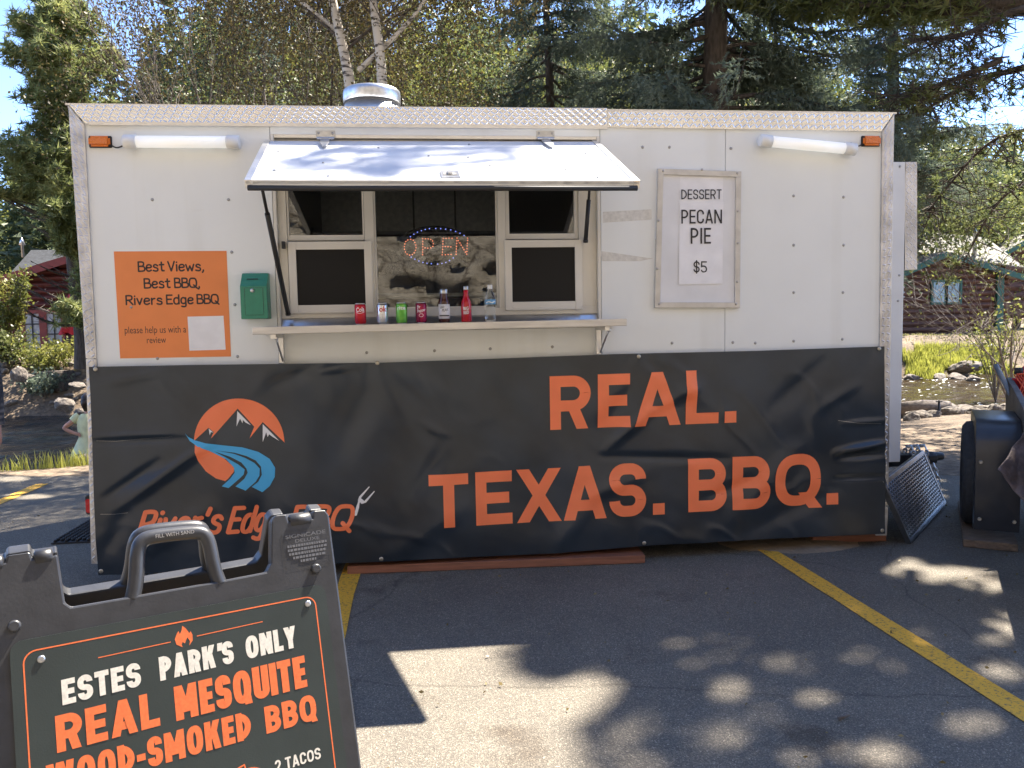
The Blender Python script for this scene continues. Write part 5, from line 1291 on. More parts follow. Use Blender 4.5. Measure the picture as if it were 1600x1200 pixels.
def birch_bark():
    m, nt, b = new_mat('pale_aspen_bark'); L = nt.links.new; tc = nt.nodes.new('ShaderNodeTexCoord'); mp = nt.nodes.new('ShaderNodeMapping'); mp.inputs['Scale'].default_value = (4, 4, 16); L(tc.outputs['Object'], mp.inputs[0])
    n = nt.nodes.new('ShaderNodeTexNoise'); n.inputs['Scale'].default_value = 1.5; n.inputs['Detail'].default_value = 5; L(mp.outputs[0], n.inputs['Vector'])
    cr = nt.nodes.new('ShaderNodeValToRGB'); e = cr.color_ramp.elements; e[0].position = .36; e[0].color = (.06,.05,.045,1); e[1].position = .46; e[1].color = (.55,.50,.43,1); L(n.outputs[0], cr.inputs[0]); L(cr.outputs[0], b.inputs['Base Color']); b.inputs['Roughness'].default_value = .85; return m
M_birch = birch_bark()
M_spruce = leaf_mat('spruce_needles', (.085,.115,.085), (.23,.265,.185), (.13,.165,.12), .38)
M_pine = leaf_mat('pine_needles', (.095,.125,.045), (.30,.29,.105), (.165,.195,.07), .45)
M_pine_sun = leaf_mat('sunlit_pine_needles', (.13,.16,.055), (.38,.37,.14), (.22,.25,.09), .45)  # lighter copy of the pine needles, sunlight put into the colour
M_pine_dark = leaf_mat('far_pine_needles', (.06,.085,.04), (.14,.155,.07), (.09,.115,.05), .3)
M_aspen = leaf_mat('autumn_leaves', (.052,.042,.022), (.22,.165,.05), (.10,.078,.032), .45)
M_yel = leaf_mat('yellow_green_leaves', (.10,.12,.028), (.30,.28,.07), (.18,.19,.045), .5)
M_bush = leaf_mat('bush_leaves', (.06,.085,.025), (.22,.22,.075), (.12,.14,.045), .45)
M_grass = leaf_mat('grass_blades', (.20,.21,.04), (.45,.44,.10), (.32,.33,.065), .55)
M_grass_pale = leaf_mat('dry_grass', (.18,.17,.07), (.36,.33,.15), (.26,.25,.10), .45)

def branch_tree(seed, stems, levels=4, ratio=.72, spread=.6, kids=3, up=.25, min_r=.004, paths=None):
    """recursive limbs. stems: list of (p, dir, length, radius). -> tube paths, tips"""
    r = np.random.default_rng(seed); tubes = []; tips = []
    def grow(p, d, L, rad, lv):
        n = 5; pts = [p]; rs = [rad]; dd = d.copy()
        for k in range(n):
            dd = dd+r.normal(size=3)*.10+np.array([0, 0, up*.10]); dd /= np.linalg.norm(dd); pts.append(pts[-1]+dd*L/n); rs.append(max(min_r, rad*(1-.5*(k+1)/n)))
        tubes.append((pts, rs, lv))
        if lv >= levels:
            for q in pts[2:]: tips.append((q, dd.copy()))
            return
        if lv == levels-1:
            tips.append((pts[-1], dd.copy()))
        for k in range(kids+(1 if lv == 0 else 0)):
            i = r.integers(2, n+1) if k else n; t = r.normal(size=3); t -= dd*(t@dd); t /= np.linalg.norm(t)+1e-9
            a = spread*r.uniform(.6, 1.3); nd = dd*math.cos(a)+t*math.sin(a); grow(pts[i], nd, L*ratio*r.uniform(.75, 1.15), rs[i]*.62, lv+1)
    for pp_, r0, zmin in (paths or []):
        pts = chaikin([np.array(p) for p in pp_], 2); rs = list(np.linspace(r0, r0*.35, len(pts))); tubes.append((pts, rs, 0))
        for k in range(16):
            i = r.integers(1, len(pts)); u = r.random(); p = pts[i-1]*(1-u)+pts[i]*u
            if p[2] < zmin: continue
            a = r.uniform(0, 2*PI); grow(p, np.array([math.cos(a)*.8, math.sin(a)*.8, r.uniform(.3, .9)]), r.uniform(.7, 1.5), rs[i]*.38, 2)
    if not paths:
        for s in stems: grow(np.array(s[0], float), np.array(s[1], float)/np.linalg.norm(s[1]), s[2], s[3], 0)
    return tubes, tips
def wood(name, tubes, m, parent, nmax=8):
    q = MB()
    for pts, rs, lv in tubes: q.tube(pts, list(rs), max(4, nmax-lv*2), caps=False)
    if not q.f: return q.build(name, m, parent, fixn=False)
    V = np.array(q.v); F = np.array(q.f); F = carve_wood(V, F) if name != 'trunk' else F
    return mesh_np(name, V, F, m, parent, smooth=True)
def at0(o, par):
    return localise(o, par)
def leafy(name, label, cat, group, stems, seed, nleaf, lsize, m, bark, levels=4, scatter=.3, opn=True, kids=3, ratio=.72, spread=.6, up=.25, box=None, keep=None, paths=None, box2=None):
    t = thing(name, label, cat, tuple(stems[0][0]), group)
    tubes, tips = branch_tree(seed, stems, levels, ratio, spread, kids, up, paths=paths)
    at0(wood('trunk', [q for q in tubes if q[2] <= 1], bark, None, 10), t)
    at0(wood('branches', [q for q in tubes if q[2] > 1], M_bark if bark is M_birch else bark, None, 7), t)
    P = np.array([q[0] for q in tips]); D = np.array([q[1] for q in tips]); r = np.random.default_rng(seed+1)
    i = r.integers(0, len(P), nleaf); pos = P[i]+r.normal(size=(nleaf, 3))*scatter
    if box is not None:
        extra = r.uniform(box[0], box[1], size=(int(nleaf*box[2]), 3)); k = fbm(extra*1.1, 3, seed) > -.06; pos = np.concatenate([pos, extra[k]])
    if box2 is not None: pos = np.concatenate([pos, r.uniform(box2[0], box2[1], size=(int(nleaf*box2[2]), 3))])
    if keep is not None: pos = pos[keep(pos)]
    d = r.normal(size=(len(pos), 3)); d[:, 2] -= .5
    V, F = stamp(LEAF[0], LEAF[1], pos, d, r.uniform(.6, 1.25, len(pos))*lsize)
    F = carve(V, F, opn); at0(mesh_np('crown', V, F, m), t); return t

# ---------------------------------------------------------------- trees behind the trailer
def vis_x(px, y): return on(px, 300, 1, y)[0]
b1, b2 = wp(549, 140, 5.2), wp(597, 140, 5.0)
def aspen_keep(P): return (P[:, 2] > 2.6) & (P[:, 1] > 3.4)
def pxp(px, py, y): return on(px, py, 1, y)
leafy('aspen_tree', 'pale barked tree with two leaning white trunks behind the roof fan', 'tree', 'trees behind the trailer',
      [((b1[0]+.10, 5.2, -.1), (-.035, 0, 1), 4.4, .105)], 12, 46000, .040, M_aspen, M_birch, levels=4, scatter=.34, spread=.75, ratio=.66, up=.2,
      box=((-1.4, 5.4, 3.0), (3.2, 8.0, 7.6), 1.0), keep=aspen_keep, box2=((.6, 3.3, 5.4), (3.6, 5.8, 7.8), .75),  # second box: unseen leaves added to shade the asphalt past the trailer end
      paths=[([pxp(556, 560, 5.2), pxp(552, 300, 5.2), pxp(549, 140, 5.2), pxp(536, 75, 5.2), pxp(519, 0, 5.2), pxp(500, -110, 5.2), pxp(495, -330, 5.2)], .085, 2.9), ([pxp(604, 560, 5.0), pxp(602, 300, 5.0), pxp(598, 140, 5.0), pxp(593, 70, 5.0), pxp(581, 0, 5.0), pxp(585, -120, 5.0), pxp(575, -340, 5.0)], .080, 2.9),
             ([pxp(560, 110, 5.2), pxp(620, 55, 5.0), pxp(660, 10, 4.9), pxp(690, -60, 4.8)], .035, 3.2), ([pxp(540, 60, 5.2), pxp(480, 10, 5.4), pxp(420, -40, 5.6)], .035, 3.2)])
x1 = vis_x(285, 6.2)
leafy('willow_tree', 'bare topped tree of slender upright stems beside the blue sky', 'tree', 'trees behind the trailer',
      [((x1+.65, 6.2, -.2), (-.05, 0, 1), 3.2, .05), ((x1+.8, 6.3, -.2), (.02, .05, 1), 3.4, .05), ((x1+.55, 6.1, -.2), (-.10, 0, 1), 3.0, .04), ((x1+1.2, 6.4, -.2), (.1, 0, 1), 3.0, .05)], 31, 11000, .040, M_aspen, M_bark_grey, levels=4, scatter=.16, spread=.34, ratio=.62, up=.9)
leafy('grove_tree', 'brown leaved tree crowding behind the white trunks', 'tree', 'trees behind the trailer',
      [((vis_x(420, 9.5), 9.5, -.8), (.05, 0, 1), 4.6, .11), ((vis_x(340, 9.8), 9.8, -.8), (-.1, 0, 1), 4.2, .09)], 44, 42000, .060, M_aspen, M_bark, levels=4, scatter=.42, box=((vis_x(310, 9.5), 8.6, 2.4), (vis_x(640, 9.5), 11.5, 9.5), 1.2))
leafy('grove_tree', 'olive leaved tree filling the gap left of the big spruce', 'tree', 'trees behind the trailer',
      [((vis_x(740, 10), 10.0, -.8), (.02, 0, 1), 4.6, .11), ((vis_x(680, 10.4), 10.4, -.8), (-.08, 0, 1), 4.4, .09)], 57, 30000, .060, M_yel, M_bark, levels=4, scatter=.40)

TW = needle_twig(1.0, 13, .18, .027)
def spruce(label, x, y, z0, H, R, seed, zmin, m, trunk_r, dens=1.0, opn=True, droop=.32, step=.30, name='spruce_tree', zcut=None):
    r = np.random.default_rng(seed); t = thing(name, label, 'tree', (x, y, z0), 'trees behind the trailer')
    q = MB(); zz = np.linspace(0, H, 14); q.tube([(x+.03*math.sin(k*1.3), y+.03*math.cos(k), z0+h) for k, h in enumerate(zz)], [trunk_r*(1-.93*h/H)+.01 for h in zz], 14, caps=False); at0(q.build('trunk', M_bark, fixn=False), t)
    tubes = []; pos = []; dirs = []; scl = []; z = zmin
    while z < H-.3:
        n = r.integers(5, 8); L0 = R*(1-z/H)**.75
        for k in range(n):
            a = r.uniform(0, 2*PI); L = L0*r.uniform(.7, 1.12); hd = np.array([math.cos(a), math.sin(a), 0]); sd = np.array([-hd[1], hd[0], 0]); zb = z0+z+r.uniform(-.15, .15)
            f = lambda s: np.array([x, y, zb])+hd*L*s+np.array([0, 0, 1])*(-droop*L*s**1.3+.20*L*s**3+.05*L*math.sin(s*5+k))
            tubes.append(([f(s) for s in np.linspace(0, .97, 6)], [.035*(1-s*.85)*(L/3+.3) for s in np.linspace(0, 1, 6)], 1))
            ns = int(L*15*dens)
            for s in np.linspace(.16, 1, ns):
                for side in (-1, 1):
                    tw = r.uniform(.35, .75)*(1.15-.6*s)*min(1.0, .35+L*.25); p = f(s); dd = hd*r.uniform(.5, 1)+sd*side*r.uniform(.5, 1.1)+np.array([0, 0, r.uniform(-.75, -.05)])
                    dd /= np.linalg.norm(dd); pos.append(p); dirs.append(dd); scl.append(tw)
                    for h in range(2):
                        u = r.uniform(.25, .9); pos.append(p+dd*tw*u); d3 = dd*.6+np.array([0, 0, -r.uniform(.3, 1.0)])+r.normal(size=3)*.3; dirs.append(d3); scl.append(tw*.62)
        z += step*r.uniform(.8, 1.2)
    at0(wood('branches', tubes, M_bark, None, 7), t)
    pos = np.array(pos); dirs = np.array(dirs); scl = np.array(scl)
    if zcut is not None:
        k = zcut(pos, r); pos, dirs, scl = pos[k], dirs[k], scl[k]
    V, F = stamp(TW[0], TW[1], pos, dirs, scl); F = carve(V, F, opn); at0(mesh_np('crown', V, F, m), t); return t
shade_spruces = [(.6, 18.3, 13, 2.4, 61, 'dark spruce added on the far bank to shade the river, behind the white trunks'), (-2.3, 18.6, 11, 2.2, 62, 'dark spruce added on the far bank for shade, behind the brown leaved trees')]  # spruces added so their shade falls on the river and its bank
def thin_high(zl, f): return lambda P, r: (P[:, 2] < zl) | (r.random(len(P)) < f)
spruce('big dark spruce with thick trunk rising behind the middle of the trailer', vis_x(1118, 6.3), 6.3, -.1, 15, 3.1, 3, 1.6, M_spruce, .23, 1.0, zcut=lambda P, r: thin_high(8.5, .5)(P, r) & ~((np.abs(P[:, 0]-vis_x(1118, 6.3)) < .42) & (P[:, 1] < 6.25) & (P[:, 2] < 5.6)))
spruce('dark drooping spruce beside the trailer nose, in front of the log cabin', vis_x(1392, 9.2), 9.2, -.3, 12, 2.5, 8, 3.9, M_spruce, .17, .9, zcut=thin_high(8.5, .5))
spruce('blue green spruce half hidden left of the big spruce trunk', vis_x(860, 8.2), 8.2, -.4, 11, 2.4, 15, 1.2, M_spruce, .10, 1.05, zcut=thin_high(8.5, .5))

for x, y, H, R, sd_, lb in shade_spruces: spruce(lb, x, y, float(ground_z(x, y))-.1, H, R, sd_, 1.5, M_spruce, .16, .6, step=.42)
BU = burst(16, .080)
def pine(label, x, y, z0, H, R, seed, zmin, m, trunk_r, nb=6, step=.42, tuft=.16, dens=1.0, group='trees behind the trailer', shape=None, opn=True, tilt=.25, name='pine_tree', keep=None):
    r = np.random.default_rng(seed); t = thing(name, label, 'tree', (x, y, z0), group)
    q = MB(); zz = np.linspace(0, H, 14); q.tube([(x+.05*math.sin(k*1.1), y+.05*math.cos(k*.9), z0+h) for k, h in enumerate(zz)], [trunk_r*(1-.9*h/H)+.012 for h in zz], 12, caps=False); at0(q.build('trunk', M_bark, fixn=False), t)
    tubes = []; pos = []; dirs = []; z = zmin
    while z < H:
        f0 = shape(z/H) if shape else (1-z/H)**.6
        for k in range(nb):
            a = r.uniform(0, 2*PI); L = R*f0*r.uniform(.65, 1.15)+.15; hd = np.array([math.cos(a), math.sin(a), 0]); sd = np.array([-hd[1], hd[0], 0]); zb = z0+z+r.uniform(-.2, .2); c1 = r.uniform(-.15, .35); w1 = r.uniform(-.4, .4)
            f = lambda s: np.array([x, y, zb])+hd*L*s+sd*(w1*L*s*s*.5)+np.array([0, 0, 1])*L*(c1*s+tilt*s*s)
            tubes.append(([f(s) for s in np.linspace(0, 1, 6)], [(.012+.022*L)*(1-.8*s) for s in np.linspace(0, 1, 6)], 1))
            for s in np.linspace(.3, 1, max(3, int(L*4.5*dens))):
                for side in (-1, 0, 1):
                    l2 = r.uniform(.1, .45)*min(L, 1.6)*.55*(1.2-.5*s); p = f(s); e = p+hd*l2*.6+sd*side*l2+np.array([0, 0, r.uniform(0, .5)*l2]); tubes.append(([p, (p+e)/2, e], [.010, .008, .005], 3))
                    for h in range(int(3+2*dens)):
                        pos.append(e+r.normal(size=3)*tuft*.55); dirs.append(hd*.5+sd*side*.4+np.array([0, 0, .7])+r.normal(size=3)*.5)
        z += step*r.uniform(.8, 1.2)
    at0(wood('branches', tubes, M_bark, None, 8), t)
    pos = np.array(pos); dirs = np.array(dirs)
    if keep is not None: k = keep(pos); pos, dirs = pos[k], dirs[k]
    V, F = stamp(BU[0], BU[1], pos, dirs, r.uniform(.7, 1.25, len(pos))*tuft); F = carve(V, F, opn); at0(mesh_np('crown', V, F, m), t); return t
pine('tall sunlit pine standing between the red cabin and the trailer', vis_x(112, 16.6), 16.6, .5, 8.9, 1.9, 21, 1.1, M_pine_sun, .2, 6, .34, .22, 1.0, 'pines on the far bank', shape=lambda u: (.95-.55*u)*(.75+.35*math.sin(u*17)), opn=False, keep=lambda P: ~((P[:, 2] < 4.7) & (P[:, 0] < vis_x(88, 16.6)+.06*P[:, 2])) & ~((P[:, 2] < 3.3) & (P[:, 0] < vis_x(124, 16.6))))
pine('overhanging pine with long dark branches reaching in beside the sky', 9.9, 4.2, -.1, 14, 4.0, 33, 5.2, M_pine, .28, 7, .55, .17, .9, shape=lambda u: 1.05-.75*u**1.5, tilt=.1, keep=lambda P: P[:, 2] > 5.0)
def limb(name_parent, pts, r0, seed, tuft=.10, n=60):
    r = np.random.default_rng(seed); pts = chaikin([np.array(p) for p in pts], 3); m = len(pts); tubes = [(pts, np.linspace(r0, r0*.25, m), 1)]; pos = []
    for k in range(n):
        i = r.integers(int(m*.3), m); p = pts[i]; d = r.normal(size=3); d[2] = -abs(d[2])*.4; d /= np.linalg.norm(d); L = r.uniform(.25, .8); e = p+d*L; mid = (p+e)/2+r.normal(size=3)*.06
        tubes.append(([p, mid, e], [.011, .007, .004], 3))
        for h in range(2): q_ = mid+(e-mid)*r.random(); e2 = q_+r.normal(size=3)*.18; tubes.append(([q_, e2], [.005, .003], 3)); pos += [e2] if r.random() < .45 else []
        if r.random() < .5: pos += [e+r.normal(size=3)*.04 for _ in range(3)]
    w_ = wood('bough', tubes, M_bark, None, 8); pos = np.array(pos); V, F = stamp(BU[0], BU[1], pos, r.normal(size=(len(pos), 3))+np.array([0, 0, .5]), r.uniform(.7, 1.2, len(pos))*tuft)
    c_ = mesh_np('needles', V, carve(V, F, False), M_pine); return w_, c_
pp = [o for o in COL.objects if o.name.startswith('pine_tree') and o.get('label', '').startswith('overhanging')][0]
for k, (L_px, y) in enumerate(((((1650, 60), (1560, 95), (1480, 130), (1400, 150)), 4.0), (((1660, 85), (1590, 110), (1530, 120), (1440, 175)), 4.6), (((1650, 0), (1570, 20), (1500, 60), (1440, 60)), 3.8), (((1660, 190), (1590, 205), (1535, 225), (1450, 330)), 5.2), (((1660, 260), (1600, 285), (1555, 315), (1500, 420)), 5.6))):
    for o in limb(pp, [on(px, py, 1, y+.3*i) for i, (px, py) in enumerate(L_px)], (.055, .06, .05, .035, .035)[k], 300+k): localise(o, pp)
def hatch_point(a, b):
    d = ray(a, b); t = ((A0-CAM)@AN)/(d@AN); return CAM+t*d
for k, ((hx_, hy_), (ex_, ey_)) in enumerate(HSPOT[:6]):  # unseen boughs placed toward the sun so their shade dapples the hatch
    c = hatch_point(hx_, hy_)+SUN*(7.6+.3*k); e1 = hatch_point(hx_-ex_, hy_)-hatch_point(hx_, hy_); end = c+e1*1.2
    for o in limb(pp, [np.array([9.8, 4.2, 9.4+.3*k]), (np.array([9.8, 4.2, 9.6+.3*k])*.45+c*.55)+np.array([0, 0, .5]), c-e1*1.0, end], .045, 400+k, .11, 46): localise(o, pp)
# ---------------------------------------------------------------- far bank: trees, hill wood
for k, (px, y, H, m, lab) in enumerate(((820, 25, 12, M_yel, 'yellow leaved tree across the river seen between spruce boughs'), (960, 28, 14, M_yel, 'tall yellow green tree across the river, nearer the big trunk'), (1090, 31, 14, M_bush, 'olive tree across the river directly behind the big trunk'), (1260, 30, 15, M_yel, 'bright yellow green tree behind the trailer tube lamp'), (1345, 34, 13, M_bush, 'muted green tree above the trailer nose'), (700, 27, 13, M_bush, 'green tree across the river behind the white trunks'), (560, 29, 12, M_aspen, 'brown tree across the river behind the roof fan'), (420, 30, 12, M_bush, 'dull green tree across the river above the awning'),
        (300, 27, 11, M_bush, 'green tree across the river behind the bare stems'), (480, 24, 11, M_pine, 'dark green tree across the river behind the left white trunk'), (630, 23, 12, M_bush, 'dense green tree across the river right of the white trunks'), (880, 23, 13, M_bush, 'dense olive tree across the river behind the bluish spruce'), (1180, 24, 13, M_bush, 'dense green tree across the river right of the big trunk'), (1420, 29, 13, M_pine, 'dark tree across the river behind the trailer nose'),
        (1530, 33, 9.0, M_yel, 'pale yellow aspen beside the cabin roof'), (1590, 35, 8.5, M_yel, 'leafy aspen above the cabin flue'), (1480, 38, 11, M_bush, 'dark green tree behind the log cabin'))):
    x = vis_x(px, y); z0 = float(ground_z(x, y))-.1
    leafy('far_tree', lab, 'tree', 'trees across the river', [((x, y, z0), (.03, 0, 1), H*.42, .16), ((x+.5, y+.3, z0), (.12, .05, 1), H*.36, .11)], 100+k, 12000, .20, m, M_bark, levels=3, scatter=.85, kids=4, spread=.7, ratio=.66)
def conifer_template(seed, tiers, nb, nl, w):
    r = np.random.default_rng(seed); vs = []; fs = []
    for i in range(tiers):
        h = .06+.92*i/tiers; R = .19*(1-h)**.85+.010
        for k in range(max(3, int(nb*(.35+.65*(1-h))))):
            a = r.uniform(0, 2*PI); L = R*r.uniform(.55, 1.2); hd = np.array([math.cos(a), math.sin(a), 0]); sd = np.array([-hd[1], hd[0], 0]); dz = -r.uniform(.1, .5)
            for m in range(nl):
                t = (m+.6)/nl; c = hd*L*t+np.array([0, 0, h+dz*L*t*t+.2*L*(1-t)]); d = hd*r.uniform(.3, 1)+sd*r.uniform(-1, 1)+np.array([0, 0, r.uniform(-.7, .5)]); d /= np.linalg.norm(d); q_ = np.cross(d, r.normal(size=3)); q_ /= np.linalg.norm(q_); b = len(vs); ll = w*r.uniform(1.6, 3.0)
                vs += [c-q_*w*.5, c+d*ll*.5-q_*w*.35, c+d*ll, c+q_*w*.5]; fs.append([b, b+1, b+2, b+3])
    return np.array(vs), np.array(fs)
r_ = np.random.default_rng(90)
def forest(name, N, y0, y1, tmpl, m, seed, hmin, hmax):
    r_ = np.random.default_rng(seed); pts = []
    while len(pts) < N:
        y = r_.uniform(y0, y1); az = r_.uniform(-.72, 1.05); x = az*(y+5)+1.9
        if y-float(far_edge(x)) < 20: continue
        pts.append((x, y))
    pts = np.array(pts); pz = ground_z(pts[:, 0], pts[:, 1])-.3; Vs = []; Fs = []; off = 0; nt_ = len(tmpl)
    for s, (tv, tf) in enumerate(tmpl):
        k = np.arange(N) % nt_ == s; P = np.stack([pts[k, 0], pts[k, 1], pz[k]], 1); h = r_.uniform(hmin, hmax, k.sum())
        V, F = stamp(np.stack([tv[:, 2], tv[:, 0], tv[:, 1]], 1), tf, P, np.tile([[0.01, 0, 1.]], (len(P), 1)), h); Vs.append(V); Fs.append(F+off); off += len(V)
    tag(mesh_np(name, np.concatenate(Vs), np.concatenate(Fs), m), kind='stuff')
forest('hillside_forest', 260, 41, 75, [conifer_template(s, 17, 11, 4, .028) for s in range(4)], M_pine_dark, 91, 6, 12)
forest('hillside_forest', 600, 70, 190, [conifer_template(s+9, 11, 8, 2, .05) for s in range(4)], M_pine_dark, 92, 6, 13)
forest('hillside_broadleaves', 130, 40, 80, [conifer_template(s+20, 12, 12, 4, .036) for s in range(3)], M_yel, 93, 4, 8)
def bush(name, label, x, y, R, H, n, ls, m, seed, stems=True, cat='bush', group=None, z0=None):
    z0 = float(ground_z(x, y)) if z0 is None else z0; t = thing(name, label, cat, (x, y, z0), group); r = np.random.default_rng(seed); tubes = []; pos = []
    for k in range(14 if stems else 5):
        a = r.uniform(0, 2*PI); e = np.array([x+R*math.cos(a)*r.uniform(.3, 1), y+R*math.sin(a)*r.uniform(.3, 1), z0+H*r.uniform(.55, 1)]); p = np.array([x, y, z0-.05]); mid = (p+e)/2+np.array([0, 0, .12*H])+r.normal(size=3)*.06
        tubes.append((chaikin([p, mid, e], 2), np.linspace(.014, .005, len(chaikin([p, mid, e], 2))), 2))
        for h in range(n//14):
            s = r.uniform(.35, 1.05); pos.append(p*(1-s)**2+2*mid*s*(1-s)+e*s*s+r.normal(size=3)*R*.17)
    at0(wood('stems', tubes, M_bark_grey, None, 8), t); pos = np.array(pos); d = r.normal(size=(len(pos), 3)); d[:, 2] += .4
    V, F = stamp(LEAF[0], LEAF[1], pos, d, r.uniform(.6, 1.3, len(pos))*ls); at0(mesh_np('foliage', V, carve(V, F, True), m), t); return t
bush('shrub', 'tall yellow green shrub beside the red cabin', on(8, 500, 1, 18.6)[0], 18.9, .55, 2.5, 2600, .10, M_yel, 3)
bush('shrub', 'low leafy shrub spreading in front of the red cabin door', on(62, 560, 1, 18.0)[0], 18.0, 1.0, .58, 2600, .09, M_yel, 4)
bush('shrub', 'pale low shrub at the foot of the tall shrub', on(10, 560, 1, 18.0)[0], 18.2, .7, .9, 1800, .10, M_bush, 5)
bush('shrub', 'small dark green plant growing among the bank stones', on(60, 625, 1, 16.6)[0], 16.9, .6, .55, 1200, .09, M_spruce, 6)
bush('shrub', 'leafy sapling with yellow leaves beside the fuel can', on(1560, 480, 1, 13)[0], 13.0, .9, 2.5, 700, .10, M_yel, 7, z0=-.6)
leafy('bare_shrub', 'bare twiggy shrub standing in front of the log cabin', 'bush', None, [((on(1585, 600, 1, 9)[0], 9.0, -.5), (-.15, 0, 1), 1.5, .035), ((on(1592, 600, 1, 9)[0], 9.1, -.5), (-.3, 0, 1), 1.3, .025), ((on(1600, 600, 1, 9)[0], 9.2, -.5), (-.02, .1, 1), 1.6, .03)], 66, 260, .05, M_yel, M_bark_grey, levels=4, scatter=.12, spread=.6, kids=3, ratio=.74, up=0)
# grass
def grass(name, P, h, w, m, seed, lean=.35):
    r = np.random.default_rng(seed); N = len(P); a = r.uniform(0, 2*PI, N); hh = h*r.uniform(.5, 1.2, N); d = np.stack([np.cos(a), np.sin(a)], 1); l = hh*lean*r.uniform(.2, 1.4, N); s = np.stack([-d[:, 1], d[:, 0]], 1)*w
    z = P[:, 2]; A = np.stack([P[:, 0]+s[:, 0], P[:, 1]+s[:, 1], z], 1); B = np.stack([P[:, 0]-s[:, 0], P[:, 1]-s[:, 1], z], 1)
    C = np.stack([P[:, 0]+d[:, 0]*l*.3+s[:, 0]*.7, P[:, 1]+d[:, 1]*l*.3+s[:, 1]*.7, z+hh*.6], 1); D = np.stack([P[:, 0]+d[:, 0]*l*.3-s[:, 0]*.7, P[:, 1]+d[:, 1]*l*.3-s[:, 1]*.7, z+hh*.6], 1); E = np.stack([P[:, 0]+d[:, 0]*l, P[:, 1]+d[:, 1]*l, z+hh], 1)
    V = np.stack([A, B, D, C, E], 1).reshape(-1, 3); b = (np.arange(N)*5)[:, None]
    F = np.concatenate([b+np.array([[0, 1, 2]]), b+np.array([[0, 2, 3]]), b+np.array([[3, 2, 4]])]); return tag(mesh_np(name, V, F, m), kind='stuff')
def scatter(N, fx, fy, seed, thr=-.1, sc_=1.2, sd=1):
    r = np.random.default_rng(seed); x, y = fx(r, N), fy(r, N); k = fbm(np.stack([x*sc_, y*sc_, 0*x], -1), 3, sd) > thr; x, y = x[k], y[k]; return np.stack([x, y, ground_z(x, y)-.01], 1)
P = scatter(9000, lambda r, n: r.uniform(-7, 1.5, n), lambda r, n: r.uniform(0, 1, n), 1); P[:, 1] = near_edge(P[:, 0])-1.25+P[:, 1]*.7; P[:, 2] = ground_z(P[:, 0], P[:, 1])-.02
grass('near_bank_grass', P, .20, .006, M_grass, 2)
x = rng.uniform(9.5, 24, 42000); y = far_edge(x)+rng.uniform(-.3, 1.3, 42000); k = (fbm(np.stack([x*.7, y*.9, 0*x], -1), 3, 6) > .0); x, y = x[k], y[k]
grass('tall_bank_grass', np.stack([x, y, ground_z(x, y)-.02], 1), .34, .011, M_grass, 3)
x = rng.uniform(-14, 32, 26000); y = far_edge(x)+rng.uniform(1.9, 11, 26000); grass('lawn_grass', np.stack([x, y, ground_z(x, y)-.02], 1), .10, .014, M_grass_pale, 4)
x = rng.uniform(9, 13, 3500); y = near_edge(x)+rng.uniform(-1.5, -.2, 3500); grass('shore_weeds', np.stack([x, y, ground_z(x, y)-.02], 1), .12, .008, M_grass, 5)

# rocks, stump, logs
M_rock = mat('river_rock', (.10,.083,.068), .9, col2=(.24,.205,.17), scale=5, bump=.8, bscale=14, detail=9)
rock_meshes = []
for s in range(7):
    bm = bmesh.new(); bmesh.ops.create_icosphere(bm, subdivisions=3, radius=1)
    co = np.array([v.co[:] for v in bm.verts]); pl_n = np.random.default_rng(s+70).normal(size=(9, 3)); pl_n /= np.linalg.norm(pl_n, axis=1, keepdims=True)
    rad = np.ones(len(co))
    for nrm_ in pl_n: dd = co@nrm_; rad = np.where(dd > .05, np.minimum(rad, .72/np.maximum(dd, .05)), rad)
    rad = rad*(1+.16*fbm(co*2.1, 4, s)); co = co*rad[:, None]
    for v, c in zip(bm.verts, co): v.co = c
    me = bpy.data.meshes.new('rock'); bm.to_mesh(me); bm.free(); me.materials.append(M_rock); me.polygons.foreach_set('use_smooth', [False]*len(me.polygons)); rock_meshes.append(me)
rr = np.random.default_rng(17)
def rock(x, y, s, label, group, z=None, flat=.6, k=None):
    k = rr.integers(0, 7) if k is None else k; o = bpy.data.objects.new('rock', rock_meshes[k]); z = float(ground_z(x, y)) if z is None else z
    o.location = (x, y, z+s*flat*.25); o.scale = (s*rr.uniform(.85, 1.3), s*rr.uniform(.8, 1.1), s*flat*rr.uniform(.8, 1.2)); o.rotation_euler = (rr.uniform(-.2, .2), rr.uniform(-.2, .2), rr.uniform(0, 6.28)); link(o)
    return tag(o, label, 'rock', group)
def rock_px(px, py, z, s, label, group, flat=.6): 
    q = on(px, py, 2, z); return rock(q[0], q[1], s, label, group, z, flat)
rock_px(1463, 573, -.40, .62, 'large pale flat topped rock at the edge of the bright grass', 'rocks on the far shore', .55)
rock_px(1507, 578, -.40, .50, 'dark rounded rock beside the pale flat topped one', 'rocks on the far shore', .7)
rock_px(1467, 591, -.6, .28, 'small pale stone at the waterline below the flat topped rock', 'rocks on the far shore', .5)
rock_px(1495, 591, -.6, .34, 'low wide stone at the waterline below the dark rock', 'rocks on the far shore', .4)
rock_px(1520, 594, -.6, .24, 'small dark stone in the shallows beside the bright grass', 'rocks on the far shore', .5)
rock_px(1423, 592, -.6, .26, 'small stone at the waterline next to the trailer nose', 'rocks on the far shore', .5)
FARL = 'stone of the rubble bank across the river below the cabins'; NEARL = 'stone of the pale rubble on the near shore past the drawbar'
for k in range(130):
    x = rr.uniform(-11, -4.3); y = float(far_edge(x))+rr.uniform(-1.3, 2.6); rock(x, y, rr.uniform(.05, .17), FARL, 'stones of the far bank')
rock_px(30, 590, .55, .17, 'boxy grey boulder at the top of the bank beside the stump', 'boulders on the far bank', .9)
rock_px(46, 588, .5, .09, 'small pale boulder between the stump and the boxy one', 'boulders on the far bank')
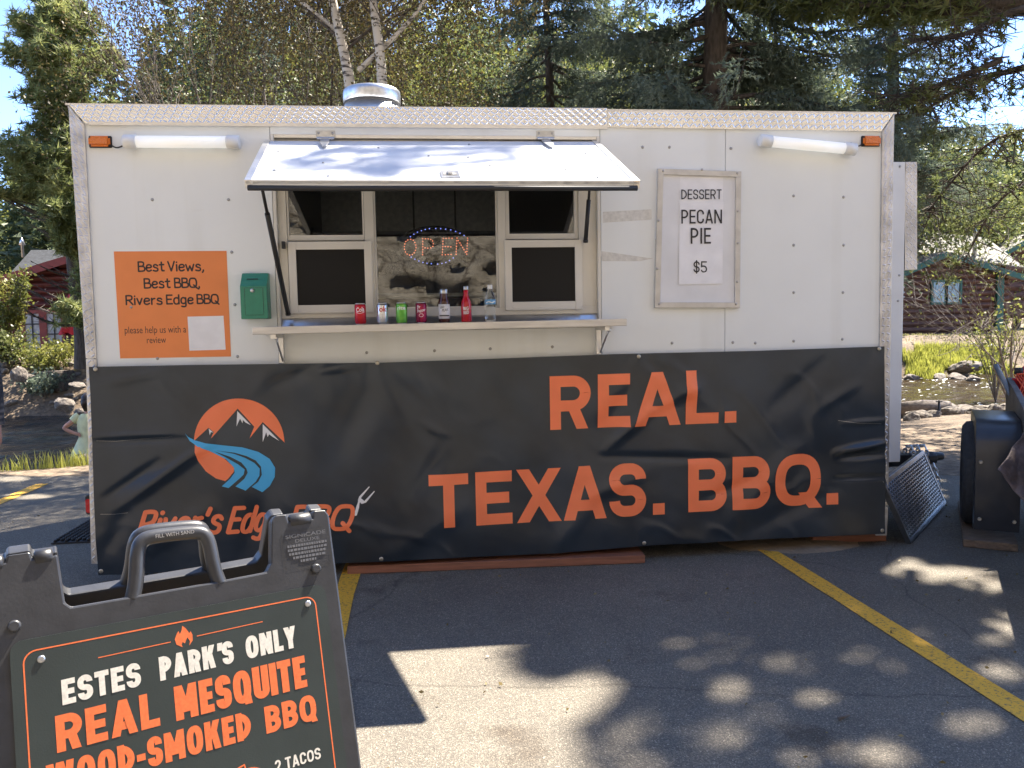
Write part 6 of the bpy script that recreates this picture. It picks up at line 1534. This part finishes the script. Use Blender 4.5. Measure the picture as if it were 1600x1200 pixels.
rock_px(100, 635, -.2, .27, 'broad dark boulder above the person in green', 'boulders on the far bank')
rock_px(122, 603, .35, .20, 'sunlit slab near the trailer on the far bank', 'boulders on the far bank', .4)
for k in range(90):
    x = rr.uniform(10.0, 13.8); y = float(near_edge(x))+rr.uniform(-3.0, .4); rock(x, y, rr.uniform(.07, .24), NEARL, 'stones of the near shore')
M_log = mat('driftwood', (.15,.125,.105), .9, vary=.3, scale=6, bump=.5, bscale=20, stretch=(1, 6, 6))
a, b = on(1398, 640, 1, 8.6), on(1482, 633, 1, 8.9); q = MB(); q.tube([a, (a+b)/2+np.array([0, 0, .03]), b], [.12, .11, .08], 10); tag(q.build('driftwood_log', M_log), 'grey driftwood log lying at the water beyond the drawbar', 'log')
a = on(1467, 633, 1, 8.0); q = MB(); q.tube([a+np.array([0, 0, -.7]), a+np.array([.01, 0, -.3]), a+np.array([.0, 0, .08])], [.022, .02, .018], 8); q.box(a[0]-.05, a[0]+.05, a[1]-.02, a[1]+.02, a[2]+.05, a[2]+.07); tag(q.build('iron_stake', M_black), 'thin dark iron stake standing in the near shore', 'stake')
st_ = on(88, 588, 1, 17.4); st = thing('tree_stump', 'sawn tree stump at the top of the far bank', 'stump', tuple(st_))
q = MB(); prof = [(.52, -.35), (.42, -.1), (.38, .08), (.36, .14)]; q.lathe(prof, 18, tuple(st_)); q.v = [(st_[0]+(p[0]-st_[0])*(1+.16*math.sin(5*math.atan2(p[1]-st_[1], p[0]-st_[0]))), st_[1]+(p[1]-st_[1])*(1+.16*math.sin(5*math.atan2(p[1]-st_[1], p[0]-st_[0]))), p[2]) for p in q.v]; at0(q.build('stump_bark', M_bark), st)
q = MB(); q.lathe([(.34, .141), (.0, .15)], 18, tuple(st_)); at0(q.build('sawn_face', M_log), st)
# broken water in the riffle, its white flakes also standing in for sun glints
n = 700; x = rng.uniform(9, 21, n); y = near_edge(x)+rng.uniform(.3, 7.5, n); k = fbm(np.stack([x*.8, y*1.6, 0*x], -1), 3, 61) > -.02; x, y = x[k], y[k]; n = len(x)
P = np.stack([x, y, np.full(n, WATER_Z+.05)], 1); D = np.stack([np.ones(n), rng.normal(size=n)*.3, rng.normal(size=n)*.12], 1); V, F = stamp(np.array([[-.5,-.09,0],[0,-.14,.05],[.5,-.06,0],[.45,.08,0],[0,.13,.04],[-.4,.1,0]]), np.array([[0,1,4,5],[1,2,3,4]]), P, D, rng.uniform(.03, .12, n), rng.normal(size=n)*.35)
tag(mesh_np('white_water_glints', V, F, mat('broken_water_glints', (.75,.75,.72), .25)), kind='stuff')
# small litter on the lot
Ml = leaf_mat('fallen_leaves', (.12,.08,.03), (.30,.24,.10), (.2,.15,.06), .2)
n = 900; x = rng.uniform(-1.5, 9, n); y = rng.uniform(-3.9, 2.2, n); P = np.stack([x, y, np.full(n, .012)], 1); V, F = stamp(LEAF[0], LEAF[1], P, np.stack([rng.normal(size=n), rng.normal(size=n), rng.normal(size=n)*.15], 1), rng.uniform(.008, .028, n)); V[:, 2] = np.maximum(V[:, 2], .006)
tag(mesh_np('leaf_litter', V, F, Ml), kind='stuff')
q = MB(); a = np.array([*gp(1310, 1128), .012]); b = np.array([*gp(1327, 1123), .016]); q.tube([a, b], [.007, .005], 6); tag(q.build('wood_chip', M_log), 'small pale chip of wood on the asphalt', 'wood chip')

# ---------------------------------------------------------------- rock face across the road, behind the viewer
def cliff_mat():
    m, nt, b = new_mat('cliff_rock'); L = nt.links.new; tc = nt.nodes.new('ShaderNodeTexCoord'); O = tc.outputs['Object']
    n = nt.nodes.new('ShaderNodeTexNoise'); n.inputs['Scale'].default_value = .9; n.inputs['Detail'].default_value = 14; n.inputs['Roughness'].default_value = .72; n.inputs['Distortion'].default_value = .8; L(O, n.inputs['Vector'])
    cr = nt.nodes.new('ShaderNodeValToRGB'); e = cr.color_ramp.elements; e[0].position = .33; e[0].color = (.17,.145,.11,1); e[1].position = .68; e[1].color = (.64,.565,.455,1); k = e.new(.5); k.color = (.43,.37,.285,1); L(n.outputs[0], cr.inputs[0])
    v = nt.nodes.new('ShaderNodeTexVoronoi'); v.feature = 'DISTANCE_TO_EDGE'; v.inputs['Scale'].default_value = 1.7
    mp = nt.nodes.new('ShaderNodeMixRGB'); mp.inputs[0].default_value = .35; L(O, mp.inputs[1]); L(n.outputs['Color'], mp.inputs[2]); L(mp.outputs[0], v.inputs['Vector'])
    c2 = nt.nodes.new('ShaderNodeValToRGB'); c2.color_ramp.elements[0].color = (.38,.35,.31,1); c2.color_ramp.elements[1].position = .05; c2.color_ramp.elements[1].color = (1,1,1,1); L(v.outputs[0], c2.inputs[0])
    mu = nt.nodes.new('ShaderNodeMixRGB'); mu.blend_type = 'MULTIPLY'; mu.inputs[0].default_value = 1; L(cr.outputs[0], mu.inputs[1]); L(c2.outputs[0], mu.inputs[2]); L(mu.outputs[0], b.inputs['Base Color'])
    n2 = nt.nodes.new('ShaderNodeTexNoise'); n2.inputs['Scale'].default_value = 2.2; n2.inputs['Detail'].default_value = 12; n2.inputs['Roughness'].default_value = .75; L(O, n2.inputs['Vector'])
    bp = nt.nodes.new('ShaderNodeBump'); bp.inputs['Strength'].default_value = 1; bp.inputs['Distance'].default_value = .5; L(n2.outputs[0], bp.inputs['Height']); L(bp.outputs[0], b.inputs['Normal']); b.inputs['Roughness'].default_value = .95; return m
M_cliff = cliff_mat()
cx_ = np.linspace(-34, 38, 420); ch = np.linspace(0, 1, 170)**1.5
XC, HC = np.meshgrid(cx_, ch)
Hh = 22+2.5*np.sin(XC*.21)+1.2*fbm(np.stack([XC*.25, 0*XC, 0*XC], -1), 3, 8)
Zc = HC*Hh-.1; Yc = -12.0-HC*11
Pn = np.stack([XC*.45, Zc*.75, 0*XC], -1)
bl = vnoise(np.stack([XC*.55+.3*fbm(Pn, 2, 2), Zc*.9, 0*XC], -1), 12); bl = np.round(bl*4)/4
b2 = vnoise(np.stack([XC*1.3+.5*Zc+fbm(Pn*3, 2, 5), Zc*2.1-.4*XC, 0*XC], -1), 14); b2 = np.round(b2*4)/4
rg = 1-np.abs(fbm(Pn*4, 4, 19))*2.2
Yc = Yc+.6*fbm(Pn, 5, 31)+.38*bl+.22*b2+.12*rg+.22*fbm(Pn*6, 4, 77)
V = np.stack([XC, Yc, Zc], -1).reshape(-1, 3); i = np.arange(169)[:, None]*420+np.arange(419)[None]
tag(mesh_np('rock_face', V, np.stack([i, i+1, i+421, i+420], -1).reshape(-1, 4), M_cliff, smooth=False), kind='structure')
V2 = []; 
top = V.reshape(170, 420, 3)[-1]; far = top+np.array([0, -60, 16]); q = MB(); q.add([tuple(p) for p in top]+[tuple(p) for p in far], [(k, k+1, 420+k+1, 420+k) for k in range(419)]); tag(q.build('hill', M_terr), kind='structure')

Vs = []; Fs = []; off = 0; r5 = np.random.default_rng(55)
for k in range(260):
    me = rock_meshes[k % 7]; co = np.array([v.co[:] for v in me.vertices]); fs = np.array([p.vertices[:] for p in me.polygons]); s_ = r5.uniform(.08, .28)*(1 if k % 9 else 2.0); x = r5.uniform(-20, 24); up_ = r5.uniform(0, 1)**2*.6
    a = r5.uniform(0, 6.28); c, n_ = math.cos(a), math.sin(a); co = co*np.array([s_*1.3, s_, s_*.8]); co = np.stack([co[:, 0]*c-co[:, 1]*n_, co[:, 0]*n_+co[:, 1]*c, co[:, 2]], 1)
    Vs.append(co+np.array([x, -11.6-up_*2.2+r5.uniform(-.4, .4), up_*4.2])); Fs.append(fs+off); off += len(co)
tag(mesh_np('rock_face', np.concatenate(Vs), np.concatenate(Fs), M_cliff), kind='structure')
# ---------------------------------------------------------------- cabins
M_redlog = mat('red_stained_logs', (.10,.02,.016), .65, vary=.25, scale=4, bump=.2, bscale=20, stretch=(1, 4, 4))
M_redtrim = mat('red_trim_paint', (.21,.028,.02), .55, vary=.12, scale=6)
M_brownlog = mat('brown_stained_logs', (.115,.052,.032), .7, vary=.3, scale=3, bump=.2, bscale=20, stretch=(1, 4, 4))
M_gtrim = mat('green_trim_paint', (.022,.095,.06), .55, vary=.1, scale=6)
M_shingle = mat('dark_shingles', (.03,.032,.035), .85, vary=.4, scale=10, bump=.4, bscale=40)
M_paleroof = mat('pale_weathered_roof', (.20,.19,.165), .85, vary=.2, scale=6, bump=.3, bscale=30)
M_pane = mat('dim_window_pane', (.03,.035,.04), .08, spec=.8)
M_curtain = mat('pale_curtain', (.42,.42,.42), .8, vary=.2, scale=8)
def cabin(name, label, y, xl, xr, zb, ze, xa, za, logm, trimm, roofm, depth, logh=.20, ov=.45):
    t = thing(name, label, 'cabin', ((xl+xr)/2, y, zb)); n = max(1, int(round((ze-zb)/logh))); lh = (za-zb)/max(1, int(round((za-zb)/logh)))
    z = zb
    while z < za-.05:
        z1 = z+lh
        def cut(zz):
            if zz <= ze: return xl, xr
            u = (zz-ze)/(za-ze); return xl+(xa-xl)*u, xr+(xa-xr)*u
        a0, a1 = cut(z+lh*.5)
        if a1-a0 > .15:
            q = MB(); k = 7; pr_ = [(-.10*math.sin(PI*i/k), z+lh*(.02+.96*i/k)) for i in range(k+1)]+[(.12, z1-.004), (.12, z+.004)]
            q.prism(pr_, lambda yy, zz, d: (d, y+yy, zz), a0, a1); at0(q.build('log', logm), t)
        z = z1
    q = MB(); q.box(xl+.01, xr-.01, y+depth-.1, y+depth, zb, ze); q.box(xl+.01, xl+.12, y+.125, y+depth-.11, zb, ze); q.box(xr-.12, xr-.01, y+.125, y+depth-.11, zb, ze); q.prism([(xl+.02, ze+.002), (xr-.02, ze+.002), (xa, za-.05)], lambda a, b, d: (a, d, b), y+depth-.1, y+depth); at0(q.build('side_walls', logm), t)
    for s, xe in ((-1, xl), (1, xr)):
        dx, dz = xe-xa, ze-za; L = math.hypot(dx, dz); ex, ez = xe+dx/L*ov, ze+dz/L*ov
        q = MB(); q.prism([(xa, za+.02), (ex, ez+.02), (ex, ez+.11), (xa, za+.11)], lambda a, b, d: (a, d, b), y-ov, y+depth+ov); rf = at0(q.build('roof', roofm), t)
        q = MB(); q.prism([(xa, za-.13), (ex, ez-.13), (ex, ez+.115), (xa, za+.115)], lambda a, b, d: (a, d, b), y-ov-.05, y-ov-.003); at0(q.build('barge_board', trimm), t)
    return t
def framed(t, name, x0, x1, z0, z1, y, trimm, panem, nx, nz, w=.09, curtain=False):
    q = MB(); q.box(x0-w, x0, y-.16, y-.02, z0-w, z1+w); q.box(x1, x1+w, y-.16, y-.02, z0-w, z1+w); q.box(x0, x1, y-.158, y-.02, z1, z1+w); q.box(x0, x1, y-.158, y-.02, z0-w, z0)
    f = at0(q.build(name, trimm), t)
    q = MB(); q.box(x0, x1, y-.125, y-.115, z0, z1); p = q.build('pane', panem); p.parent = f
    q = MB()
    for k in range(1, nx): xx = x0+(x1-x0)*k/nx; q.box(xx-.018, xx+.018, y-.15, y-.126, z0, z1)
    for k in range(1, nz): zz = z0+(z1-z0)*k/nz; q.box(x0, x1, y-.149, y-.127, zz-.018, zz+.018)
    if nx*nz > 1: b = q.build('glazing_bars', trimm if curtain is False else M_dark); b.parent = f
    return f
yL = 22.0
cl = cabin('red_cabin', 'red log cabin with dark shingle roof and glazed double doors', yL, on(15, 540, 1, yL)[0]-.3, on(150, 540, 1, yL)[0]+3.2, .56, 2.95, on(180, 400, 1, yL)[0], 4.05, M_redlog, M_redtrim, M_shingle, 6.0)
def cx(px, y): return on(px, 500, 1, y)[0]
def cz_(py, y, px=75): return on(px, py, 1, y)[1+1]
for a, b in ((42, 64.5), (76, 98.5)):
    framed(cl, 'door', cx(a, yL), cx(b, yL), .72, cz_(490, yL), yL, M_redtrim, M_curtain, 2, 4, .11, True)
q = MB(); q.box(cx(10, yL), cx(150, yL)+2, yL-1.5, yL-.2, .46, .56); at0(q.build('porch_deck', M_timber), cl)
y2 = 26.0
c2 = thing('cabin_dormer', 'small pale gabled roof rising behind the red cabin', 'cabin', (cx(45, y2), y2, 3))
xa_, xb_ = cx(10, y2), cx(85, y2); zt_, zm_, zl_2 = cz_(399, y2), cz_(412, y2), cz_(437, y2)
q = MB(); q.prism([(y2, zl_2), (y2+2.2, zm_+.7), (y2+2.2, zm_+.62), (y2, zl_2-.08)], lambda a, b, d: (d, a, b), xa_, xb_+1.5); at0(q.build('roof', M_shingle), c2)
q = MB(); q.prism([(y2+2.25, zm_+.2), (y2+3.4, zt_+.75), (y2+3.4, zt_+.65), (y2+2.25, zm_+.1)], lambda a, b, d: (d, a, b), xa_+1.2, xb_+1.0); at0(q.build('upper_roof', M_paleroof), c2)
q = MB(); q.box(xa_+.5, xb_+1.2, y2+.4, y2+3, 1, zl_2-.1); at0(q.build('wall', M_redlog), c2)
q = MB(); xv, zv = cx(30, y2+1), cz_(412, y2+1); q.lathe([(.05, -.2), (.05, .25), (.12, .26), (.01, .55)], 10, (xv, y2+1.6, zv+.5)); at0(q.build('roof_vent', M_steel), c2)
# closed red parasol on the porch
yP = 20.4; xp, zp = cx(111, yP), cz_(470, yP)
pu = thing('parasol', 'closed red parasol standing on the red cabin porch', 'parasol', (xp, yP, .5))
q = MB(); q.tube([(xp, yP, .45), (xp, yP, zp+.15)], .02, 8); at0(q.build('pole', M_timber), pu)
M_cloth = mat('red_parasol_cloth', (.42,.02,.04), .8, vary=.15, scale=8)
q = MB(); n = 22; rows = [(.02, 1.0), (.10, .82), (.15, .55), (.19, .25), (.30, .0), (.26, -.02)]; H_ = 1.15; z0_ = zp-.95
vs = []; 
for rad, h in rows:
    for k in range(n): a = 2*PI*k/n; rr_ = rad*(1+.32*math.cos(a*6)*(1-h)); vs.append((xp+rr_*math.cos(a), yP+rr_*math.sin(a), z0_+h*H_+.05*math.cos(a*3)*(1-h)))
q.add(vs, [(i*n+k, i*n+(k+1) % n, (i+1)*n+(k+1) % n, (i+1)*n+k) for i in range(len(rows)-1) for k in range(n)], True); at0(q.build('canopy', M_cloth), pu)
yB = 20.9; xb = cx(122, yB); gr = thing('grill', 'dark covered grill on the red cabin porch under the parasol', 'grill', (xb, yB, .5))
q = MB(); q.box(xb-.38, xb+.38, yB-.25, yB+.25, .95, 1.25, bev=.05); at0(q.build('lid', M_black), gr); q = MB(); q.box(xb-.36, xb+.36, yB-.24, yB+.24, .70, .945, bev=.02); at0(q.build('firebox', M_black), gr)
for sx in (-.3, .3):
    q = MB(); q.box(xb+sx-.03, xb+sx+.03, yB-.2, yB+.2, .47, .699); at0(q.build('leg', M_black), gr)
yR = 27.5
X_ = lambda px: on(px, 470, 1, yR)[0]; Z_ = lambda py, px=1480: on(px, py, 1, yR)[2]
cr_ = cabin('log_cabin', 'brown log cabin with green trim and a pale roof across the river', yR, X_(1392), X_(1575), Z_(528), Z_(432), X_(1468), Z_(398), M_brownlog, M_gtrim, M_paleroof, 7.0, .26)
framed(cr_, 'window', X_(1455), X_(1473.5), Z_(472), Z_(441), yR, M_gtrim, M_pane, 1, 1, .10)
framed(cr_, 'window', X_(1477.5), X_(1496), Z_(472), Z_(441), yR, M_gtrim, M_pane, 1, 1, .10)
q = MB(); q.box(X_(1560)-.2, X_(1560)+.1, yR-.2, yR-.02, Z_(525), Z_(428)); at0(q.build('corner_post', M_gtrim), cr_)
q = MB(); q.prism([(X_(1470), Z_(394)+.35), (X_(1640), Z_(425)+.2), (X_(1640), Z_(392)+.9), (X_(1500), Z_(385)+1.2)], lambda a, b, d: (a, yR+1.2+(b-Z_(425))*1.6, b+d), 0, .06); at0(q.build('side_roof', M_paleroof), cr_)
q = MB(); q.lathe([(.09, 0), (.09, 1.3), (.15, 1.32), (.02, 1.5)], 12, (X_(1582), yR+2.5, Z_(402))); at0(q.build('flue', M_steel), cr_)
y3 = 33.0; c3 = cabin('log_cabin', 'further green trimmed cabin showing only its gable above the log cabin roof', y3, on(1570, 380, 1, y3)[0], on(1680, 380, 1, y3)[0], 1.2, on(1590, 392, 1, y3)[2], on(1612, 368, 1, y3)[0], on(1612, 368, 1, y3)[2], M_brownlog, M_gtrim, M_paleroof, 6.0, .45)

# ---------------------------------------------------------------- people
M_skin = mat('skin', (.50,.27,.19), .5, vary=.10, scale=9); 
setin(M_skin.node_tree.nodes['Principled BSDF'], 'Subsurface Weight', .1)
def figure(name, root, J, E, parent, root_key='pelvis', m=M_skin):
    keys = list(J); idx = {k: i for i, k in enumerate(keys)}; me = bpy.data.meshes.new(name)
    me.from_pydata([tuple(J[k][0]) for k in keys], [(idx[a], idx[b]) for a, b in E], []); me.update()
    o = bpy.data.objects.new(name, me); link(o); me.materials.append(m)
    o.modifiers.new('skin', 'SKIN')
    for k in keys:
        v = me.skin_vertices[0].data[idx[k]]; rd = J[k][1]; v.radius = rd if isinstance(rd, tuple) else (rd, rd); v.use_root = (k == root_key)
    o.modifiers['skin'].use_smooth_shade = True
    s = o.modifiers.new('sub', 'SUBSURF'); s.levels = 2; s.render_levels = 2
    return localise(o, parent)
def loft(rings, n=20, cap=False):
    """rings: (centre, rx, ry) stacked -> smooth garment"""
    q = MB(); vs = []
    for c, rx, ry in rings:
        for k in range(n): a = 2*PI*k/n; vs.append((c[0]+rx*math.cos(a)*(1+.03*math.sin(a*7+c[2]*20)), c[1]+ry*math.sin(a)*(1+.03*math.cos(a*5+c[2]*17)), c[2]))
    m = len(rings); q.add(vs, [(i*n+k, i*n+(k+1) % n, (i+1)*n+(k+1) % n, (i+1)*n+k) for i in range(m-1) for k in range(n)], True); return q
def sleeve(pts, rs, n=14):
    q = MB(); q.tube(pts, rs, n, caps=False); return q
def head(c, r, facing, par, hairm, longh):
    f = np.array([math.sin(facing), math.cos(facing), 0]); s = np.array([f[1], -f[0], 0])
    bm = bmesh.new(); bmesh.ops.create_icosphere(bm, subdivisions=3, radius=r)
    for v in bm.verts:
        p = np.array(v.co); fw = p@f; sd = p@s; z = p[2]
        v.co = (f*fw*(1.08 if fw > 0 else 1.12)+s*sd*.86*(1-.18*max(0, -z/r))+np.array([0, 0, z*1.22])).tolist()
        if fw > r*.82 and abs(sd) < r*.16 and -.35*r < z < .12*r: v.co += Vector((f*r*.20*(1-abs(z+.1*r)/(.35*r)+.2)).tolist())
        if fw > r*.75 and .05*r < z < .3*r and .15*r < abs(sd) < .5*r: v.co -= Vector((f*r*.06).tolist())
    q = MB(); q.bm(bm, True, Matrix.Translation(tuple(c))); h = localise(q.build('head', M_skin), par)
    q = MB()
    for sg in (-1, 1): e = np.array(c)+s*sg*r*.34+f*r*.95+np.array([0, 0, r*.12]); q.lathe([(0, -.010), (.010, 0), (0, .010)], 8, tuple(e))
    x = q.build('eyes', M_ink); x.parent = h
    q = MB(); e = np.array(c)+f*r*.98+np.array([0, 0, -r*.55]); q.tube([e-s*r*.26-f*.008, e+f*.004, e+s*r*.26-f*.008], .006, 6); x = q.build('mouth', mat('lips', (.35,.12,.10), .5)); x.parent = h
    for sg in (-1, 1):
        q = MB(); e = np.array(c)+s*sg*r*.88; q.tube([e+np.array([0, 0, .03]), e+s*sg*.012, e+np.array([0, 0, -.03])], [.010, .016, .010], 8); x = q.build('ear', M_skin); x.parent = h
    bm = bmesh.new(); bmesh.ops.create_icosphere(bm, subdivisions=3, radius=r*1.12)
    dl = [v for v in bm.verts if (np.array(v.co)@f > r*.30 and v.co.z < r*.62) or v.co.z < (-1.2*r if longh else -.35*r)]
    bmesh.ops.delete(bm, geom=dl, context='VERTS')
    for v in bm.verts:
        p = np.array(v.co); k = 1+.05*float(vnoise(p*40, 3)); fw = p@f; sd = p@s; v.co = (f*fw*1.10*k+s*sd*.92*k+np.array([0, 0, p[2]*1.22*k])).tolist()
    q = MB(); q.bm(bm, True, Matrix.Translation(tuple(c))); hr = q.build('hair', hairm, fixn=False); hr.parent = h
    if longh:
        q = MB(); b = np.array(c)-f*r*.95; q.tube([b+np.array([0, 0, r*.4]), b-f*r*.2+np.array([0, 0, -r*.5]), b+np.array([0, 0, -r*1.7])], [r*.55, r*.6, r*.25], 10); x = q.build('hair_tail', hairm); x.parent = h
# seated person in the green dress, back turned, hand on hip
yW = 9.0; wx = on(138, 660, 1, yW)[0]; hz = on(138, 700, 1, yW)[2]; sz = on(138, 650, 1, yW)[2]
rock(wx, yW+.05, .55, 'flat boulder in the river under the seated person in green', 'rocks in the river', hz-.36, .55)
W_ = thing('person', 'person in a pale green dress seated by the water, hand on hip', 'person', (wx, yW, hz-.1))
v3 = lambda x, y, z: np.array([wx+x, yW+y, z])
J = {'pelvis': (v3(0, 0, hz+.0), (.15, .12)), 'waist': (v3(0, -.01, hz+.20), (.115, .09)), 'chest': (v3(0, 0, hz+.36), (.135, .10)), 'neckb': (v3(0, .01, sz+.02), .06), 'neck': (v3(0, .02, sz+.12), .048), 'skull': (v3(0, .03, sz+.18), .05),
     'shl': (v3(-.165, 0, sz-.02), .052), 'ell': (v3(-.36, -.09, sz-.185), .038), 'wrl': (v3(-.185, -.10, sz-.27), .028), 'hal': (v3(-.125, -.125, sz-.275), (.034, .020)), 
     'shr': (v3(.165, 0, sz-.02), .052), 'elr': (v3(.26, .05, sz-.27), .038), 'wrr': (v3(.20, .28, sz-.36), .028), 'har': (v3(.18, .36, sz-.37), (.034, .020)),
     'hil': (v3(-.10, .06, hz-.02), .085), 'knl': (v3(-.12, .46, hz-.02), .06), 'anl': (v3(-.12, .50, hz-.42), .036), 'tol': (v3(-.13, .66, hz-.46), .03),
     'hir': (v3(.10, .06, hz-.02), .085), 'knr': (v3(.12, .46, hz-.02), .06), 'anr': (v3(.12, .50, hz-.42), .036), 'tor': (v3(.13, .66, hz-.46), .03)}
E_ = [('pelvis', 'waist'), ('waist', 'chest'), ('chest', 'neckb'), ('neckb', 'neck'), ('neck', 'skull'), ('chest', 'shl'), ('shl', 'ell'), ('ell', 'wrl'), ('wrl', 'hal'), ('chest', 'shr'), ('shr', 'elr'), ('elr', 'wrr'), ('wrr', 'har'), ('pelvis', 'hil'), ('hil', 'knl'), ('knl', 'anl'), ('anl', 'tol'), ('pelvis', 'hir'), ('hir', 'knr'), ('knr', 'anr'), ('anr', 'tor')]
for sfx, w, d in (('l', J['hal'][0], np.array([.05, -.015, -.02])), ('r', J['har'][0], np.array([-.02, .06, -.01]))):
    for f in range(5):
        o = np.array([0, 0, (.024-.012*f)]) if sfx == 'l' else np.array([.024-.012*f, 0, 0]); L = (.7, .95, 1.05, .98, .8)[f]
        J[f'f{sfx}{f}a'] = (w+d*.5*L+o, .009); J[f'f{sfx}{f}b'] = (w+d*1.1*L+o*1.1+np.array([0, 0, -.012]), .0085); E_ += [('ha'+sfx, f'f{sfx}{f}a'), (f'f{sfx}{f}a', f'f{sfx}{f}b')]
figure('body', None, J, E_, W_)
M_dress = mat('pale_green_dress', (.62,.66,.40), .8, vary=.10, scale=9, bump=.1, bscale=30)
at0(loft([(v3(0, .12, hz-.20), .34, .40), (v3(0, .10, hz-.08), .31, .34), (v3(0, .03, hz+.06), .225, .20), (v3(0, -.01, hz+.19), .152, .125), (v3(0, 0, hz+.30), .165, .130), (v3(0, 0, sz-.08), .180, .125), (v3(0, .0, sz-.0), .165, .095), (v3(0, .01, sz+.045), .085, .075)], 24).build('dress', M_dress, fixn=False), W_)
for sg, sfx in ((-1, 'l'), (1, 'r')):
    a, b = J['sh'+sfx][0], J['el'+sfx][0]; at0(sleeve([a-(b-a)*.15, a+(b-a)*.05, a+(b-a)*.36], [.075, .078, .066]).build('sleeve', M_dress, fixn=False), W_)
head(v3(0, .035, sz+.255), .098, .1, W_, mat('dark_hair', (.02,.012,.008), .5), True)
# standing person almost wholly out of the frame: hand and plaid cuff show
hx, hy, hz2 = on(7, 678, 1, .2)[0], .2, on(7, 678, 1, .2)[2]
mx = hx-.285; Mn = thing('person', 'person in a dark plaid shirt at the picture edge, only a hand in view', 'person', (mx, hy, 0))
g3 = lambda x, y, z: np.array([mx+x, hy+y, z])
J = {'pelvis': (g3(0, 0, .98), (.15, .11)), 'waist': (g3(0, 0, 1.14), (.14, .10)), 'chest': (g3(0, .0, 1.34), (.16, .11)), 'neckb': (g3(0, 0, 1.50), .065), 'neck': (g3(0, -.01, 1.58), .055), 'skull': (g3(0, -.02, 1.66), .055)}
E_ = [('pelvis', 'waist'), ('waist', 'chest'), ('chest', 'neckb'), ('neckb', 'neck'), ('neck', 'skull')]
for sg, s in ((1, 'l'), (-1, 'r')):
    J['sh'+s] = (g3(sg*.19, 0, 1.45), .06); J['el'+s] = (g3(sg*.215, .03, 1.17), .046); J['wr'+s] = (g3(sg*.26, -.04, .95), .031); J['ha'+s] = (g3(sg*.265, -.055, .885), (.040, .022))
    J['hi'+s] = (g3(sg*.10, 0, .93), .095); J['kn'+s] = (g3(sg*.11, -.02, .50), .062); J['an'+s] = (g3(sg*.12, .02, .09), .04); J['to'+s] = (g3(sg*.13, -.14, .035), .036)
    E_ += [('chest', 'sh'+s), ('sh'+s, 'el'+s), ('el'+s, 'wr'+s), ('wr'+s, 'ha'+s), ('pelvis', 'hi'+s), ('hi'+s, 'kn'+s), ('kn'+s, 'an'+s), ('an'+s, 'to'+s)]
    w = J['ha'+s][0]
    for f in range(4):
        y_ = -.030+.021*f; L = (.88, 1.0, .95, .78)[f]
        J[f'f{s}{f}a'] = (w+np.array([sg*.006, y_, -.052*L]), .0105); J[f'f{s}{f}b'] = (w+np.array([-sg*.010, y_, -.088*L]), .0095); J[f'f{s}{f}c'] = (w+np.array([-sg*.034, y_, -.088*L]), .0085)
        E_ += [('ha'+s, f'f{s}{f}a'), (f'f{s}{f}a', f'f{s}{f}b'), (f'f{s}{f}b', f'f{s}{f}c')]
    J[f't{s}a'] = (w+np.array([0, -.052, -.008]), .0125); J[f't{s}b'] = (w+np.array([-sg*.016, -.064, -.045]), .0105); E_ += [('ha'+s, f't{s}a'), (f't{s}a', f't{s}b')]
figure('body', None, J, E_, Mn)
def plaid():
    m, nt, b = new_mat('dark_plaid_cloth'); L = nt.links.new; tc = nt.nodes.new('ShaderNodeTexCoord')
    out = None
    for ax, rot in (('X', 0), ('Z', 1)):
        w = nt.nodes.new('ShaderNodeTexWave'); w.bands_direction = ax; w.inputs['Scale'].default_value = 9; L(tc.outputs['Object'], w.inputs['Vector']); 
        if out is None: out = w.outputs[0]
        else:
            mx_ = nt.nodes.new('ShaderNodeMath'); mx_.operation = 'MULTIPLY'; L(out, mx_.inputs[0]); L(w.outputs[0], mx_.inputs[1]); out = mx_.outputs[0]
    cr = nt.nodes.new('ShaderNodeValToRGB'); cr.color_ramp.elements[0].color = (.02,.022,.03,1); cr.color_ramp.elements[1].color = (.14,.13,.13,1); L(out, cr.inputs[0]); L(cr.outputs[0], b.inputs['Base Color']); b.inputs['Roughness'].default_value = .85; return m
M_plaid = plaid(); M_jean = mat('dark_denim', (.03,.04,.07), .85, vary=.2, scale=30)
at0(loft([(g3(0, 0, .93), .185, .135), (g3(0, 0, 1.05), .175, .13), (g3(0, 0, 1.2), .18, .13), (g3(0, 0, 1.36), .205, .14), (g3(0, 0, 1.47), .19, .11), (g3(0, 0, 1.53), .085, .08)], 24).build('shirt', M_plaid, fixn=False), Mn)
for s in 'lr':
    P_ = [J[k+s][0] for k in ('sh', 'el', 'wr')]; at0(sleeve([P_[0]+np.array([0, 0, .03]), P_[0]*.7+P_[1]*.3, P_[1], P_[1]*.4+P_[2]*.6, P_[2]+np.array([0, 0, .022]), P_[2]], [.075, .072, .060, .052, .046, .046]).build('sleeve', M_plaid, fixn=False), Mn)
    P_ = [J[k+s][0] for k in ('hi', 'kn', 'an')]; at0(sleeve([P_[0]+np.array([0, 0, .08]), P_[0]*.6+P_[1]*.4, P_[1], P_[1]*.4+P_[2]*.6, P_[2]-np.array([0, 0, .03])], [.125, .105, .082, .07, .066]).build('trouser_leg', M_jean, fixn=False), Mn)
    q = MB(); a = J['an'+s][0]; q.box(a[0]-.048, a[0]+.048, a[1]-.23, a[1]+.06, .002, .085, bev=.03); at0(q.build('shoe', M_black), Mn)
head(g3(0, -.03, 1.72), .105, PI, Mn, mat('brown_hair', (.05,.03,.018), .5), False)
